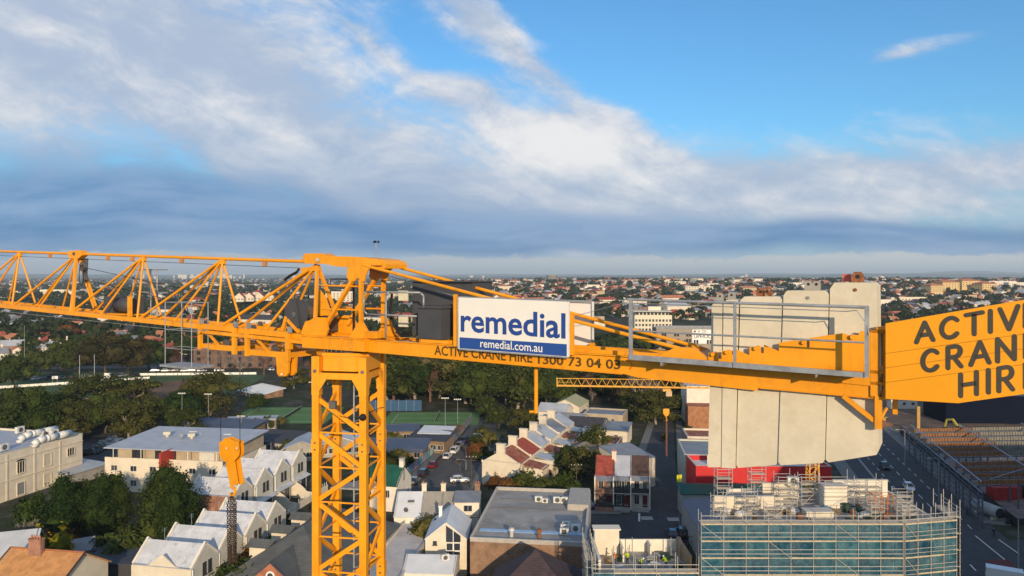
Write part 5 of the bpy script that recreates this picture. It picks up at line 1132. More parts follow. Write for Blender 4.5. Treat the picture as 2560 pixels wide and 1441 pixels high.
# townhouses in two rows: gabled fronts face right, curved garden walls between them
TW = M('townhouse_render', (.54, .51, .43), .9, 0, .1, .6); RWH = M('townhouse_white_roof', (.54, .55, .57), .6, 0, .16, .5, col2=(.40, .41, .43), stripe=(1, .45, .25))
def townhouse(u, v, label, last=False, brick=False, end=False):
    fx, fy = Gp(u, v, 9.); r = radians(78); Lw, Dp = 6.15, 9.2
    cx, cy = fx-sin(r)*Dp/2, fy+cos(r)*Dp/2
    t = bld('townhouse', label, 'house', cx, cy, Lw, Dp, r, 6.4, TW, 'gable', 2.4, RWH, .0, 'y', group='white-roofed townhouses in two rows')
    for s in (-1, 1):
        y0 = s*(Dp/2-.12)
        mb = MB()
        for q in (-1, 1): mb.slab([(0, y0-.16, 9.12), (q*(Lw/2+.02), y0-.16, 6.62), (q*(Lw/2+.02), y0+.16, 6.62), (0, y0+.16, 9.12)][::(1 if q > 0 else -1)], .34)
        part('gable_parapet', mb, WALLW, t)
    for a in (-.62, .62): win(t, 'f', a+.3, 5.5, .75, 1.75, Lw, Dp, FRAMED, GLASS, True)
    win(t, 'f', 1.6, 1.5, 1.7, 2.4, Lw, Dp, FRAMED, GLASS, False); part('door', MB().box(-.4, -Dp/2-.03, 1.2, 1., .08, 2.3), DGREY, t)
    part('canopy', MB().slab([(-Lw/2+.1, -Dp/2-1.1, 3.35), (Lw/2-.1, -Dp/2-1.1, 3.35), (Lw/2-.1, -Dp/2, 3.75), (-Lw/2+.1, -Dp/2, 3.75)], .1), RWH, t)
    part('downpipe', MB().tube((-Lw/2+.1, -Dp/2-.1, .2), (-Lw/2+.1, -Dp/2-.1, 6.3), .08, 6), WHITE, t)
    pf = [(-Dp/2, 0), (-Dp/2, 3.3)]+[(-Dp/2-.6-2.6*q, 3.3-1.75*q**1.6) for q in (.0, .2, .4, .6, .8, 1.)]+[(-Dp/2-4.9, 1.3), (-Dp/2-4.9, 0)]
    n = len(pf); X = -Lw/2+.05
    part('garden_wall', MB().add([(X-.1, y, z) for y, z in pf]+[(X+.1, y, z) for y, z in pf], [tuple(range(n)), tuple(range(2*n-1, n-1, -1))]+[(i, n+i, n+(i+1) % n, (i+1) % n) for i in range(n)]), WALLC, t)
    part('front_fence', MB().box(0, -Dp/2-4.9, .65, Lw, .16, 1.3), WALLC, t)
    for q in range(7): part('fence_picket', MB().box(-Lw/2+.5+q*.85, -Dp/2-4.9, 1.65, .07, .07, .75), WHITE, t)
    part('roof_flashing', MB().box(-Lw/2, 0, 6.48, .5, Dp-.6, .10), M('flashing_grey', (.33, .36, .42), .5), t)
    part('gutter', MB().beam((Lw/2, -Dp/2+.2, 6.5), (Lw/2, Dp/2-.2, 6.5), .18, .1), GALV, t); part('antenna', MB().tube((1., 2.6, 7.8), (1., 2.6, 10.2), .03, 5).tube((.4, 2.6, 10.), (1.6, 2.6, 10.), .02, 5).tube((.6, 2.6, 9.7), (1.4, 2.6, 9.7), .02, 5), GALV, t)
    if brick: part('side_wall', MB().box(-Lw/2-.06, 0, 3.2, .12, Dp, 6.4), BRICKR, t)
    if end:
        part('side_wall', MB().add([(-Lw/2-.14, -Dp/2, 0), (-Lw/2-.14, Dp/2, 0), (-Lw/2-.14, Dp/2, 6.3), (-Lw/2-.14, 1.8, 6.6), (-Lw/2-.14, -.2, 8.1), (-Lw/2-.14, -2.2, 6.6), (-Lw/2-.14, -Dp/2, 6.3)]+[(-Lw/2+.05, y, z) for y, z in ((-Dp/2, 0), (Dp/2, 0), (Dp/2, 6.3), (1.8, 6.6), (-.2, 8.1), (-2.2, 6.6), (-Dp/2, 6.3))], [tuple(range(6, -1, -1)), tuple(range(7, 14))]+[(i, (i+1) % 7, 7+(i+1) % 7, 7+i) for i in range(7)]), WALLC, t)
    if (u+v) % 3 == 0: part('roof_vent', MB().tube((-1.3, 1.5, 7.4), (-1.3, 1.5, 8.3), .22, 8).ball((-1.3, 1.5, 8.35), .3), DGREY, t)
    return t
ordn = ['nearest', 'second', 'third', 'fourth']
for i, (u, v) in enumerate(((514, 1356), (577, 1318), (641, 1283), (691, 1254))): townhouse(u, v, f'white-roofed townhouse, {ordn[i]} in the front row below the crane hook', end=(i == 0))
for i, (u, v) in enumerate(((609, 1195), (662, 1171), (707, 1148), (749, 1127))): townhouse(u, v, f'white-roofed townhouse, {ordn[i]} in the back row'+(', with red brick side wall' if i == 0 else ' beside the crane mast'), brick=(i == 0))
# old houses at bottom left: orange roof, green gables, dark sheds
bld('old_cottage', 'cottage with faded orange tiled roof and brick chimney at the bottom left corner', 'house', -64.2, 102.3, 10.8, 10., -.17, 5., WALLC, 'gable', 3., M('tile_orange', (.50, .25, .095), .8, 0, .22, .8, col2=(.42, .19, .07)), .35, 'x', chim=[(-1.2, -.6, 9.6, 1.9, .7, BRICKR)]); c = (0, 0, 10.8)
cot = [o for o in COL.objects if o.name.startswith('old_cottage')][0]
part('ridge_cap', MB().tube((-5.8, 0, 8.02), (5.8, 0, 8.02), .14, 8), M('ridge_terracotta', (.34, .13, .06), .85), cot)
for s_ in (-1, 1): part('barge_board', MB().beam((s_*5.8, 0, 8.0), (s_*5.8, -5.4, 4.75), .1, .3), M('timber_dark', (.07, .05, .04), .8), cot)
part('gutter', MB().beam((-5.7, -5.45, 4.7), (5.7, -5.45, 4.7), .14, .14), R_GREY, cot)
for q in range(24): part('tile_batten', MB().beam((-5.7, -5.3+q*.222, 4.82+q*.1332), (5.7, -5.3+q*.222, 4.82+q*.1332), .06, .05), MATS['tile_orange'], cot)
c = fit(-120, 1400, 35, 1330, 7.5, 9); bld('green_gabled_house', 'pale-roofed house with dark green gable behind the orange-roofed cottage', 'house', c[0]+2, c[1]+2, 15, 8, .35, 5.2, M('weatherboard_green', (.085, .13, .085), .8), 'gable', 3., R_LG, .3, 'x')
c = fit(200, 1405, 345, 1410, 3.2, 9); bld('dark_shed', 'dark flat-roofed shed left of the nearest townhouse', 'shed', c[0], c[1], c[2], 8, c[4], 3.0, M('shed_dark_wall', (.05, .05, .055), .8), 'skillion', .5, M('shed_dark_roof', (.055, .058, .07), .6, 0, .2, .5, stripe=(0, .4, .3)), .3)
c = fit(235, 1370, 370, 1372, 3.2, 7); bld('dark_shed', 'second dark shed behind, under the tall screen trees', 'shed', c[0], c[1], c[2], 6.5, c[4], 2.8, M('shed_dark_wall', (.05, .05, .055), .8), 'skillion', .4, M('shed_dark_roof', (.055, .058, .07), .6), .3)
c = fit(165, 1380, 235, 1368, 3., 5); bld('garden_studio', 'small studio with blue-grey roof and round dish', 'shed', c[0], c[1], c[2], 4.5, c[4], 2.8, WALLG, 'gable', 1.2, R_GREY, .3)
# hall with grey-green slate roof and orange brick gable
SLG = M('slate_grey_green', (.092, .096, .094), .75, 0, .22, .5, stripe=(1, .3, .25))
hall = bld('church_hall', 'hall with large grey-green slate roof behind the crane mast', 'building', -29., 111., 15.5, 25, -.2, 4.8, BRICKO, 'hip', 5.2, SLG, .5)
for yy in (-7.2, -1.2, 4.8):
    d_ = link('dormer', MB().box(-5.4, yy, 6.9, 2.4, 1.7, 2.0).mesh('dormer', WALLC), hall)
    link('dormer_roof', MB().slab([(-6.9, yy-1.2, 7.75), (-6.9, yy, 8.6), (-3.0, yy, 8.6), (-3.6, yy-1.2, 7.75)][::-1], .1).slab([(-6.9, yy, 8.6), (-6.9, yy+1.2, 7.75), (-3.6, yy+1.2, 7.75), (-3.0, yy, 8.6)][::-1], .1).mesh('dormer_roof', SLG), hall)
    o = win(hall, 'l', 0, 6.9, 1.0, 1.3, 15.5, 25); o.location = (-6.61, yy, 6.9)
wing = bld('hall_wing', 'orange brick gable with round white vent in front of the slate-roofed hall', 'building', -31.0, 101.6, 9.6, 9, -.16, 4.4, BRICKO, 'gable', 3.9, SLG, .12, 'y')
part('round_vent', MB().tube((0, -4.62, 6.5), (0, -4.5, 6.5), .62, 20), WHITE, wing); part('vent_louvre', MB().tube((0, -4.64, 6.5), (0, -4.6, 6.5), .42, 18), DGREY, wing)
for s in (-1, 1): part('barge_board', MB().beam((0, -4.66, 8.3), (s*4.9, -4.66, 4.34), .08, .16), DGREY, wing)
# houses right of the mast
bld('green_roofed_house', 'white house with dark green roof and tall chimney right of the mast', 'house', -25.2, 148.5, 7.5, 8.5, -.2, 5., WALLW, 'gable', 3., R_GREEN, .1, 'x', chim=[(3.3, 0, 9.3, .9, .9, WALLW)], wins=[('f', 2, 3.4, .9, 1.5), ('r', 2, 2.5, .9, 1.4)])
for i, (u0, u1, rm, lb) in enumerate(((985, 1052, R_WHITE, 'white-roofed terrace with a small skylight right of the mast'), (1052, 1102, M('roof_fawn_steel', (.33, .30, .25), .6, 0, .14, .4, stripe=(0, .35, .3)), 'terrace with plain fawn metal roof beside the white-roofed one'), (1102, 1196, M('roof_fawn_steel', (.33, .30, .25), .6), 'fawn-roofed terrace with a white attic dormer'))):
    cx, cy, L, D, rr = fit(u0, 1292, u1, 1292, 5., 9.5)
    t = bld('terrace_cottage', lb, 'house', cx, cy, L, D, 0, 5., WALLW, 'gable', 2.9, rm, .1, 'x', chim=[(L/2, .3, 9.1, .8, .6, WALLC)] if i < 2 else [(L/2-.4, .3, 9.1, .9, .6, BRICKB)], wins=[('f', 2, 3., 1., 1.4)])
    if i == 0: part('skylight', MB().box(.3, -2.1, 6.85, 1.1, 1.1, .12), GLASS, t); part('satellite_dish', MB().ball((-.3, -4.3, 6.0), .4, .12, .4), DGREY, t)
    if i == 2:
        part('dormer', MB().box(1.2, -2.6, 6.3, 4.2, 3.6, 2.2), WALLW, t); part('dormer_roof', MB().slab([(-1.1, -4.6, 7.4), (3.5, -4.6, 7.4), (3.5, -.2, 8.1), (-1.1, -.2, 8.1)], .12), R_GREY, t)
        o = win(t, 'f', 1.4, 6.3, 1.5, 1.1, L, D); o.location = (1.4, -4.41, 6.3)
bld('parapet_building', 'long low white flat-roofed building with a courtyard painted as a black panel right of the mast', 'building', -16.9, 113.5, 6.2, 25, -.14, 3.8, WALLW, 'flat', 0, M('roof_white_grey', (.56, .51, .47), .85, 0, .15, .4), par=.5)
yard_panel = thing('painted_courtyard', 'black panel painting the shade of a courtyard on the white flat roof right of the mast', 'courtyard', (-13.6, 108.2, 3.87), -.5)
part('black_shade_panel', MB().box(0, 0, .05, 2.2, 3.6, .1), BLACK, yard_panel); part('rim', MB().box(0, 1.85, .15, 2.5, .12, .3).box(0, -1.85, .15, 2.5, .12, .3).box(-1.15, 0, .15, .12, 3.6, .3).box(1.15, 0, .15, .12, 3.6, .3), WALLW, yard_panel)  # flat black box paints the courtyard's depth shade, roof has no hole
bld('blue_lean_to', 'small lean-to with pale blue metal roof beside the white flat roof', 'shed', -14.2, 123.2, 5.5, 4.6, -.1, 2.9, WALLG, 'skillion', .5, M('roof_sky_blue', (.26, .36, .52), .5), .2)
bld('rear_shed', 'grey iron shed roof next to the blue lean-to', 'shed', -18.6, 124.5, 3.6, 6.5, -.1, 2.9, WALLG, 'skillion', .6, R_LG, .2)
# gabled house with the big window
fx = Gp(1118, 1440, .2)
gh = bld('gabled_house', 'cream gabled house with a tall four-pane window facing the camera', 'house', -9.9, 116.6, 6.3, 9., -.02, 6.1, WALLC, 'gable', 2.5, R_WHITE, .12, 'y', chim=[(-1.6, 2.2, 8.8, .5, .5, WHITE)])
for i in (0, 1):
    for j in (0, 1): win(gh, 'f', .55+i*1.12, 3.6+j*1.25, 1.06, 1.2, 6.3, 9, WHITE, GLASS, False, mull=0)
part('fanlight', MB().add([(.0, -4.54, 5.55), (2.2, -4.54, 5.55), (2.2, -4.54, 6.5), (0, -4.54, 8.05), (.0, -4.5, 5.55), (2.2, -4.5, 5.55), (2.2, -4.5, 6.5), (0, -4.5, 8.05)], [(0, 1, 2, 3), (7, 6, 5, 4), (0, 4, 5, 1), (1, 5, 6, 2), (2, 6, 7, 3), (3, 7, 4, 0)]), GLASS, gh)
part('mullion', MB().box(1.1, -4.6, 5.9, .09, .1, 3.6), WHITE, gh); win(gh, 'f', -1.7, 5.4, .6, .6, 6.3, 9, FRAMED)
bld('rear_annexe', 'white annexe with low gabled roof in front of the gabled house', 'house', -11.6, 107.3, 7.2, 7., -.05, 4.2, WALLW, 'gable', 1.3, R_WHITE, .1, 'x')
roof_unit('air conditioner on the white annexe roof', -9.6, 106.2, 5.0, .4, 1.2)
# big flat-roofed building with brick front
fb = bld('flat_roofed_building', 'large building with flat grey membrane roof and brown brick front', 'building', 3.9, 119.6, 16.8, 26, -.13, 7.2, BRICKB, 'flat', 0, R_FLAT, par=.55, pmat=M('parapet_grey', (.40, .37, .33), .9))
part('side_wall', MB().box(8.44, 0, 3.6, .1, 26, 7.2), WALLG, fb); part('roof_strip', MB().box(0, -8.2, 7.32, 15.6, 1.1, .06), M('sarking_blue', (.32, .48, .68), .4), fb)
part('roof_ridge', MB().box(-1.6, 2.6, 7.33, 12, .25, .1), M('ridge_dark', (.16, .15, .15), .8), fb); part('roof_ridge', MB().box(-3, 7.6, 7.33, 8, .2, .1), M('ridge_dark', (.16, .15, .15), .8), fb)
part('stair_box', MB().box(6.6, 7.8, 7.75, 3.4, 9.6, 1.0), M('parapet_grey', (.40, .37, .33), .9), fb)
for a in (-2.6, 1.5): part('roof_cowl', MB().tube((a, -10.7, 7.2), (a, -10.7, 8.3), .28, 10).tube((a, -10.7, 8.3), (a, -10.7, 8.65), .5, 12, .35), M('cowl', (.52, .50, .46), .5, .1) if a < 0 else RUST, fb)
def onfb(x, y): c, s = cos(-.13), sin(-.13); return 3.9+x*c-y*s, 119.6+x*s+y*c
for k, (x, y, s) in enumerate(((-.2, 6.6, 1.15), (.9, 6.2, .9), (3., 6.4, 1.25), (4.1, 6.4, 1.25), (5.1, -7.2, 1.2), (5.2, -5.6, 1.1), (6.7, -7.4, 1.3), (5.1, -8.9, 1.2))):
    X, Y = onfb(x, y); roof_unit(['tall white', 'small white', 'left double-fan', 'right double-fan', 'white front-group', 'white rear', 'white right-hand', 'white lowest'][k]+' air conditioner on the flat grey roof', X, Y, 7.27, -.13, s*1.15)
bld('slate_pyramid_house', 'house with dark purple slate pyramid roof at the bottom edge', 'house', 3.1, 96.2, 11.5, 11.5, -.12, 5.4, BRICKB, 'hip', 5., R_PURP, .4)
bld('rusty_lean_to', 'low shed with rusty iron roof below the brown brick wall', 'shed', -4.6, 101.5, 6, 4.5, -.1, 2.8, BRICKB, 'skillion', .7, R_RUST, .2)
# terrace row running away along the school street: party walls with chimneys
for k in range(6):
    a = radians(19.5); D = 7.6; x0, y0 = -2.4+sin(a)*D*k*1.02, 161.5+cos(a)*D*k*1.02
    cx, cy = x0+sin(a)*D/2, y0+cos(a)*D/2; hh = 4.9+.12*k
    t = bld('row_house', ['first cream terrace with rusty roof facing the school street', 'second terrace with patched red roof', 'third terrace with pale steel roof', 'fourth terrace with white gable', 'fifth terrace with grey roof', 'last terrace of the row before the trees'][k], 'house', cx, cy, 8.6, D, -a, hh, WALLC, 'gable', 2.5, [R_RUST, R_RED, R_LG, R_LG, R_GREY, R_LG][k], .0, 'y', group='cream terraces along the school street')
    part('party_wall', MB().add([(-4.4, -D/2-.12, 0), (4.4, -D/2-.12, 0), (4.4, -D/2-.12, hh+.15), (0, -D/2-.12, hh+2.75), (-4.4, -D/2-.12, hh+.15), (-4.4, -D/2+.12, 0), (4.4, -D/2+.12, 0), (4.4, -D/2+.12, hh+.15), (0, -D/2+.12, hh+2.75), (-4.4, -D/2+.12, hh+.15)], [(0, 1, 2, 3, 4), (9, 8, 7, 6, 5)]+[(i, 5+i, 5+(i+1) % 5, (i+1) % 5) for i in range(5)]), WALLC, t)
    part('chimney', MB().box(0, -D/2, hh+3.2, 1.9, .8, 2.0).box(0, -D/2, hh+4.25, 2.1, 1., .18), WALLC, t)
    rear = part('rear_wing', MB().box(6.6, .8, 1.9, 4.4, 4.6, 3.8), WALLC, t); link('wing_roof', MB().slab([(4.3, -1.6, 4.5), (9., -1.6, 3.7), (9., 3.2, 3.7), (4.3, 3.2, 4.5)], .1).mesh('wing_roof', R_LG if k % 2 else R_RUST), rear)
    win(t, 'f', 2.8, 1.9, .8, 1.3, 8.6, D+.24) if k == 0 else None
    for q in (-3.4, 3.4): part('eave_corbel', MB().box(q*1.27, -D/2-.15, hh+.25, .3, .25, .5), WALLW, t)
c = fit(1440, 1108, 1500, 1108, 5.5, 7); bld('stone_cottage', 'small sandstone cottage with grey shingle roof behind the terrace row', 'house', c[0], c[1]-4, c[2]+1.5, 7, -.3, 4.6, SAND, 'hip', 1.8, M('shingle_grey', (.20, .185, .165), .9), .3, wins=[('f', 2, 2.6, .9, 1.2)], chim=[(2.8, 0, 7.2, .6, .6, SAND)])
for k, (u, v, L, D, r, h, wm, ty, rm) in enumerate(((1500, 1112, 11, 9, -.3, 4.5, BRICKR, 'flat', R_RUST), (1425, 1056, 10, 8, -.35, 4.5, WALLW, 'gable', R_GREY), (1390, 1030, 9, 8, -.35, 4.6, WALLW, 'gable', R_LG), (1430, 1015, 9, 12, -.35, 4.6, WALLC, 'gable', M('roof_lichen', (.36, .35, .20), .8)), (1475, 1068, 10, 9, -.3, 4, WALLG, 'gable', R_SLATE), (1525, 1075, 12, 9, -.3, 4, WALLC, 'skillion', R_GREY), (1520, 1040, 12, 10, -.3, 3.6, WALLT, 'flat', R_GREY))):
    x, y = Gp(u, v, h); bld('back_lane_house', ['red brick flat-topped house', 'grey-roofed white house', 'pale-roofed white house', 'lichen-roofed cream house', 'slate-roofed grey house', 'cream lean-to house', 'tan house'][k]+' between the terrace row and the gum trees', 'house', x, y+D/2, L, D, r, h, wm, ty, 2. if ty == 'gable' else .7, rm, .2, 'y' if k in (3,) else 'x', wins=[('f', 2, 2.2, 1., 1.3)], par=.4 if ty == 'flat' else 0)
# three terraces at the street corner, in shade
for k, (u0, u1, rm, wm, lb) in enumerate(((1488, 1534, R_RED, BRICKR, 'corner terrace with red tiled roof and brick front'), (1534, 1577, R_LG, M('wall_dark_green', (.03, .055, .05), .8), 'corner terrace with pale steel roof and dark green front'), (1577, 1624, R_BROWN, WALLW, 'corner terrace with dark brown roof and white side wall'))):
    cx, cy, L, D, rr = fit(u0, 1192, u1, 1194, 6., 10)
    t = bld('corner_terrace', lb, 'house', cx, cy, L, D, rr, 6., wm, 'gable', 3.1, rm, .05, 'x', group='three terraces at the street corner', chim=[(L/2, -.6, 10., .9, .6, WALLC)] if k == 0 else ())
    for s in ((-1, 1) if k == 0 else (1,)): part('party_wall', MB().box(s*L/2, -D/2-.7, 3.1, .22, 1.6, 6.4), WALLW, t)
    part('veranda_roof', MB().slab([(-L/2, -D/2-1.5, 5.6), (L/2, -D/2-1.5, 5.6), (L/2, -D/2, 6.2), (-L/2, -D/2, 6.2)], .08), R_GREY, t)
    part('balcony_floor', MB().box(0, -D/2-.7, 3.1, L-.24, 1.4, .16), wm if k == 0 else WALLW, t); part('balcony_front', MB().box(0, -D/2-1.4, 3.65, L-.24, .06, .95), BRICKR if k == 0 else FRAMED, t)
    for z in (4.5, 1.5): win(t, 'f', -L*.18, z, 1., 1.9, L, D, FRAME, GLASS); win(t, 'f', L*.25, z, .8, 1.9, L, D, FRAME, GLASSB)
    part('front_wall', MB().box(0, -D/2-2.9, .45, L-.2, .2, .9), BRICKR if k == 0 else WALLG, t); part('door', MB().box(L*.25, -D/2-.06, 1.2, .9, .1, 2.2), M('door_red', (.16, .02, .02), .5), t)
c = fit(1562, 1140, 1638, 1130, 7.5, 10); bld('cream_corner_house', 'cream house with grey sloping roof behind the corner terraces', 'house', c[0], c[1], c[2], 10, c[4], 6.4, WALLC, 'skillion', 1.2, R_GREY, .1)
# right of the lane
bld('pale_green_shop', 'pale green rendered shop with grey roof right of the dark lane', 'building', 44.5, 166, 13, 15, -.12, 7., M('wall_pale_green', (.50, .52, .42), .9, 0, .08), 'flat', 0, R_GREY, par=.4)
bld('white_tall_building', 'white building with rust-coloured cladding left of the counterweights', 'building', 62, 232, 16, 14, -.1, 11.5, WALLW, 'flat', 0, R_LG, par=.6)
bld('rust_clad_annexe', 'rust-coloured corrugated annexe in front of the white building', 'building', 59, 222, 13, 6, -.1, 7., M('clad_rust', (.36, .16, .075), .8, 0, .25, 1., stripe=(0, .5, .3)), 'flat', 0, R_RUST)
bld('brick_low_house', 'low brick house with cream parapet beside the lane', 'house', 51, 190, 13, 10, -.1, 5, BRICKR, 'flat', 0, R_RUST, par=.5, pmat=WALLC)
red = bld('red_building', 'bright red commercial building with white roof terrace behind the scaffold', 'building', 50.5, 152.8, 27, 9, -.02, 6.6, M('wall_bright_red', (.52, .018, .020), .6, 0, .08), 'flat', 0, M('roof_white_membrane', (.60, .61, .63), .7), par=1.1)
part('terrace_wall', MB().box(-3, .6, 7.6, 14, .3, 2.), WALLW, red); part('terrace_wall', MB().box(4, 1.6, 7.6, .3, 4, 2.), WALLG, red); part('louvre', MB().box(1.5, .42, 7.5, 2.6, .1, 1.4), DGREY, red)
bld('green_awning_shed', 'long low shed with dark green roof in front of the red building', 'shed', 46, 143.2, 27, 4., -.02, 4.2, WALLG, 'skillion', .8, R_GREEN, .3)
bld('blue_grey_shed', 'narrow shed with blue-grey metal roof left of the scaffold', 'shed', 32.6, 124, 4.6, 20, -.05, 5.2, WALLG, 'skillion', .5, M('roof_blue_grey', (.14, .145, .18), .6, 0, .12, .4, stripe=(1, .5, .3)), .15, 'y')
# school and day-care buildings by the courts
def post_row(t, L, D, h, n):
    for i in range(n): part('veranda_post', MB().beam((-L/2+.2+(L-.4)*i/(n-1), -D/2-1.2, 0), (-L/2+.2+(L-.4)*i/(n-1), -D/2-1.2, h), .14, .14), M('post_timber', (.28, .18, .10), .8), t)
sch = [(430, 1068, 620, 1074, 3.2, 10, 'skillion', .8, R_BLUE, 'long dark blue roofed classroom left of the mast'), (640, 1100, 742, 1108, 3.2, 13, 'gable', 1.6, M('roof_near_black', (.045, .045, .052), .6), 'near-black roofed classroom left of the mast'), (712, 1120, 800, 1118, 3.4, 9, 'gable', 1.8, R_LG, 'pale gabled classroom next to the mast'),
       (800, 1112, 900, 1106, 3.4, 9, 'gable', 1.8, R_WHITE, 'white gabled classroom seen through the mast'), (905, 1120, 1058, 1122, 3.2, 8, 'skillion', .7, R_BLUE, 'blue-roofed veranda block right of the mast'), (1022, 1096, 1110, 1102, 3.5, 7, 'skillion', 1., M('roof_near_black', (.045, .045, .052), .6), 'black-roofed timber block beside the school street'), (955, 1078, 1042, 1076, 3.2, 6, 'skillion', .6, R_BLUE, 'small blue-roofed block behind the veranda block'), (1052, 1082, 1120, 1084, 4.2, 6, 'skillion', .6, R_WHITE, 'white-roofed block beside the tennis court'), (560, 1052, 690, 1048, 3.2, 6, 'flat', 0, R_LG, 'flat pale roof at the court edge')]
for k, (u0, v0, u1, v1, z, D, ty, rh, rm, lb) in enumerate(sch):
    cx, cy, L, D, rr = fit(u0, v0, u1, v1, z, D)
    t = bld('classroom', lb, 'building', cx, cy, L, D, rr, z, M('timber_tan', (.24, .16, .10), .85) if k in (0, 4, 5, 6) else WALLG, ty, rh, rm, .8, 'x' if k not in (2, 3) else 'y', wins=[('f', 5, 1.6, 1.6, 1.3)]); post_row(t, L, D, z, max(3, int(L/3.5)))
    if k in (0, 4): part('veranda_roof', MB().slab([(-L/2-.3, -D/2-1.6, z-.55), (L/2+.3, -D/2-1.6, z-.55), (L/2+.3, -D/2-.6, z-.12), (-L/2-.3, -D/2-.6, z-.12)], .07), rm, t)
# mural fence along the school street
f0, f1 = Vector((-25.6, 158.)), Vector((-18.0, 203.)); nf = 20; fdv = (f1-f0)/nf
mf = thing('mural_fence', 'long painted fence with teal, white and pink mural panels along the school street', 'fence', (f0.x, f0.y, .12))
MC = [M('mural_teal', (.10, .30, .32), .7, 0, .5, 1.4, col2=(.50, .52, .50)), M('mural_white', (.46, .48, .48), .7, 0, .4, 1.7, col2=(.12, .26, .30)), M('mural_blue', (.10, .18, .32), .7, 0, .5, 1.4, col2=(.42, .45, .45)), M('mural_pink', (.38, .22, .24), .7, 0, .4, 1.6, col2=(.40, .43, .44))]
for i in range(nf):
    a = f0+fdv*i; b = f0+fdv*(i+.97); wpart('fence_panel', MB().beam((a.x, a.y, 1.1), (b.x, b.y, 1.1), .08, 1.9), MC[(i*i+i//3) % 4], mf); wpart('fence_post', MB().beam((a.x-.1, a.y, .1), (a.x-.1, a.y, 2.1), .08, .08), GALV, mf)
bf = thing('court_fence', 'dark blue mesh fence at the back of the right-hand tennis court', 'fence', (-47., 250, 0))
for i in range(8): part('fence_panel', MB().box(-3+i*2.6, 0, 1.9, 2.55, .06, 3.6), M('fence_blue', (.03, .085, .17), .8, 0, .2), bf); part('fence_post', MB().tube((-4.3+i*2.6, 0, 0), (-4.3+i*2.6, 0, 4), .06, 5), GALV, bf)
ph = thing('oval_fence', 'low white picket fence around the playing field', 'fence', (-220, 300, 0))
for (x0, y0), (x1, y1), n in (((-212, 297), (-185, 312), 10), ((-178, 316), (-160, 327), 6), ((-170, 338), (-118, 342), 14)):
    for i in range(n): wpart('fence_panel', MB().beam((x0+(x1-x0)*i/n, y0+(y1-y0)*i/n, .6), (x0+(x1-x0)*(i+.96)/n, y0+(y1-y0)*(i+.96)/n, .6), .06, 1.), WHITE, ph)
# brick school block, grandstand behind the trees
bld('brick_school', 'three-storey brown brick school building behind bare trees', 'building', -132, 372, 50, 14, .03, 9.5, brick_mat('brick_school', (.13, .07, .045), (.17, .09, .055), (.16, .13, .11)), 'hip', 2., R_TER, .5, wins=[('f', 10, 7.6, 1.8, 1.6), ('f', 10, 4.6, 1.8, 1.6), ('f', 10, 1.7, 1.8, 1.6)], frame=FRAMED)
gs = bld('grandstand', 'small brick grandstand with white roof by the playing field', 'building', -96, 283, 17, 9, -.75, 1.6, BRICKB, 'skillion', 1.6, WHITE, .8)
for q in range(7): part('seat_post', MB().box(-7.5+q*2.5, -4.6, 1.2, .3, .3, 2.4), WALLC, gs)
# office and warehouse in the middle distance, right
off = bld('office_building', 'cream four-storey office building with rows of square windows behind the counter-jib', 'building', 100.5, 536, 26, 30, -.07, 17.2, M('office_cream', (.68, .62, .48), .9, 0, .06), 'flat', 0, R_FLAT, par=.5, wins=[('f', 11, z, 1.5, 1.7) for z in (14., 10.8, 7.6, 4.4)]+[('r', 10, z, 1.0, 1.7) for z in (14., 10.8, 7.6)], frame=M('office_reveal', (.5, .45, .35), .9))
part('attic_storey', MB().box(0, 2, 18.6, 23, 24, 2.6), M('office_cream', (.68, .62, .48), .9), off); part('attic_roof', MB().box(0, 1.4, 20.1, 27, 29, .4), M('office_roof', (.62, .57, .47), .9), off); part('plant_room', MB().box(3, 6, 21.6, 9, 8, 2.8), M('office_cream', (.68, .62, .48), .9), off)
for i in range(9): part('attic_window', MB().box(-10.5+i*2.6, -10.05, 18.5, 1.8, .1, 1.6), GLASS, off)
uph = bld('upholstery_warehouse', 'tan four-storey warehouse with painted sign between the ties and the counterweights', 'building', 104, 431, 42, 18, -.05, 15.2, M('wall_tan_brown', (.33, .27, .205), .9, 0, .1), 'flat', 0, R_GREY, par=.3)
part('roof_band', MB().box(0, -9.08, 16.1, 42.2, .3, 2.), R_GREY, uph)
for z in (12., 8.6, 5.2):
    for a in (-17.5, -16., -13.8+3.4, -8.8, -3.6, -2.): win(uph, 'f', a, z, 1.25, 1.9, 42, 18, FRAMED)
part('painted_sign', MB().box(6.3, -9.06, 10.9, 14, .12, 8.0), SIGNW, uph)
for txt, z, sz, x in (('M  H  CO', 13.2, 1.9, .0), ('UPHOL', 10.0, 3.2, .0)):
    o = link('painted_lettering', text_mesh(txt, sz, BLACK, .02), uph); o.location = (x, -9.16, z); o.rotation_euler = (pi/2, 0, 0); o.scale = (.92, 1, 1)
for a in (.6, 2.1, 8., 9.5): win(uph, 'f', a, 8.0, 1.1, 2., 42, 18.3, FRAMED)
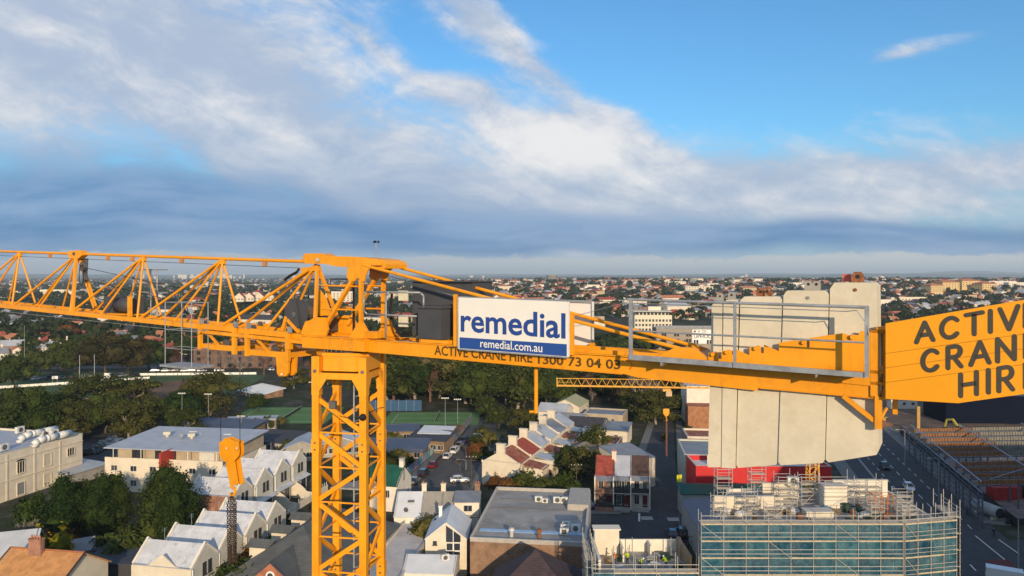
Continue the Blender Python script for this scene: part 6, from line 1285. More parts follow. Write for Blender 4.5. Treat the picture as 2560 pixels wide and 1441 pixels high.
# larger blocks further out
hosp = [(2330, 733, 26, 1290, 15), (2365, 735, 36, 1310, 19), (2415, 733, 40, 1330, 20), (2460, 735, 30, 1300, 16)]
for k, (u, v, L, Y, h) in enumerate(hosp):
    x = (u-1280)/FP*Y; bld('hospital_block', ['leftmost', 'second', 'third', 'rightmost'][k]+' cream and orange block with red roof on the right horizon', 'building', x, Y, L, 22, .25, h, M('wall_ochre', (.66, .46, .20), .9), 'hip', 4, R_TER, 1., wins=[('f', 6, z, 2., 1.8) for z in (h-3, h-6.5, h-10)], z0=float(hgt(x, Y)))
for k, (u, L, Y, h, zz_) in enumerate(((2500, 60, 1500, 12, 8), (2545, 50, 1440, 11, 10), (1745, 52, 1350, 10, 4), (1690, 40, 1650, 11, 6), (150, 70, 1500, 12, 0), (2270, 60, 1050, 8, 0), (1255, 45, 950, 8, 0), (1330, 50, 760, 7, 0), (850, 40, 1100, 18, 0))):
    x = (u-1280)/FP*Y; bld('long_white_building', ['long white building right of the hospital', 'white building at the right edge below the hills', 'long cream flats behind the counter-jib', 'cream flats on the ridge', 'pale flats seen through the jib at the left', 'white low shed right of the counterweights', 'cream flats above the sign board', 'low pale factory above the sign board', 'cream church tower block behind the crane head'][k], 'building', x, Y, L, 14, .1, h, [WALLW, WALLW, WALLC][k % 3], 'flat', 0, R_LG, par=.5, wins=[('f', int(L/5), z, 2., 1.5) for z in np.arange(2.2, h-1, 3.2)], z0=float(hgt(x, Y)))
tk = thing('water_tank', 'round grey water tank on the horizon above the sign board', 'tank', (110, 2050, float(hgt(110, 2050))+8)); part('tank_shell', MB().tube((0, 0, -8), (0, 0, 14), 15, 28), M('tank_grey', (.20, .19, .17), .9), tk); part('tank_rim', MB().tube((0, 0, 14), (0, 0, 15.2), 15.6, 28), WALLG, tk)
for k, (u, v) in enumerate(((600, 735), (625, 733), (650, 734), (675, 737))):
    Y = 900+k*12; x = (u-1280)/FP*Y; bld('gabled_villa', ['first', 'second', 'third', 'last'][k]+' of four cream villas with steep red gables behind the jib', 'house', x, Y, 11, 10, .1, 6, WALLC, 'gable', 5, R_RED, .3, 'y', z0=float(hgt(x, Y))+12, wins=[('f', 3, 3, 1.4, 2.)])
# ------------------------------------------------------------------ trees one by one
W3 = 'trees of the wood behind the courts'
for k, (key, u, Y, vt, lb) in enumerate((('park_dark', 55, 214, 968, 'near-black evergreen at the left edge behind the warehouse'), ('park_dark', 135, 222, 985, 'second dark evergreen behind the warehouse roof'), ('park_gum', 235, 236, 928, 'tall olive gum with pale limbs left of the hook ropes'), ('park_gum', 330, 240, 938, 'olive gum right of the tall pale-limbed one'), ('park_dark', 395, 222, 1000, 'dark round evergreen in front of the bare field patch'), ('park_gum', 525, 243, 922, 'broad dark gum below the inspection basket'), ('park_dark', 455, 232, 975, 'dark evergreen left of the broad gum'), ('garden', 185, 205, 1042, 'small brownish tree behind the warehouse corner'),
    ('fig', 262, 335, 836, 'huge brown-green fig tree behind the goal posts'), ('fig', 320, 342, 846, 'second huge fig tree right of the goal posts'), ('round_green', 200, 345, 862, 'dark green tree left of the huge figs'), ('park_dark', 372, 352, 850, 'dark green tree right of the huge figs'), ('round_green', 152, 350, 852, 'bright green tree beyond the parked cars'), ('park_dark', 35, 300, 888, 'dark tree at the left edge below the terraces'), ('round_green', 95, 345, 880, 'green tree beside the car park'), ('autumn', 170, 480, 812, 'autumn orange tree among the houses at left'),
    ('bare2', 440, 345, 868, 'brown leafless tree left of the brick school'), ('bare2', 490, 340, 885, 'leafless tree before the brick school, left'), ('bare3', 600, 335, 872, 'pale leafless tree before the brick school, middle'), ('bare2', 660, 340, 868, 'brown leafless tree before the brick school, right'), ('bare3', 560, 350, 880, 'leafless tree behind the basket'), ('park_gum', 735, 300, 915, 'olive gum just left of the mast head'), ('bare2', 775, 330, 880, 'leafless tree behind the mast head'), ('round_green', 645, 250, 985, 'small dark tree by the grandstand'), ('bare2', 850, 330, 885, 'leafless tree seen through the mast'), ('park_gum', 820, 310, 930, 'gum tree seen through the mast'),
    ('bare2', 985, 305, 880, 'reddish leafless tree right of the mast'), ('bare3', 1010, 318, 872, 'pale leafless tree right of the mast'), ('round_green', 1055, 282, 915, 'round dark green fig behind the right-hand court'), ('round_green', 1132, 280, 926, 'round bright green fig behind the right-hand court'), ('wood_gum', 1200, 268, 945, 'grey gum right of the two round figs'), ('wood_gum', 1290, 285, 915, 'tall grey gum left of the hanging pipe'), ('bare', 1310, 255, 960, 'leafless tree left of the hanging pipe'), ('garden', 1245, 222, 1005, 'olive street tree behind the white terraces'), ('garden', 1310, 215, 1010, 'second olive street tree behind the white terraces'), ('wood_olive', 1215, 238, 985, 'olive tree at the end of the school street'),
    ('wood_dark', 1375, 285, 925, 'dark evergreen right of the hanging pipe'), ('wood_dark', 1440, 300, 960, 'dark evergreen under the second crane jib, left'), ('bare3', 1480, 270, 968, 'pale leafless tree under the second crane jib'), ('bare', 1525, 262, 985, 'grey leafless tree under the second crane jib'), ('park_gum', 1640, 228, 968, 'large dark gum with white limbs left of the counterweights'), ('park_gum', 1590, 240, 975, 'large gum behind the back lane houses'), ('wood_dark', 1700, 240, 985, 'dark evergreen behind the lane'), ('wood_olive', 1485, 180, 1060, 'olive tree behind the corner terraces'), ('wood_dark', 1420, 170, 1115, 'dark tree beside the stone cottage'), ('garden', 1660, 205, 1080, 'dark tree hanging over the lane'), ('garden', 1720, 215, 1060, 'tree beside the rust-clad annexe'),
    ('bare2', 1150, 206, 1040, 'brown leafless street tree by the classrooms'), ('bare', 1165, 186, 1098, 'leafless street tree beside the parked white cars'), ('bare', 1150, 175, 1130, 'second leafless street tree over the white hatchback'), ('bush_rust', 1255, 152, 1182, 'flowering shrub against the first cream terrace'), ('bush', 1325, 150, 1180, 'dark hedge in front of the row houses'), ('bush', 1290, 153, 1195, 'low bush beside the flowering shrub'), ('bush', 1365, 152, 1190, 'dark bush right of the hedge'), ('bush', 1410, 150, 1186, 'round bush behind the flat-roofed building'), ('garden', 1460, 165, 1100, 'tree behind the round bush'), ('bush_olive', 1105, 121, 1285, 'bushy tree behind the gabled house'), ('bush_olive', 1130, 123, 1292, 'second bush behind the gabled house'),
    ('column', 165, 126, 1192, 'leftmost tall screen tree before the apartments'), ('column2', 205, 129, 1205, 'second tall screen tree before the apartments'), ('column', 248, 128, 1195, 'third tall screen tree before the apartments'), ('column2', 292, 131, 1188, 'fourth tall screen tree before the apartments'), ('column', 398, 128, 1170, 'tallest dark screen tree before the red dividing wall'), ('column', 452, 126, 1182, 'dark screen tree next to the brick townhouse wall'), ('column2', 428, 122, 1235, 'lower screen tree between the two tallest'), ('bush', 350, 122, 1290, 'bush under the tall screen trees'), ('bush', 118, 132, 1235, 'round clipped bush by the warehouse wall'), ('bare3', 62, 122, 1278, 'twisted leafless shrub by the warehouse wall'), ('lime', 125, 112, 1318, 'small lime-yellow tree beside the sheds'), ('bush_olive', 75, 124, 1325, 'olive bush at the bottom left'), ('bush_rust', 140, 122, 1320, 'reddish bush beside the lime tree'),
    ('bush_olive', 608, 104, 1385, 'garden bush below the hanging chains'), ('bush', 575, 101, 1412, 'green bush at the foot of the townhouses'), ('bush_olive', 660, 116, 1340, 'garden shrub in a townhouse yard'), ('bush_rust', 640, 110, 1370, 'brown shrub in a townhouse yard'), ('bush', 720, 132, 1278, 'shrub in a back-row townhouse yard'), ('bare', 2205, 215, 1058, 'leafless roadside tree at the top of the main road'), ('bare', 2185, 200, 1075, 'leafless tree on the main road verge'), ('bush', 1035, 196, 1090, 'small tree beside the timber classroom'), ('bush_olive', 985, 196, 1078, 'bushy tree behind the veranda block'), ('bush', 940, 190, 1140, 'green planting along the school fence'), ('bush', 1010, 186, 1145, 'planting beside the school fence'))):
    tpx(key, u, Y, vt, lb, None, 1.22 if 'gum' in key or key == 'fig' else 1.12)
for k, (u, Y, vt) in enumerate(((262, 119, 1306), (312, 118, 1298), (338, 117, 1312), (288, 115, 1322))): tpx('strel', u, Y, vt, ['left', 'tallest', 'right', 'lowest'][k]+' broad-leaved palm clump under the screen trees', 'palm clumps', .8)
tpx('palm', 1460, 242, 1003, 'fan palm with dead frond skirt behind the row houses')
r6 = np.random.default_rng(9); n6 = 0; cells = set()
NAMES = {'wood_gum': 'grey gum', 'wood_olive': 'olive gum', 'wood_dark': 'dark evergreen', 'round_green': 'round green tree', 'bare2': 'reddish leafless tree', 'bare3': 'pale leafless tree', 'fig': 'brown-green fig', 'park_gum': 'broad gum'}
while n6 < 125:
    Y = r6.uniform(250, 350); u = r6.uniform(960, 1780); x = (u-1280)/FP*Y
    c = (int(x//5.5), int(Y//5.5))
    if c in cells or (Y < 256 and x < -8) or (u > 1380 and u < 1560 and Y < 268): continue
    cells.add(c); key = r6.choice(['wood_gum', 'wood_olive', 'wood_dark', 'wood_gum', 'round_green', 'fig', 'bare2', 'bare3', 'wood_dark', 'wood_olive']); vt = r6.uniform(-.5, 3.)
    wh_ = 'right of the mast' if u < 1130 else 'left of the hanging pipe' if u < 1340 else ('under the second crane jib' if u < 1600 else 'left of the counterweights'); th_ = float(r6.uniform(.78, 1.)*(HC-(872 if u < 1340 else 897)*1.*Y/FP+VH*Y/FP)); th_ = max(5., th_)
    tree(key, x, Y, th_, f"{'tall' if th_ > 12.5 else 'low'} {NAMES[key]} in the {'front' if Y < 283 else 'middle' if Y < 316 else 'back'} of the wood {wh_}", W3, None, float(r6.uniform(1.05, 1.5))); n6 += 1
n6 = 0
while n6 < 40:
    Y = r6.uniform(372, 440); u = r6.uniform(-60, 940)
    if u < 420 and r6.uniform() < .72: continue
    x = (u-1280)/FP*Y; c = (int(x//9), int(Y//9))
    if c in cells or (-160 < x < -105 and Y < 390): continue
    cells.add(c); key = r6.choice(['wood_olive', 'wood_dark', 'wood_dark', 'round_green', 'bare2', 'autumn'] if u > 330 else ['wood_dark', 'round_green', 'wood_olive']); tree(key, x, Y, float(r6.uniform(7, 12)), f"{NAMES.get(key, 'rusty autumn tree')} beyond the park road "+('under the jib tip' if u < 200 else 'under the first jib node' if u < 330 else 'under the basket' if u < 560 else 'under the trolleys' if u < 740 else 'behind the mast')+(', nearer' if Y < 405 else ', farther'), 'trees beyond the park road', None, float(r6.uniform(.9, 1.3))); n6 += 1
r8 = np.random.default_rng(33)
for k in range(17):
    u = 8+k*29+r8.uniform(-8, 8); Y = 200+(k*13) % 34
    if 205 < u < 300 and Y < 212: Y += 22
    if 370 < u < 450: continue
    key = ['park_dark', 'park_gum', 'wood_dark', 'round_green', 'park_dark'][k % 5]
    tpx(key, u, Y, float(r8.uniform(972, 1018)), f"{['near-black evergreen', 'olive gum', 'dark bushy tree', 'green round tree', 'dark evergreen'][k % 5]} in the shaded park belt, {['first', 'second', 'third', 'fourth', 'fifth', 'sixth', 'seventh', 'eighth', 'ninth', 'tenth', 'eleventh', 'twelfth', 'thirteenth', 'fourteenth', 'fifteenth', 'sixteenth', 'last'][k]} from the left", 'trees of the shaded park belt', float(r8.uniform(.9, 1.2)))
for k in range(46):
    zone = [(1310, 1480, 1105, 1205, 'between the row houses and the corner terraces'), (640, 775, 1128, 1140, 'behind the back-row townhouses'), (560, 780, 1062, 1078, 'along the school yard'), (960, 1120, 1150, 1200, 'inside the mural fence'), (1185, 1235, 1090, 1160, 'beside the school street kerb')][k % 5]
    u = r8.uniform(zone[0], zone[1]); v = r8.uniform(zone[2], zone[3]); x, y = Gp(u, v); key = ['bush', 'bush_olive', 'garden', 'bush', 'bush_olive', 'bush_rust'][k % 6]
    if k % 5 == 3 and x > -26.5-(203-y)*.17+7: x -= 8
    tree(key, x, y, float(r8.uniform(2.2, 4.6)), f"{['leafy green bush', 'olive shrub', 'slender garden tree', 'dark shrub', 'grey-green shrub', 'russet shrub'][k % 6]} {zone[4]}", 'garden shrubs '+zone[4])
for k in list(TP):
    if k not in USED:
        for ch in list(TP[k].children): bpy.data.objects.remove(ch)
        bpy.data.objects.remove(TP[k])

r7 = np.random.default_rng(21)
LH = ['white cottage', 'cream cottage', 'brick cottage', 'pale cottage', 'sandstone cottage', 'weatherboard cottage']
for k in range(15):
    u = -10+k*24+r7.uniform(-6, 6); Y = 398+(k*37) % 52; x = (u-1280)/FP*Y; wm = [WALLW, WALLC, BRICKR, WALLW, SAND, WALLC][k % 6]; rm = [R_GREY, R_RED, R_LG, R_TER, R_RED, R_SLATE, R_LG][k % 7]; rn = {R_GREY: 'grey steel', R_RED: 'red tile', R_LG: 'pale steel', R_TER: 'terracotta', R_SLATE: 'slate'}[rm]
    bld('park_cottage', f'{LH[k % 6]} with {rn} roof facing the park, {["first", "second", "third", "fourth", "fifth", "sixth", "seventh", "eighth", "ninth", "tenth", "eleventh", "twelfth", "thirteenth", "fourteenth", "last"][k]} from the left', 'house', x, Y, r7.uniform(8, 12), 9, r7.uniform(-.6, .9), r7.choice([4.2, 6.4]), wm, 'gable', 2.8, rm, .3, 'y' if k % 2 else 'x', wins=[('f', 2, 2.4, 1.2, 1.5)], chim=[(2, .5, 8.6, .8, .6, WALLC)], group='cottages facing the park')
# ------------------------------------------------------------------ scaffolded building, lower right
SCG = M('scaffold_tube', (.50, .48, .44), .5, .3, .2, 4.); BOARD = M('scaffold_board', (.50, .42, .30), .85, 0, .2, 3.); BOARD2 = M('scaffold_board_grey', (.42, .39, .33), .85, 0, .25, 3.)
def net_mat():
    m = bpy.data.materials.new('teal_debris_net'); m.use_nodes = True; g = NG(m.node_tree); g.n.clear()
    geo = g.new('ShaderNodeNewGeometry'); p = geo.outputs['Position']; oi = g.new('ShaderNodeObjectInfo')
    n1 = g.noise(p, .9, 5, .6); n2 = g.noise(p, 5., 4, .6)
    c = g.mix(g.sm(g.m('ADD', g.m('MULTIPLY', n1, .7), g.m('MULTIPLY', n2, .3)), .36, .64), (.014, .074, .126), (.062, .172, .228))
    c = g.mix(1., c, g.mix(oi.outputs['Random'], (.6, .66, .75), (1.35, 1.25, 1.12)), 'MULTIPLY')
    d = g.new('ShaderNodeBsdfDiffuse'); t = g.new('ShaderNodeBsdfTransparent'); mx = g.new('ShaderNodeMixShader')
    bp = g.new('ShaderNodeBump'); bp.inputs['Strength'].default_value = .6; bp.inputs['Distance'].default_value = .1; g.l.new(n1, bp.inputs['Height']); g.l.new(bp.outputs[0], d.inputs['Normal'])
    g.l.new(c, d.inputs[0]); g.put(mx.inputs[0], g.sm(n2, .3, .7, .12, .30)); g.l.new(d.outputs[0], mx.inputs[1]); g.l.new(t.outputs[0], mx.inputs[2])
    o = g.new('ShaderNodeOutputMaterial'); g.l.new(mx.outputs[0], o.inputs[0]); return m
NET = net_mat()
ren = thing('renovation_building', 'cream building wrapped in teal-netted scaffold, its roof covered with building work', 'building', (24.8, 89.6, 0))
RP = [(25.4, 89.4), (52.6, 89.4), (52.8, 105), (30.6, 105)]
wpart('wall', MB().prism(RP, 0, 15.2), WALLC, ren); wpart('roof', MB().prism([(x*.995+.2, y*.999+.05) for x, y in RP], 15.2, 15.27), M('roof_slab', (.36, .34, .31), .9, 0, .3, .6), ren)
for a_, b_ in zip(RP, RP[1:]+RP[:1]): wpart('parapet', MB().beam((*a_, 15.45), (*b_, 15.45), .3, .45), WALLW, ren)
for z_ in (13, 10, 7, 4):
    for q in range(9): wpart('window', MB().box(27+q*2.9, 89.36, z_, 1.4, .12, 1.5), GLASS, ren)
low = bld('low_annexe', 'lower unfinished annexe with open white rooms left of the scaffold', 'building', 16.4, 94.2, 11.8, 8.4, 0, 9.3, WALLC, 'flat', 0, M('roof_slab', (.36, .34, .31), .9))
part('back_wall', MB().box(.2, 4.0, 10.1, 11.2, .25, 1.7), WALLW, low); part('side_wall', MB().box(-5.7, 0, 10.3, .3, 8., 2.), WALLW, low); part('side_wall', MB().box(5.6, .6, 10.3, .4, 6.8, 2.), M('ply_brown', (.30, .20, .11), .8), low)
part('room_wall', MB().box(-2.2, 2., 10.2, .2, 3.8, 1.8), WALLW, low); part('room_wall', MB().box(1.6, 2.8, 10.1, .2, 2.2, 1.6), WALLW, low); part('lift_shaft', MB().box(-4., 3.2, 11.0, 3.2, 1.4, 3.4), WALLC, low); part('shaft_cap', MB().box(-4., 3.2, 12.76, 3.6, 1.8, .14), WALLW, low)
for q in (-.9, 4.1, 5.3): part('prop', MB().tube((q, 1.2, 9.3), (q, 1.2, 12.2), .06, 6), GALV, low)
def wavy_net(bw):
    mb = MB(); nx, nz = 12, 5; V = [(bw*i/nx, .035*sin(i*2.1+j*.7)+.03*sin(j*1.9+i*.5)-.06*sin(pi*j/nz)*sin(pi*i/nx), 2.0*j/nz) for j in range(nz+1) for i in range(nx+1)]
    return mb.add(V, [(j*(nx+1)+i, j*(nx+1)+i+1, (j+1)*(nx+1)+i+1, (j+1)*(nx+1)+i) for j in range(nz) for i in range(nx)]).mesh('net_panel', NET, smooth=True)
def scaffold(name, label, x0, x1, y, d, zb, lifts, bay, ztop, nets=True):
    t = thing(name, label, 'scaffold', (x0, y, 0)); n = max(1, round((x1-x0)/bay)); bw = (x1-x0)/n; X = [i*bw for i in range(n+1)]
    sm = MB().tube((0, 0, 0), (0, 0, ztop), .045, 6).mesh('standard', SCG); lg = MB().tube((0, 0, 0), (bw*n, 0, 0), .036, 6).mesh('ledger', SCG); tr = MB().tube((0, 0, 0), (0, d, 0), .036, 6).mesh('transom', SCG)
    bd = MB().box(bw/2, 0, 0, bw-.04, .22, .045).mesh('plank', BOARD); bd2 = MB().box(bw/2, 0, 0, bw-.04, .22, .045).mesh('plank', BOARD2); toe = MB().box(bw/2, 0, 0, bw-.04, .03, .17).mesh('toe_board', BOARD); nt = wavy_net(bw)
    def pl(nm, me, loc): o = link(nm, me, t); o.location = loc; return o
    for x in X:
        pl('standard', sm, (x, 0, 0)); pl('standard', sm, (x, d, 0))
        cp_ = MB()
    for z in lifts:
        for dz in (0, .5, 1.): pl('ledger', lg, (0, -.06, z+dz))
        pl('ledger', lg, (0, d+.06, z))
        for i, x in enumerate(X):
            pl('transom', tr, (x, 0, z-.05))
            if i < n:
                if nets: pl('net_panel', nt, (x, .12, z-1.94))
                if (i*5+int(z*3)) % 7 == 3 and z < 15: continue
                for q in range(4): pl('plank', (bd, bd2)[(i+q) % 2], (x, .24+q*.26, z+.04))
                pl('toe_board', toe, (x, -.10, z+.02))
    for i in range(0, n-1, 3):
        for k, z in enumerate(lifts[:-1]):
            a, b = (X[i], X[i+1]) if (k+i) % 2 else (X[i+1], X[i])
            if (k+i//3) % 2 == 0: part('brace', MB().tube((a, -.1, z), (b, -.1, lifts[k+1]), .034, 6), SCG, t)
    return t
LZ = [2.5, 4.5, 6.5, 8.5, 10.5, 12.5, 14.5, 16.5]
scaffold('scaffold', 'tall tube scaffold with teal netting across the front of the renovation building', 22.4, 46.3, 87.6, 1.3, 0, LZ, 2.65, 17.9)
s2 = scaffold('scaffold', 'narrow scaffold return with teal netting at the right end of the renovation building', 0, 7.2, 0, 1.3, 0, LZ, 1.8, 18.3); s2.location = (46.5, 87.6, 0); s2.rotation_euler = (0, 0, radians(12))
s3 = scaffold('scaffold', 'scaffold running back along the right side of the renovation building', 0, 4.6, 0, 1.2, 0, LZ, 2.3, 18.6); s3.location = (54.6, 90.2, 0); s3.rotation_euler = (0, 0, radians(82))
scaffold('scaffold', 'low netted scaffold in front of the unfinished annexe', 9.6, 22.2, 87.9, 1.2, 0, [2.8, 4.8, 6.8, 8.8, 10.6], 2.5, 12.6)
s4 = scaffold('scaffold', 'scaffold at the left side of the unfinished annexe', 0, 9, 0, 1., 0, [4.8, 6.8, 8.8, 10.6], 2.3, 12.4); s4.location = (10.1, 89.6, 0); s4.rotation_euler = (0, 0, radians(88))
def tower(label, x, y, z, w, d, h, n=4):
    t = thing('scaffold_tower', label, 'scaffold', (x, y, z), 0, 'scaffold towers on the renovation roof')
    for a in (0, w):
        for b in (0, d): part('standard', MB().tube((a, b, 0), (a, b, h+(a+b)*.15), .04, 6), SCG, t)
    for k in range(1, n+1):
        q = h*k/n-.15
        for p0, p1 in (((0, 0), (w, 0)), ((0, d), (w, d)), ((0, 0), (0, d)), ((w, 0), (w, d))):
            part('ledger', MB().tube((*p0, q), (*p1, q), .03, 6), SCG, t); part('ledger', MB().tube((*p0, q-.45), (*p1, q-.45), .025, 6), SCG, t)
        if k in (2, n-1):
            for c_ in range(3): part('plank', MB().box(w/2, d*.2+c_*.25, q+.03, w, .22, .04), BOARD, t)
    part('brace', MB().tube((0, -.05, .1), (w, -.05, h*.6), .03, 6), SCG, t); part('brace', MB().tube((w, d+.05, .1), (0, d+.05, h*.6), .03, 6), SCG, t)
for k, a in enumerate(((27.2, 98, 15.2, 2., 1.6, 5.2), (29.6, 94, 15.2, 1.6, 1.3, 3.4), (36., 100, 15.2, 2.2, 1.8, 3.6), (40.6, 96, 15.2, 3.8, 2., 4.2), (33, 102, 15.2, 2, 1.6, 4.6), (25.2, 92.5, 15.2, 1.6, 1.4, 3.), (46.5, 99, 15.2, 3.0, 1.6, 3.2), (50, 96, 15.2, 2., 1.4, 2.8), (31.5, 91.5, 15.2, 1.8, 1.2, 2.6), (34.6, 95.5, 15.2, 2.2, 1.4, 3.), (44.6, 91.8, 15.2, 1.6, 1.2, 2.8), (38.6, 98.6, 15.2, 2.4, 1.4, 4.), (48.6, 92.2, 15.2, 1.8, 1.2, 2.2))):
    tower(['tallest tower of tubes at the left of the roof', 'small tube tower beside the tallest', 'tube tower in the middle of the roof', 'wide tube tower around the white stair box', 'tube tower at the back of the roof', 'short tube tower at the left roof edge', 'tube tower behind the orange cage', 'short tube tower at the right roof edge', 'low tube tower near the left front roof edge', 'tube tower left of the plant room', 'low tube tower before the orange cage', 'tall tube tower behind the plant room', 'lowest tube tower at the right front corner'][k], *a)
def roof_box(name, label, cat, x, y, w, d, h, mat, z=15.27, extra=None):
    t = thing(name, label, cat, (x, y, z)); part('wall', MB().box(0, 0, h/2, w, d, h), mat, t); part('capping', MB().box(0, 0, h+.05, w+.15, d+.15, .1), M('coping_light', (.50, .47, .42), .85), t); return t
roof_box('stair_box', 'white stair enclosure on the renovation roof under the second crane', 'stairwell', 42.2, 97.4, 3., 1.8, 3.1, WALLW); roof_box('parapet_wall', 'low cream wall across the left of the renovation roof', 'wall', 31, 97, 9., .3, 1.7, WALLC); roof_box('parapet_wall', 'white wall at the back right of the renovation roof', 'wall', 48.2, 102.5, 7.5, .3, 2.3, WALLW)
roof_box('parapet_wall', 'pale wall in the middle of the renovation roof', 'wall', 37, 102, 5, .3, 2., WALLC); roof_box('plant_room', 'white plant room with dark openings on the renovation roof', 'plant room', 38.4, 93, 3.4, 1.6, 1.15, WALLC)
roof_unit('white air conditioner on the renovation roof', 38.4, 101.2, 17.2, 0, 1.6)
dbr = random.Random(3); DM = [M('sack_white', (.60, .58, .54), .9), M('tarp_blue', (.06, .22, .36), .7), M('pallet_wood', (.30, .21, .12), .9), M('plaster_grey', (.40, .38, .34), .9), RUST, M('bin_green', (.02, .05, .03), .7)]
DN = [('rubble_sack', 'lumpy white rubble sack', 'sack'), ('tarpaulin', 'crumpled blue tarpaulin', 'tarpaulin'), ('timber_stack', 'stack of timber', 'timber'), ('plaster_sheets', 'pile of grey sheets', 'sheets'), ('rusty_drum', 'rusty round drum', 'drum'), ('rubbish_bin', 'dark rubbish bin', 'bin')]
for k in range(52):
    x = 27.2+dbr.random()*24.; y = 90.4+dbr.random()*6.4; i = dbr.choice([0, 0, 0, 1, 2, 2, 3, 3, 4, 5]); s = dbr.uniform(.55, 1.3)
    where = 'left end' if x < 32 else ('middle' if x < 42 else 'right end'); t = thing(DN[i][0], f'{DN[i][1]} at the {where} of the renovation roof, '+('by the net' if y < 91.6 else 'in the second line' if y < 93.2 else 'in the third line' if y < 95 else 'towards the back'), DN[i][2], (x, y, 15.27), dbr.uniform(0, 3), 'building materials on the renovation roof')
    if i < 2:
        for q in range(3): part('fold', MB().ball((dbr.uniform(-.4, .4)*s, dbr.uniform(-.3, .3)*s, .28*s), .5*s, .42*s, .34*s, 8, 5), DM[i], t)
    elif i in (2, 3):
        for q in range(5): part('plank' if i == 2 else 'sheet', MB().box(dbr.uniform(-.1, .1), dbr.uniform(-.1, .1), .06+q*.11, 2.2*s, (.9 if i == 3 else .5)*s, .09, dbr.uniform(-.08, .08)), DM[i], t)
    else: part('shell', MB().tube((0, 0, 0), (0, 0, .9*s), .36*s, 12), DM[i], t); part('rim', MB().tube((0, 0, .9*s), (0, 0, .95*s), .4*s, 12), DM[i], t)
for k in range(9):
    x = 11.6+dbr.random()*9.5; y = 91.5+dbr.random()*4.5; i = dbr.choice([0, 2, 3, 5]); t = thing(DN[i][0], f'{DN[i][1]} inside the unfinished annexe', DN[i][2], (x, y, 9.37), dbr.uniform(0, 3), 'building materials in the annexe')
    for q in range(4): part('piece', MB().box(dbr.uniform(-.2, .2), dbr.uniform(-.2, .2), .1+q*.13, 1.2, .6, .11, dbr.uniform(-.5, .5)), DM[i], t)
cg = thing('loading_cage', 'orange steel loading cage on the renovation roof beside the road', 'cage', (46.4, 94.6, 15.27)); OR = M('cage_orange', (.50, .17, .03), .6)
for a in (0, .8, 1.6, 2.4):
    for b in (0, 1.4): part('upright', MB().beam((a, b, 0), (a, b, 2.5), .07, .07), OR, cg)
for z in (.9, 1.6, 2.5):
    for p0, p1 in (((0, 0), (2.4, 0)), ((0, 1.4), (2.4, 1.4)), ((0, 0), (0, 1.4)), ((2.4, 0), (2.4, 1.4))): part('rail', MB().beam((*p0, z), (*p1, z), .06, .06), OR, cg)
part('floor', MB().box(1.2, .7, .06, 2.5, 1.5, .1), OR, cg)
# second crane: slim jib passing behind, mast rising from the renovation building
c2 = thing('tower_crane', 'second, smaller yellow tower crane whose slim jib passes under the big one', 'crane', (41.2, 101.5, 0))
def c2p(nm, mb, mat=YEL2, sub=None): return wpart(nm, mb, mat, c2, sub=sub)
mx, my, hw = 41.2, 101.5, .62
for a in (-1, 1):
    for b in (-1, 1): c2p('mast_leg', MB().beam((mx+a*hw, my+b*hw, 0), (mx+a*hw, my+b*hw, 29.6), .15, .15))
z = 15.; k = 0
while z < 29.3:
    for s in (-1, 1):
        c2p('mast_brace', MB().beam((mx-hw*(1 if k % 2 else -1), my+s*hw, z), (mx+hw*(1 if k % 2 else -1), my+s*hw, z+1.2), .06, .08)); c2p('mast_brace', MB().beam((mx+s*hw, my-hw*(1 if k % 2 else -1), z), (mx+s*hw, my+hw*(1 if k % 2 else -1), z+1.2), .06, .08))
        c2p('mast_strut', MB().beam((mx-hw, my+s*hw, z), (mx+hw, my+s*hw, z), .05, .05))
    z += 1.2; k += 1
c2p('slewing_unit', MB().tube((mx, my, 29.6), (mx, my, 30.4), .8, 18))
j0 = Vector((mx, my, 30.25)); j1 = Vector((6.4, 105.5, 30.25)); jd = (j1-j0); JL = jd.length; jd = jd/JL; jn = Vector((jd.y, -jd.x, 0))
for s in (-1, 1): c2p('bottom_chord', MB().beam(j0+jn*s*.4, j1+jn*s*.4, .10, .11))
c2p('top_chord', MB().tube(j0+Vector((0, 0, 1.12)), j1+Vector((0, 0, 1.02)), .055, 7))
n2 = 30
for i in range(n2):
    a = j0+jd*(JL*i/n2); b = j0+jd*(JL*(i+.5)/n2)+Vector((0, 0, 1.1)); c_ = j0+jd*(JL*(i+1)/n2)
    for s in (-1, 1): c2p('jib_lacing', MB().tube(a+jn*s*.4, b, .026, 5)); c2p('jib_lacing', MB().tube(b, c_+jn*s*.4, .026, 5))
    c2p('jib_strut', MB().tube(a+jn*.4, a-jn*.4, .025, 5))
c2p('jib_end_plate', MB().box(j1.x, j1.y, 30.75, .12, .9, 1.25)); c2p('counter_jib', MB().beam(j0, j0-jd*9, .9, .35)); 
for q in range(3): c2p('ballast_block', MB().box((j0-jd*(7+q*.7)).x, (j0-jd*(7+q*.7)).y, 30.6, .6, 1., 1.6), CONC)
c2p('tip_rail', MB().tube(j1+Vector((0, -.5, .55)), j1-jd*2+Vector((0, -.5, .55)), .03, 5))
tx = j0+jd*(JL*((41.2-(1667-1280)/FP*103.3)/(41.2-6.4))); tro = c2p('trolley', MB().box(tx.x, tx.y, 29.9, 1.1, 1.1, .3)); c2p('trolley_basket', MB().box(tx.x+.2, tx.y-.7, 29.5, .8, .6, .7), M('basket_faded', (.55, .38, .22), .7), sub=tro)
for s in (-.25, .25): c2p('hoist_rope', MB().tube((tx.x+s, tx.y, 29.85), (tx.x+s, tx.y, 27.2), .02, 5), BLACK)
h2 = thing('hook_block', 'small orange hook block hanging from the second crane before the dark gum', 'hook block', (tx.x, tx.y, 25.6))
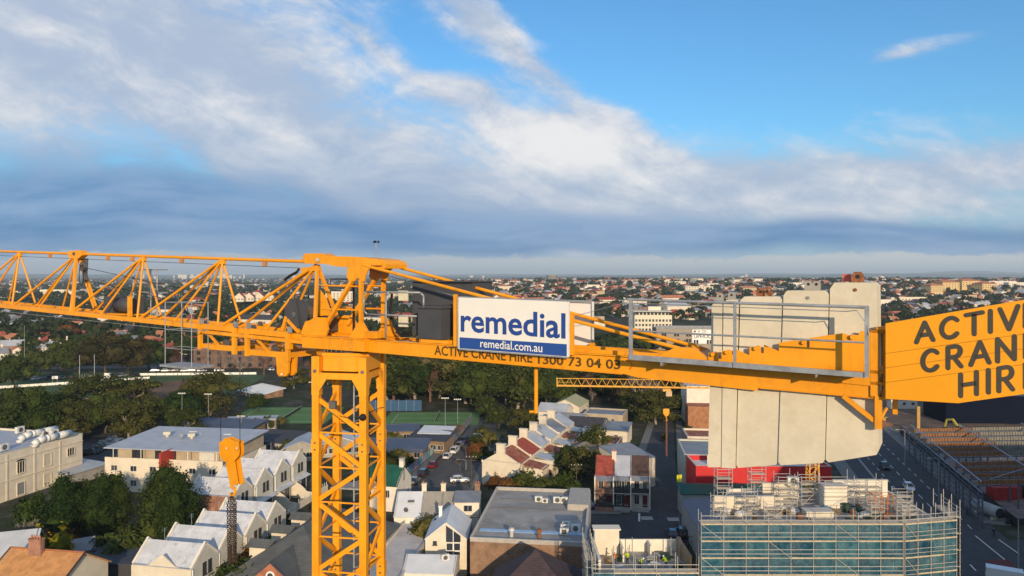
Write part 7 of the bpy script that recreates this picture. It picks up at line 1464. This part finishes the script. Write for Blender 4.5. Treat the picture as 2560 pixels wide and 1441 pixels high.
part('cheek_plate', MB().prism([(-.42, -.12), (.42, -.12), (.42, .12), (-.42, .12)], 1.0, 1.65).add([(-.42, -.12, 1.0), (.42, -.12, 1.0), (.42, .12, 1.0), (-.42, .12, 1.0), (-.15, -.1, .6), (.15, -.1, .6), (.15, .1, .6), (-.15, .1, .6)], [(0, 1, 5, 4), (1, 2, 6, 5), (2, 3, 7, 6), (3, 0, 4, 7), (7, 6, 5, 4)]), YEL, h2); part('hook', MB().path([(0, 0, .6), (0, 0, .3), (.14, 0, .15), (.1, 0, 0), (-.08, 0, .05)], .06, 6), YEL, h2)
tag(link('hanging_sling', MB().tube((0, 0, 0), (0, 0, -5.), .05, 6).tube((.12, 0, 0), (.14, 0, -5.), .04, 6).mesh('hanging_sling', RUST)), 'rusty chain sling below the small orange hook block', 'chain').location = (tx.x, tx.y, 25.6)
# ------------------------------------------------------------------ steel-framed works on the far right
STB = M('steel_blue_grey', (.10, .13, .17), .5, .4, .2, 2.); STL = M('steel_light', (.30, .36, .44), .45, .4, .2, 2.); RIB = M('deck_rust_brown', (.25, .115, .05), .85, 0, .3, 1.2, col2=(.20, .12, .07)); RIBG = M('deck_grey_brown', (.20, .19, .16), .85, 0, .3, 1.2)
wk_ = thing('steel_framed_hall', 'unfinished steel-framed hall with rows of brown ribbed roof decks right of the road', 'building', (96, 140, 0))
def edge_x(y): return 88+.285*(y-139.6)
ribs = {}
for k, y in enumerate((139.6, 144.2, 148.6, 153, 161, 165.6, 170.4, 175.4, 180.8, 186.5)):
    x0 = edge_x(y); L = 62; zb = 6.4
    for h_, (qa, qb) in enumerate(((0, .24), (.245, 1.))):
        mt_ = RIB if h_ == 0 else RIBG; xa, ya, xb, yb = x0+L*qa, y+5*qa, x0+L*qb, y+5*qb
        b = wpart('roof_deck', MB().beam((xa, ya, zb+.5), (xb, yb, zb+.5), .18, .8), mt_, wk_); mb = MB(); n = int(90*(qb-qa))
        for i in range(n): q = (i+.5)/n; mb.box(xa+(xb-xa)*q, ya+(yb-ya)*q-.16, zb+.5, .3, .2, .78, atan2(5, L))
        o = wpart('deck_rib', mb, mt_, wk_, sub=b); o['kind'] = 'stuff'
    wpart('rafter', MB().beam((x0-.3, y-.3, zb-.1), (x0+L, y+4.7, zb-.1), .2, .22), STB, wk_)
    for q in (0, .16, .33, .5): wpart('column', MB().beam((x0+L*q, y+5*q, 0), (x0+L*q, y+5*q, zb), .25, .25), STB, wk_)
for q in (0., 13., 30.): wpart('purlin', MB().beam((edge_x(138)+q, 138+q*.08, 7.5), (edge_x(190)+q, 190+q*.08, 7.5), .2, .2), STL, wk_)
for q in range(1): y = 139+q*16; wpart('bracing', MB().tube((edge_x(y)+2, y, 7.7), (edge_x(y+8)+12, y+8, 7.7), .05, 5), STL, wk_)
for k in range(9):
    y = 134+k*6.6; x = edge_x(y)-1.2
    wpart('wall_post', MB().beam((x, y, 0), (x, y, 6.6), .2, .2), STB, wk_)
    for z in (1.6, 2.6, 3.6, 4.6, 5.6, 6.5): wpart('wall_rail', MB().beam((x, y, z), (edge_x(y+6.5)-1.2, y+6.5, z), .08, .22), STB if z < 6 else STL, wk_)
wpart('hall_floor', MB().prism([(edge_x(137), 137), (150, 137), (160, 195), (edge_x(190), 190)], .04, .1), M('slab_pinkish', (.20, .15, .13), .7, 0, .3, .5), wk_)
hb2 = thing('site_hoarding', 'low black hoarding between the footpath and the steel-framed hall', 'fence', (rc(140)+13, 136, 0))
for k in range(34): y = 134+k*2.4; wpart('hoarding_panel', MB().beam((rc(y)+12.6, y, .9), (rc(y+2.3)+12.6, y+2.3, .9), .06, 1.7), M('hoarding_black', (.022, .022, .026), .7), hb2)
bld('navy_shed', 'large dark navy shed behind the steel-framed hall', 'building', 147, 236, 24, 14, -.05, 8.6, M('clad_navy', (.005, .008, .020), .95, spec=.03), 'flat', 0, DGREY)
for k, (x, y, s) in enumerate(((101, 158, 1.), (108, 159, 1.))):
    t = thing('shipping_container', ['red shipping container under the steel decks', 'black shipping container beside the red one'][k], 'container', (x, y-6, .1), .1); cm_ = M('container_red', (.42, .03, .03), .6) if k == 0 else M('container_black', (.03, .03, .03), .6)
    part('shell', MB().box(0, 0, 1.3, 6., 2.4, 2.5), cm_, t)
    for i in range(18): part('corrugation', MB().box(-2.8+i*.33, -1.23, 1.3, .16, .06, 2.3), cm_, t)
pt = thing('storage_tank', 'long pale cylindrical tank lying at the street corner', 'tank', (*Gp(2500, 1305), 0)); part('tank_barrel', MB().tube((0, 0, 1.6), (-1.0, 5.8, 1.6), 1.1, 18), M('tank_pale', (.36, .38, .38), .6), pt, True); part('tank_end', MB().tube((0, 0, 1.6), (.02, -.12, 1.6), .95, 18), BLACK, pt)
for q in (.8, 4.6): part('saddle', MB().box(-q*.17, q, .3, 2., .4, .6), CONC, pt)
for k in range(5):
    x, y = Gp(2525+k*14, 1312); single('black_barrier', MB().box(x, y, .55, 1.6, .35, 1.1, 0, .8).box(x, y, .1, 1.7, .6, .2), M('barrier_black', (.025, .025, .028), .7), 'black plastic road barrier by the pale tank', 'barrier', (x, y, 0), 'black barriers at the corner')
def excavator(label, x, y, rz, s=1., col=YEL2):
    t = thing('excavator', label, 'excavator', (x, y, .05), rz); t.scale = (s, s, s)
    for a in (-1, 1): part('track', MB().box(0, a*1.1, .45, 3.6, .55, .8, 0, .92), BLACK, t)
    part('body', MB().box(-.3, 0, 1.5, 2.8, 2.2, 1.1), col, t); cb = part('cab', MB().box(.5, .7, 2.5, 1.2, .9, 1.3, 0, .9), col, t); link('cab_glass', MB().box(.55, .7, 2.6, 1.22, .94, .8).mesh('cab_glass', GLASS), cb)
    part('counterweight', MB().box(-1.8, 0, 1.5, .7, 2.1, 1.0), DGREY, t); part('boom', MB().beam((1., -.2, 1.8), (3.2, -.2, 4.4), .4, .55).beam((3.2, -.2, 4.4), (5.0, -.2, 4.0), .38, .48), col, t); part('arm', MB().beam((5., -.2, 4.1), (5.6, -.2, 1.8), .3, .4), col, t)
    part('bucket', MB().prism([(5.2, -.7), (6.2, -.7), (6.2, .3), (5.2, .3)], .9, 1.8), DGREY, t); return t
excavator('orange excavator with raised arm in the works yard beyond the board', 113.5, 228, 2.4, 1.1); excavator('yellow-green excavator with lowered boom beside the navy shed', 128, 210, 2.0, 1.0, M('lime_yellow', (.48, .42, .06), .6))
x, y = 108, 236
sp_ = thing('spoil_heap', 'low brown heap of soil in the works yard', 'soil heap', (107, 226, 0)); part('heap', MB().ball((0, 0, .1), 7, 4.5, 2.2, 18, 8).ball((5, 1.5, .1), 5, 3.5, 1.7, 14, 6), M('spoil_brown', (.17, .085, .05), .95, 0, .4, .6, .6, 3.), sp_, True)
single('steel_pile', MB().beam((119, 217, 0), (119, 217, 7.5), .9, .9), M('pile_ochre', (.42, .25, .08), .7), 'upright ochre steel pile in the works yard', 'pile', (119, 217, 0))
for k, (u, v, w) in enumerate(((2345, 1022, 7), (2375, 1026, 6), (2255, 1010, 9))):
    x, y = Gp(u, v, 1.5); t = thing('site_office', ['left white', 'right white', 'long pale'][k]+' site office cabin in the works yard', 'cabin', (x, y, 0)); part('cabin_wall', MB().box(0, 0, 1.5, w, 3, 2.9), WALLW, t); part('cabin_roof', MB().box(0, 0, 3.05, w+.3, 3.3, .18), R_LG, t)
    for q in range(3): part('window', MB().box(-w/3+q*w/3, -1.52, 1.8, 1., .06, .9), GLASS, t)
# ------------------------------------------------------------------ vehicles
def make_car(name, label, paint, suv=False, cat='car'):
    t = thing(name, label, cat); L, Wd = (4.6, 1.85) if suv else (4.3, 1.75); H1 = .98 if suv else .86; H2 = 1.72 if suv else 1.45
    st = [(-L/2, .42, H1-.12, .80), (-L/2+.12, .30, H1-.02, .93), (-L*.33, .26, H1+.02, 1.), (0, .26, H1, 1.), (L*.2, .26, H1-.02, 1.), (L*.38, .27, H1-.10, .97), (L/2-.12, .30, H1-.20, .90), (L/2, .40, H1-.30, .74)]
    V = []; Fc = []
    for x, z0, z1, k in st:
        w = Wd/2*k; V += [(x, -w*.94, z0), (x, -w, (z0+z1)*.5), (x, -w*.93, z1), (x, w*.93, z1), (x, w, (z0+z1)*.5), (x, w*.94, z0)]
    for i in range(len(st)-1):
        for j in range(6): Fc.append((i*6+j, i*6+(j+1) % 6, (i+1)*6+(j+1) % 6, (i+1)*6+j))
    Fc += [(5, 4, 3, 2, 1, 0), tuple(len(V)-6+q for q in range(6))]
    link('body', MB().add(V, [tuple(reversed(f)) for f in Fc]).mesh('body', paint, smooth=False), t)
    b0, b1 = -L*.44 if suv else -L*.40, L*.20; t0, t1 = (-L*.38 if suv else -L*.27), L*.04; w0, w1 = Wd*.46, Wd*.36
    gl = [(b0, -w0, H1), (b1, -w0, H1), (b1, w0, H1), (b0, w0, H1), (t0, -w1, H2-.06), (t1, -w1, H2-.06), (t1, w1, H2-.06), (t0, w1, H2-.06)]
    link('glasshouse', MB().add(gl, [(3, 2, 1, 0), (0, 1, 5, 4), (1, 2, 6, 5), (2, 3, 7, 6), (3, 0, 4, 7)]).mesh('glasshouse', glass_mat('car_glass', (.015, .018, .022), .06)), t)
    link('roof', MB().add([(t0-.03, -w1-.02, H2-.06), (t1+.03, -w1-.02, H2-.06), (t1+.03, w1+.02, H2-.06), (t0-.03, w1+.02, H2-.06), (t0+.1, -w1+.08, H2), (t1-.08, -w1+.08, H2), (t1-.08, w1-.08, H2), (t0+.1, w1-.08, H2)], [(3, 2, 1, 0), (4, 5, 6, 7), (0, 1, 5, 4), (1, 2, 6, 5), (2, 3, 7, 6), (3, 0, 4, 7)]).mesh('roof', paint), t)
    for s in (-1, 1): link('pillar', MB().beam((b0+.03, s*w0, H1), (t0, s*w1, H2-.05), .08, .08).beam((b1-.02, s*w0, H1), (t1, s*w1, H2-.05), .06, .06).beam((-L*.1, s*w0, H1), (-L*.11, s*(w1+.01), H2-.05), .05, .07).mesh('pillar', paint), t)
    for x in (-L*.31, L*.31):
        for s in (-1, 1):
            wv = link('wheel', MB().tube((x, s*(Wd/2-.20), .33), (x, s*(Wd/2-.0), .33), .33, 14).mesh('wheel', BLACK), t); link('rim', MB().tube((x, s*(Wd/2), .33), (x, s*(Wd/2+.015), .33), .2, 10).mesh('rim', STEEL), wv)
    for s in (-1, 1):
        link('headlight', MB().box(L/2-.10, s*Wd*.33, H1-.33, .14, .36, .15).mesh('headlight', M('lamp_clear', (.6, .6, .58), .15)), t); link('taillight', MB().box(-L/2+.05, s*Wd*.36, H1-.16, .12, .22, .24).mesh('taillight', M('lamp_red', (.30, .01, .01), .25)), t)
        link('mirror', MB().box(L*.14, s*(Wd/2+.06), H1+.08, .14, .2, .13).mesh('mirror', paint), t)
    return t
PT = {'white': M('car_white', (.70, .70, .69), .3, 0, .03, coat=.6), 'dark': M('car_dark', (.018, .020, .024), .25, .2, .1, coat=.7), 'red': M('car_red', (.20, .012, .02), .3, .1, .05, coat=.6), 'silver': M('car_silver', (.36, .37, .38), .3, .5, .05, coat=.5), 'blue': M('car_blue', (.03, .06, .14), .3, .3, .08, coat=.6)}
CARP = {}
def car(col, suv, x, y, rz, label, group=None):
    k = (col, suv)
    if k not in CARP: CARP[k] = make_car('parked_car' if group else 'car', label, PT[col], suv); o = CARP[k]; o.location = (x, y, .05); o.rotation_euler = (0, 0, rz); tag(o, label, None, group); return o
    o = dup(CARP[k], (x, y, .05), rz, None, label); o.name = 'parked_car' if group else 'car'
    if group: o['group'] = group
    elif 'group' in o: del o['group']
    return o
RA = atan2(1, .262)
car('dark', False, rc(176)-1.4, 176, RA+pi, 'dark sedan driving towards the camera on the main road'); car('white', False, rc(159)-.6, 158.5, RA+pi, 'white sedan driving towards the camera on the main road')
gp_ = 'cars parked along the school street'
for (u, v, c, s, lb) in ((1116, 1150, 'white', False, 'white hatchback parked at the mural fence, nearer one'), (1134, 1136, 'white', True, 'white wagon parked at the mural fence, farther one'), (1056, 1194, 'dark', True, 'dark four-wheel drive parked at the mural fence'), (1080, 1172, 'red', False, 'dark red car with bright tail-lights at the mural fence'), (1146, 1122, 'silver', False, 'silver car third along the mural fence end'), (1158, 1110, 'blue', True, 'dark blue wagon at the far end of the school street'), (1034, 1212, 'silver', False, 'silver car nearest the green-roofed house')):
    x, y = Gp(u, v-4); car(c, s, x+.3, y, radians(80), lb, gp_)
x, y = Gp(1149, 1206); car('white', False, x, y, radians(8), 'white hatchback parked across the school street under a bare tree', gp_)
x, y = Gp(1523, 1278); car('dark', True, x, y+1, 0, 'black wagon parked before the corner terraces', 'cars near the corner terraces'); x, y = Gp(1480, 1276); car('blue', False, x, y+1, 0, 'dark blue car parked left of the black wagon', 'cars near the corner terraces')
for q, (u, v) in enumerate(((1680, 1340), (1704, 1338))): x, y = Gp(u, v); car(('blue', 'dark')[q], bool(q), x, y-.5, radians(82), ['dark blue car behind the black railing', 'black car behind the black railing'][q], 'cars behind the black railing')
cr = ['silver', 'dark', 'white', 'blue', 'silver', 'dark', 'white', 'silver', 'blue']
for q in range(11):
    f = q/10; x, y = -218+f*47, 318+f*14; car(cr[q % 9], q % 3 == 0, x, y+4, radians(70), f'{cr[q % 9]} car, number {["one", "two", "three", "four", "five", "six", "seven", "eight", "nine", "ten", "eleven"][q]} from the left in the shaded park row', 'cars in the shaded park row')
for q, (u, c) in enumerate(((388, 'silver'), (415, 'white'), (440, 'dark'), (463, 'white'), (482, 'silver'), (505, 'white'), (548, 'white'), (680, 'white'), (700, 'dark'), (725, 'white'))):
    Y = 352 if u < 600 else 356; car(c, q % 2 == 0, (u-1280)/FP*Y, Y, radians(20 if u < 600 else 5), f'{c} car parked before the brick school, {["first", "second", "third", "fourth", "fifth", "sixth", "seventh", "eighth", "ninth", "last"][q]} from the left', 'cars before the brick school')
for q in range(7): x, y = Gp(222+q*11, 1138-q*5.5); car(cr[(q*2+1) % 9], q % 2 == 0, x, y, radians(25), f'{cr[(q*2+1) % 9]} car, {["nearest", "second", "third", "fourth", "fifth", "sixth", "farthest"][q]} in the dark car park by the apartments', 'cars in the dark car park')
x, y = Gp(2462, 1445); vn = thing('van', 'white van at the bottom right corner of the crossing', 'van', (x+2, y-1.5, .05), radians(150)); part('body', MB().box(0, 0, 1.15, 4.9, 1.9, 1.7, 0, .96), PT['white'], vn); part('windscreen', MB().box(2.2, 0, 1.5, .4, 1.6, .6, 0, .9), GLASS, vn)
for a in (-1.5, 1.5):
    for s in (-1, 1): part('wheel', MB().tube((a, s*.75, .33), (a, s*.97, .33), .33, 12), BLACK, vn)
# ------------------------------------------------------------------ poles, lamps, wires, railings
def pole(name, label, u, Y, vt, kind='flood', cat='lamp post', r=.09, group=None):
    x = (u-1280)/FP*Y; h = HC-(vt-VH)/FP*Y; t = thing(name, label, cat, (x, Y, float(hgt(x, Y))), 0, group)
    part('shaft', MB().tube((0, 0, 0), (0, 0, h), r, 8, r*.65), GALV if kind != 'timber' else BARK, t)
    if kind == 'flood':
        part('crossbar', MB().beam((-1.1, 0, h), (1.1, 0, h), .1, .1), GALV, t)
        for q in (-.9, -.3, .3, .9): part('floodlight', MB().box(q, -.15, h+.18, .42, .25, .34), M('lamp_face', (.62, .60, .52), .4), t)
    elif kind == 'street': part('arm', MB().path([(0, 0, h), (-.6, 0, h+.3), (-1.8, 0, h+.35)], .05, 6), GALV, t); part('lamp_head', MB().box(-2., 0, h+.33, .6, .25, .14), GALV, t)
    elif kind == 'timber':
        for q in (0, -.7): part('crossarm', MB().beam((-1.2, 0, h-.3+q), (1.2, 0, h-.3+q), .1, .12), BARK, t)
        for q in (-1., -.4, .4, 1.): part('insulator', MB().tube((q, 0, h-.24), (q, 0, h-.05), .05, 6), WHITE, t)
    return t
FL = 'floodlight poles around the courts'
for k, (u, Y, vt) in enumerate(((455, 226, 985), (521, 224, 987), (1113, 222, 997), (1144, 230, 1000), (993, 292, 947), (780, 262, 957), (1370, 300, 950), (603, 212, 1042))): pole('floodlight_pole', ['left', 'right', 'near', 'far', 'tall', 'plain', 'hidden', 'short'][k]+' floodlight pole '+['before the broad gum', 'before the broad gum', 'at the right-hand court', 'at the right-hand court', 'behind the blue court fence', 'behind the crane mast', 'in the wood behind the pipe', 'on the long blue classroom'][k], u, Y, vt, 'flood', group=FL)
for k, (u, Y, vt) in enumerate(((199, 300, 888), (236, 302, 886), (61, 370, 815), (48, 345, 842))): pole('goal_post' if k < 2 else 'lamp_pole', ['left white goal post before the huge figs', 'right white goal post before the huge figs', 'thin grey pole among the houses at left', 'thin grey pole over the shaded car row'][k], u, Y, vt, 'plain', 'goal post' if k < 2 else 'pole', .16 if k < 2 else .1)
for k, (u, v, w) in enumerate(((288, 942, 3.2), (160, 946, 3.))): x, y = Gp(u, v+8, 0.); t = thing('sight_screen', ['right', 'left'][k]+' white sight screen beyond the gum crowns', 'screen', (x, y*.98, 0)); part('screen_panel', MB().box(0, 0, 2.6, 2.6, .15, 2.4 if k == 0 else 1.2), WHITE, t); part('post', MB().tube((-1, 0, 0), (-1, 0, 2), .08, 6), GALV, t); part('post', MB().tube((1, 0, 0), (1, 0, 2), .08, 6), GALV, t)
pole('street_lamp', 'street lamp on the main road verge near the ribbed decks', 2262, 178, 1078, 'street'); pole('street_lamp', 'street lamp on the footpath by the black hoarding', 2347, 150, 1150, 'street'); pole('traffic_pole', 'green traffic pole at the bottom right crossing', 2546, 114, 1298, 'plain', 'pole', .11); pole('power_pole', 'timber power pole beside the leafless street tree', 1178, 158, 1140, 'timber', 'power pole', .14)
pole('power_pole', 'timber power pole behind the round bush', 1441, 152, 1160, 'timber', 'power pole', .13); pole('steel_pole', 'pale steel pole beside the school street', 1205, 200, 1088, 'street', 'pole', .12); pole('street_lamp', 'street lamp beside the school fence', 1165, 175, 1152, 'street'); pole('lane_sign_pole', 'pole with yellow sign at the lane mouth', 1698, 134, 1215, 'plain', 'sign', .06)
x_ = (1698-1280)/FP*134; tag(link('yellow_sign', MB().box(x_, 133.9, 9.2, 1.0, .06, 1.3, .3).mesh('yellow_sign', M('sign_yellow', (.70, .62, .03), .6))), 'yellow banner sign at the lane mouth', 'sign')
def gpole(u, Y, z): return Vector(((u-1280)/FP*Y, Y, z))
for k, (a, b) in enumerate((((1178, 158, 7.2), (1441, 152, 7.)), ((1441, 152, 7.), (1495, 150, 6.2)), ((1178, 158, 6.8), (930, 175, 6.5)), ((1441, 152, 6.8), (1640, 165, 6.2)))):
    A3, B3 = gpole(*a), gpole(*b); pts = [A3.lerp(B3, q/8)-Vector((0, 0, 1.2*(q/8)*(1-q/8)*2)) for q in range(9)]
    o = link('power_line', MB().path(pts, .018, 4).mesh('power_line', DGREY)); tag(o, ['power line from the timber pole to the round bush pole', 'power line from the round bush pole to the red terrace', 'power line from the timber pole over the school', 'power line from the round bush pole to the lane'][k], 'power line')
rl = thing('black_railing', 'black steel railing around the parked cars behind the annexe', 'railing', (30, 128, 0))
for q in range(14): wpart('bar', MB().beam((26.6+q*.38, 124.2, 0), (26.6+q*.38, 124.2, 2.2), .05, .05), BLACK, rl)
for z in (.3, 1.2, 2.15): wpart('rail', MB().beam((26.5, 124.2, z), (31.7, 124.2, z), .05, .06), BLACK, rl)
# unseen tower added beyond the frame to throw shade over the road
bld('added_shade_tower', 'plain tower added outside the view on the right to shade the main road', 'building', 104, 42, 66, 58, .0, 33, WALLG, 'flat', 0, R_FLAT, wins=[('b', 10, z, 1.8, 1.6) for z in (6, 12, 18, 24)])
# ------------------------------------------------------------------ air
hm = bpy.data.materials.new('haze_air'); hm.use_nodes = True; g = NG(hm.node_tree); g.n.clear(); pv = g.new('ShaderNodeVolumePrincipled'); pv.inputs['Color'].default_value = (.70, .86, 1., 1); pv.inputs['Density'].default_value = 8.5e-5; pv.inputs['Anisotropy'].default_value = .0
g.l.new(pv.outputs[0], g.new('ShaderNodeOutputMaterial').inputs['Volume'])
hz = link('haze', MB().box(0, 16500, 110, 108000, 36000, 240).mesh('haze', hm)); tag(hz, kind='stuff')
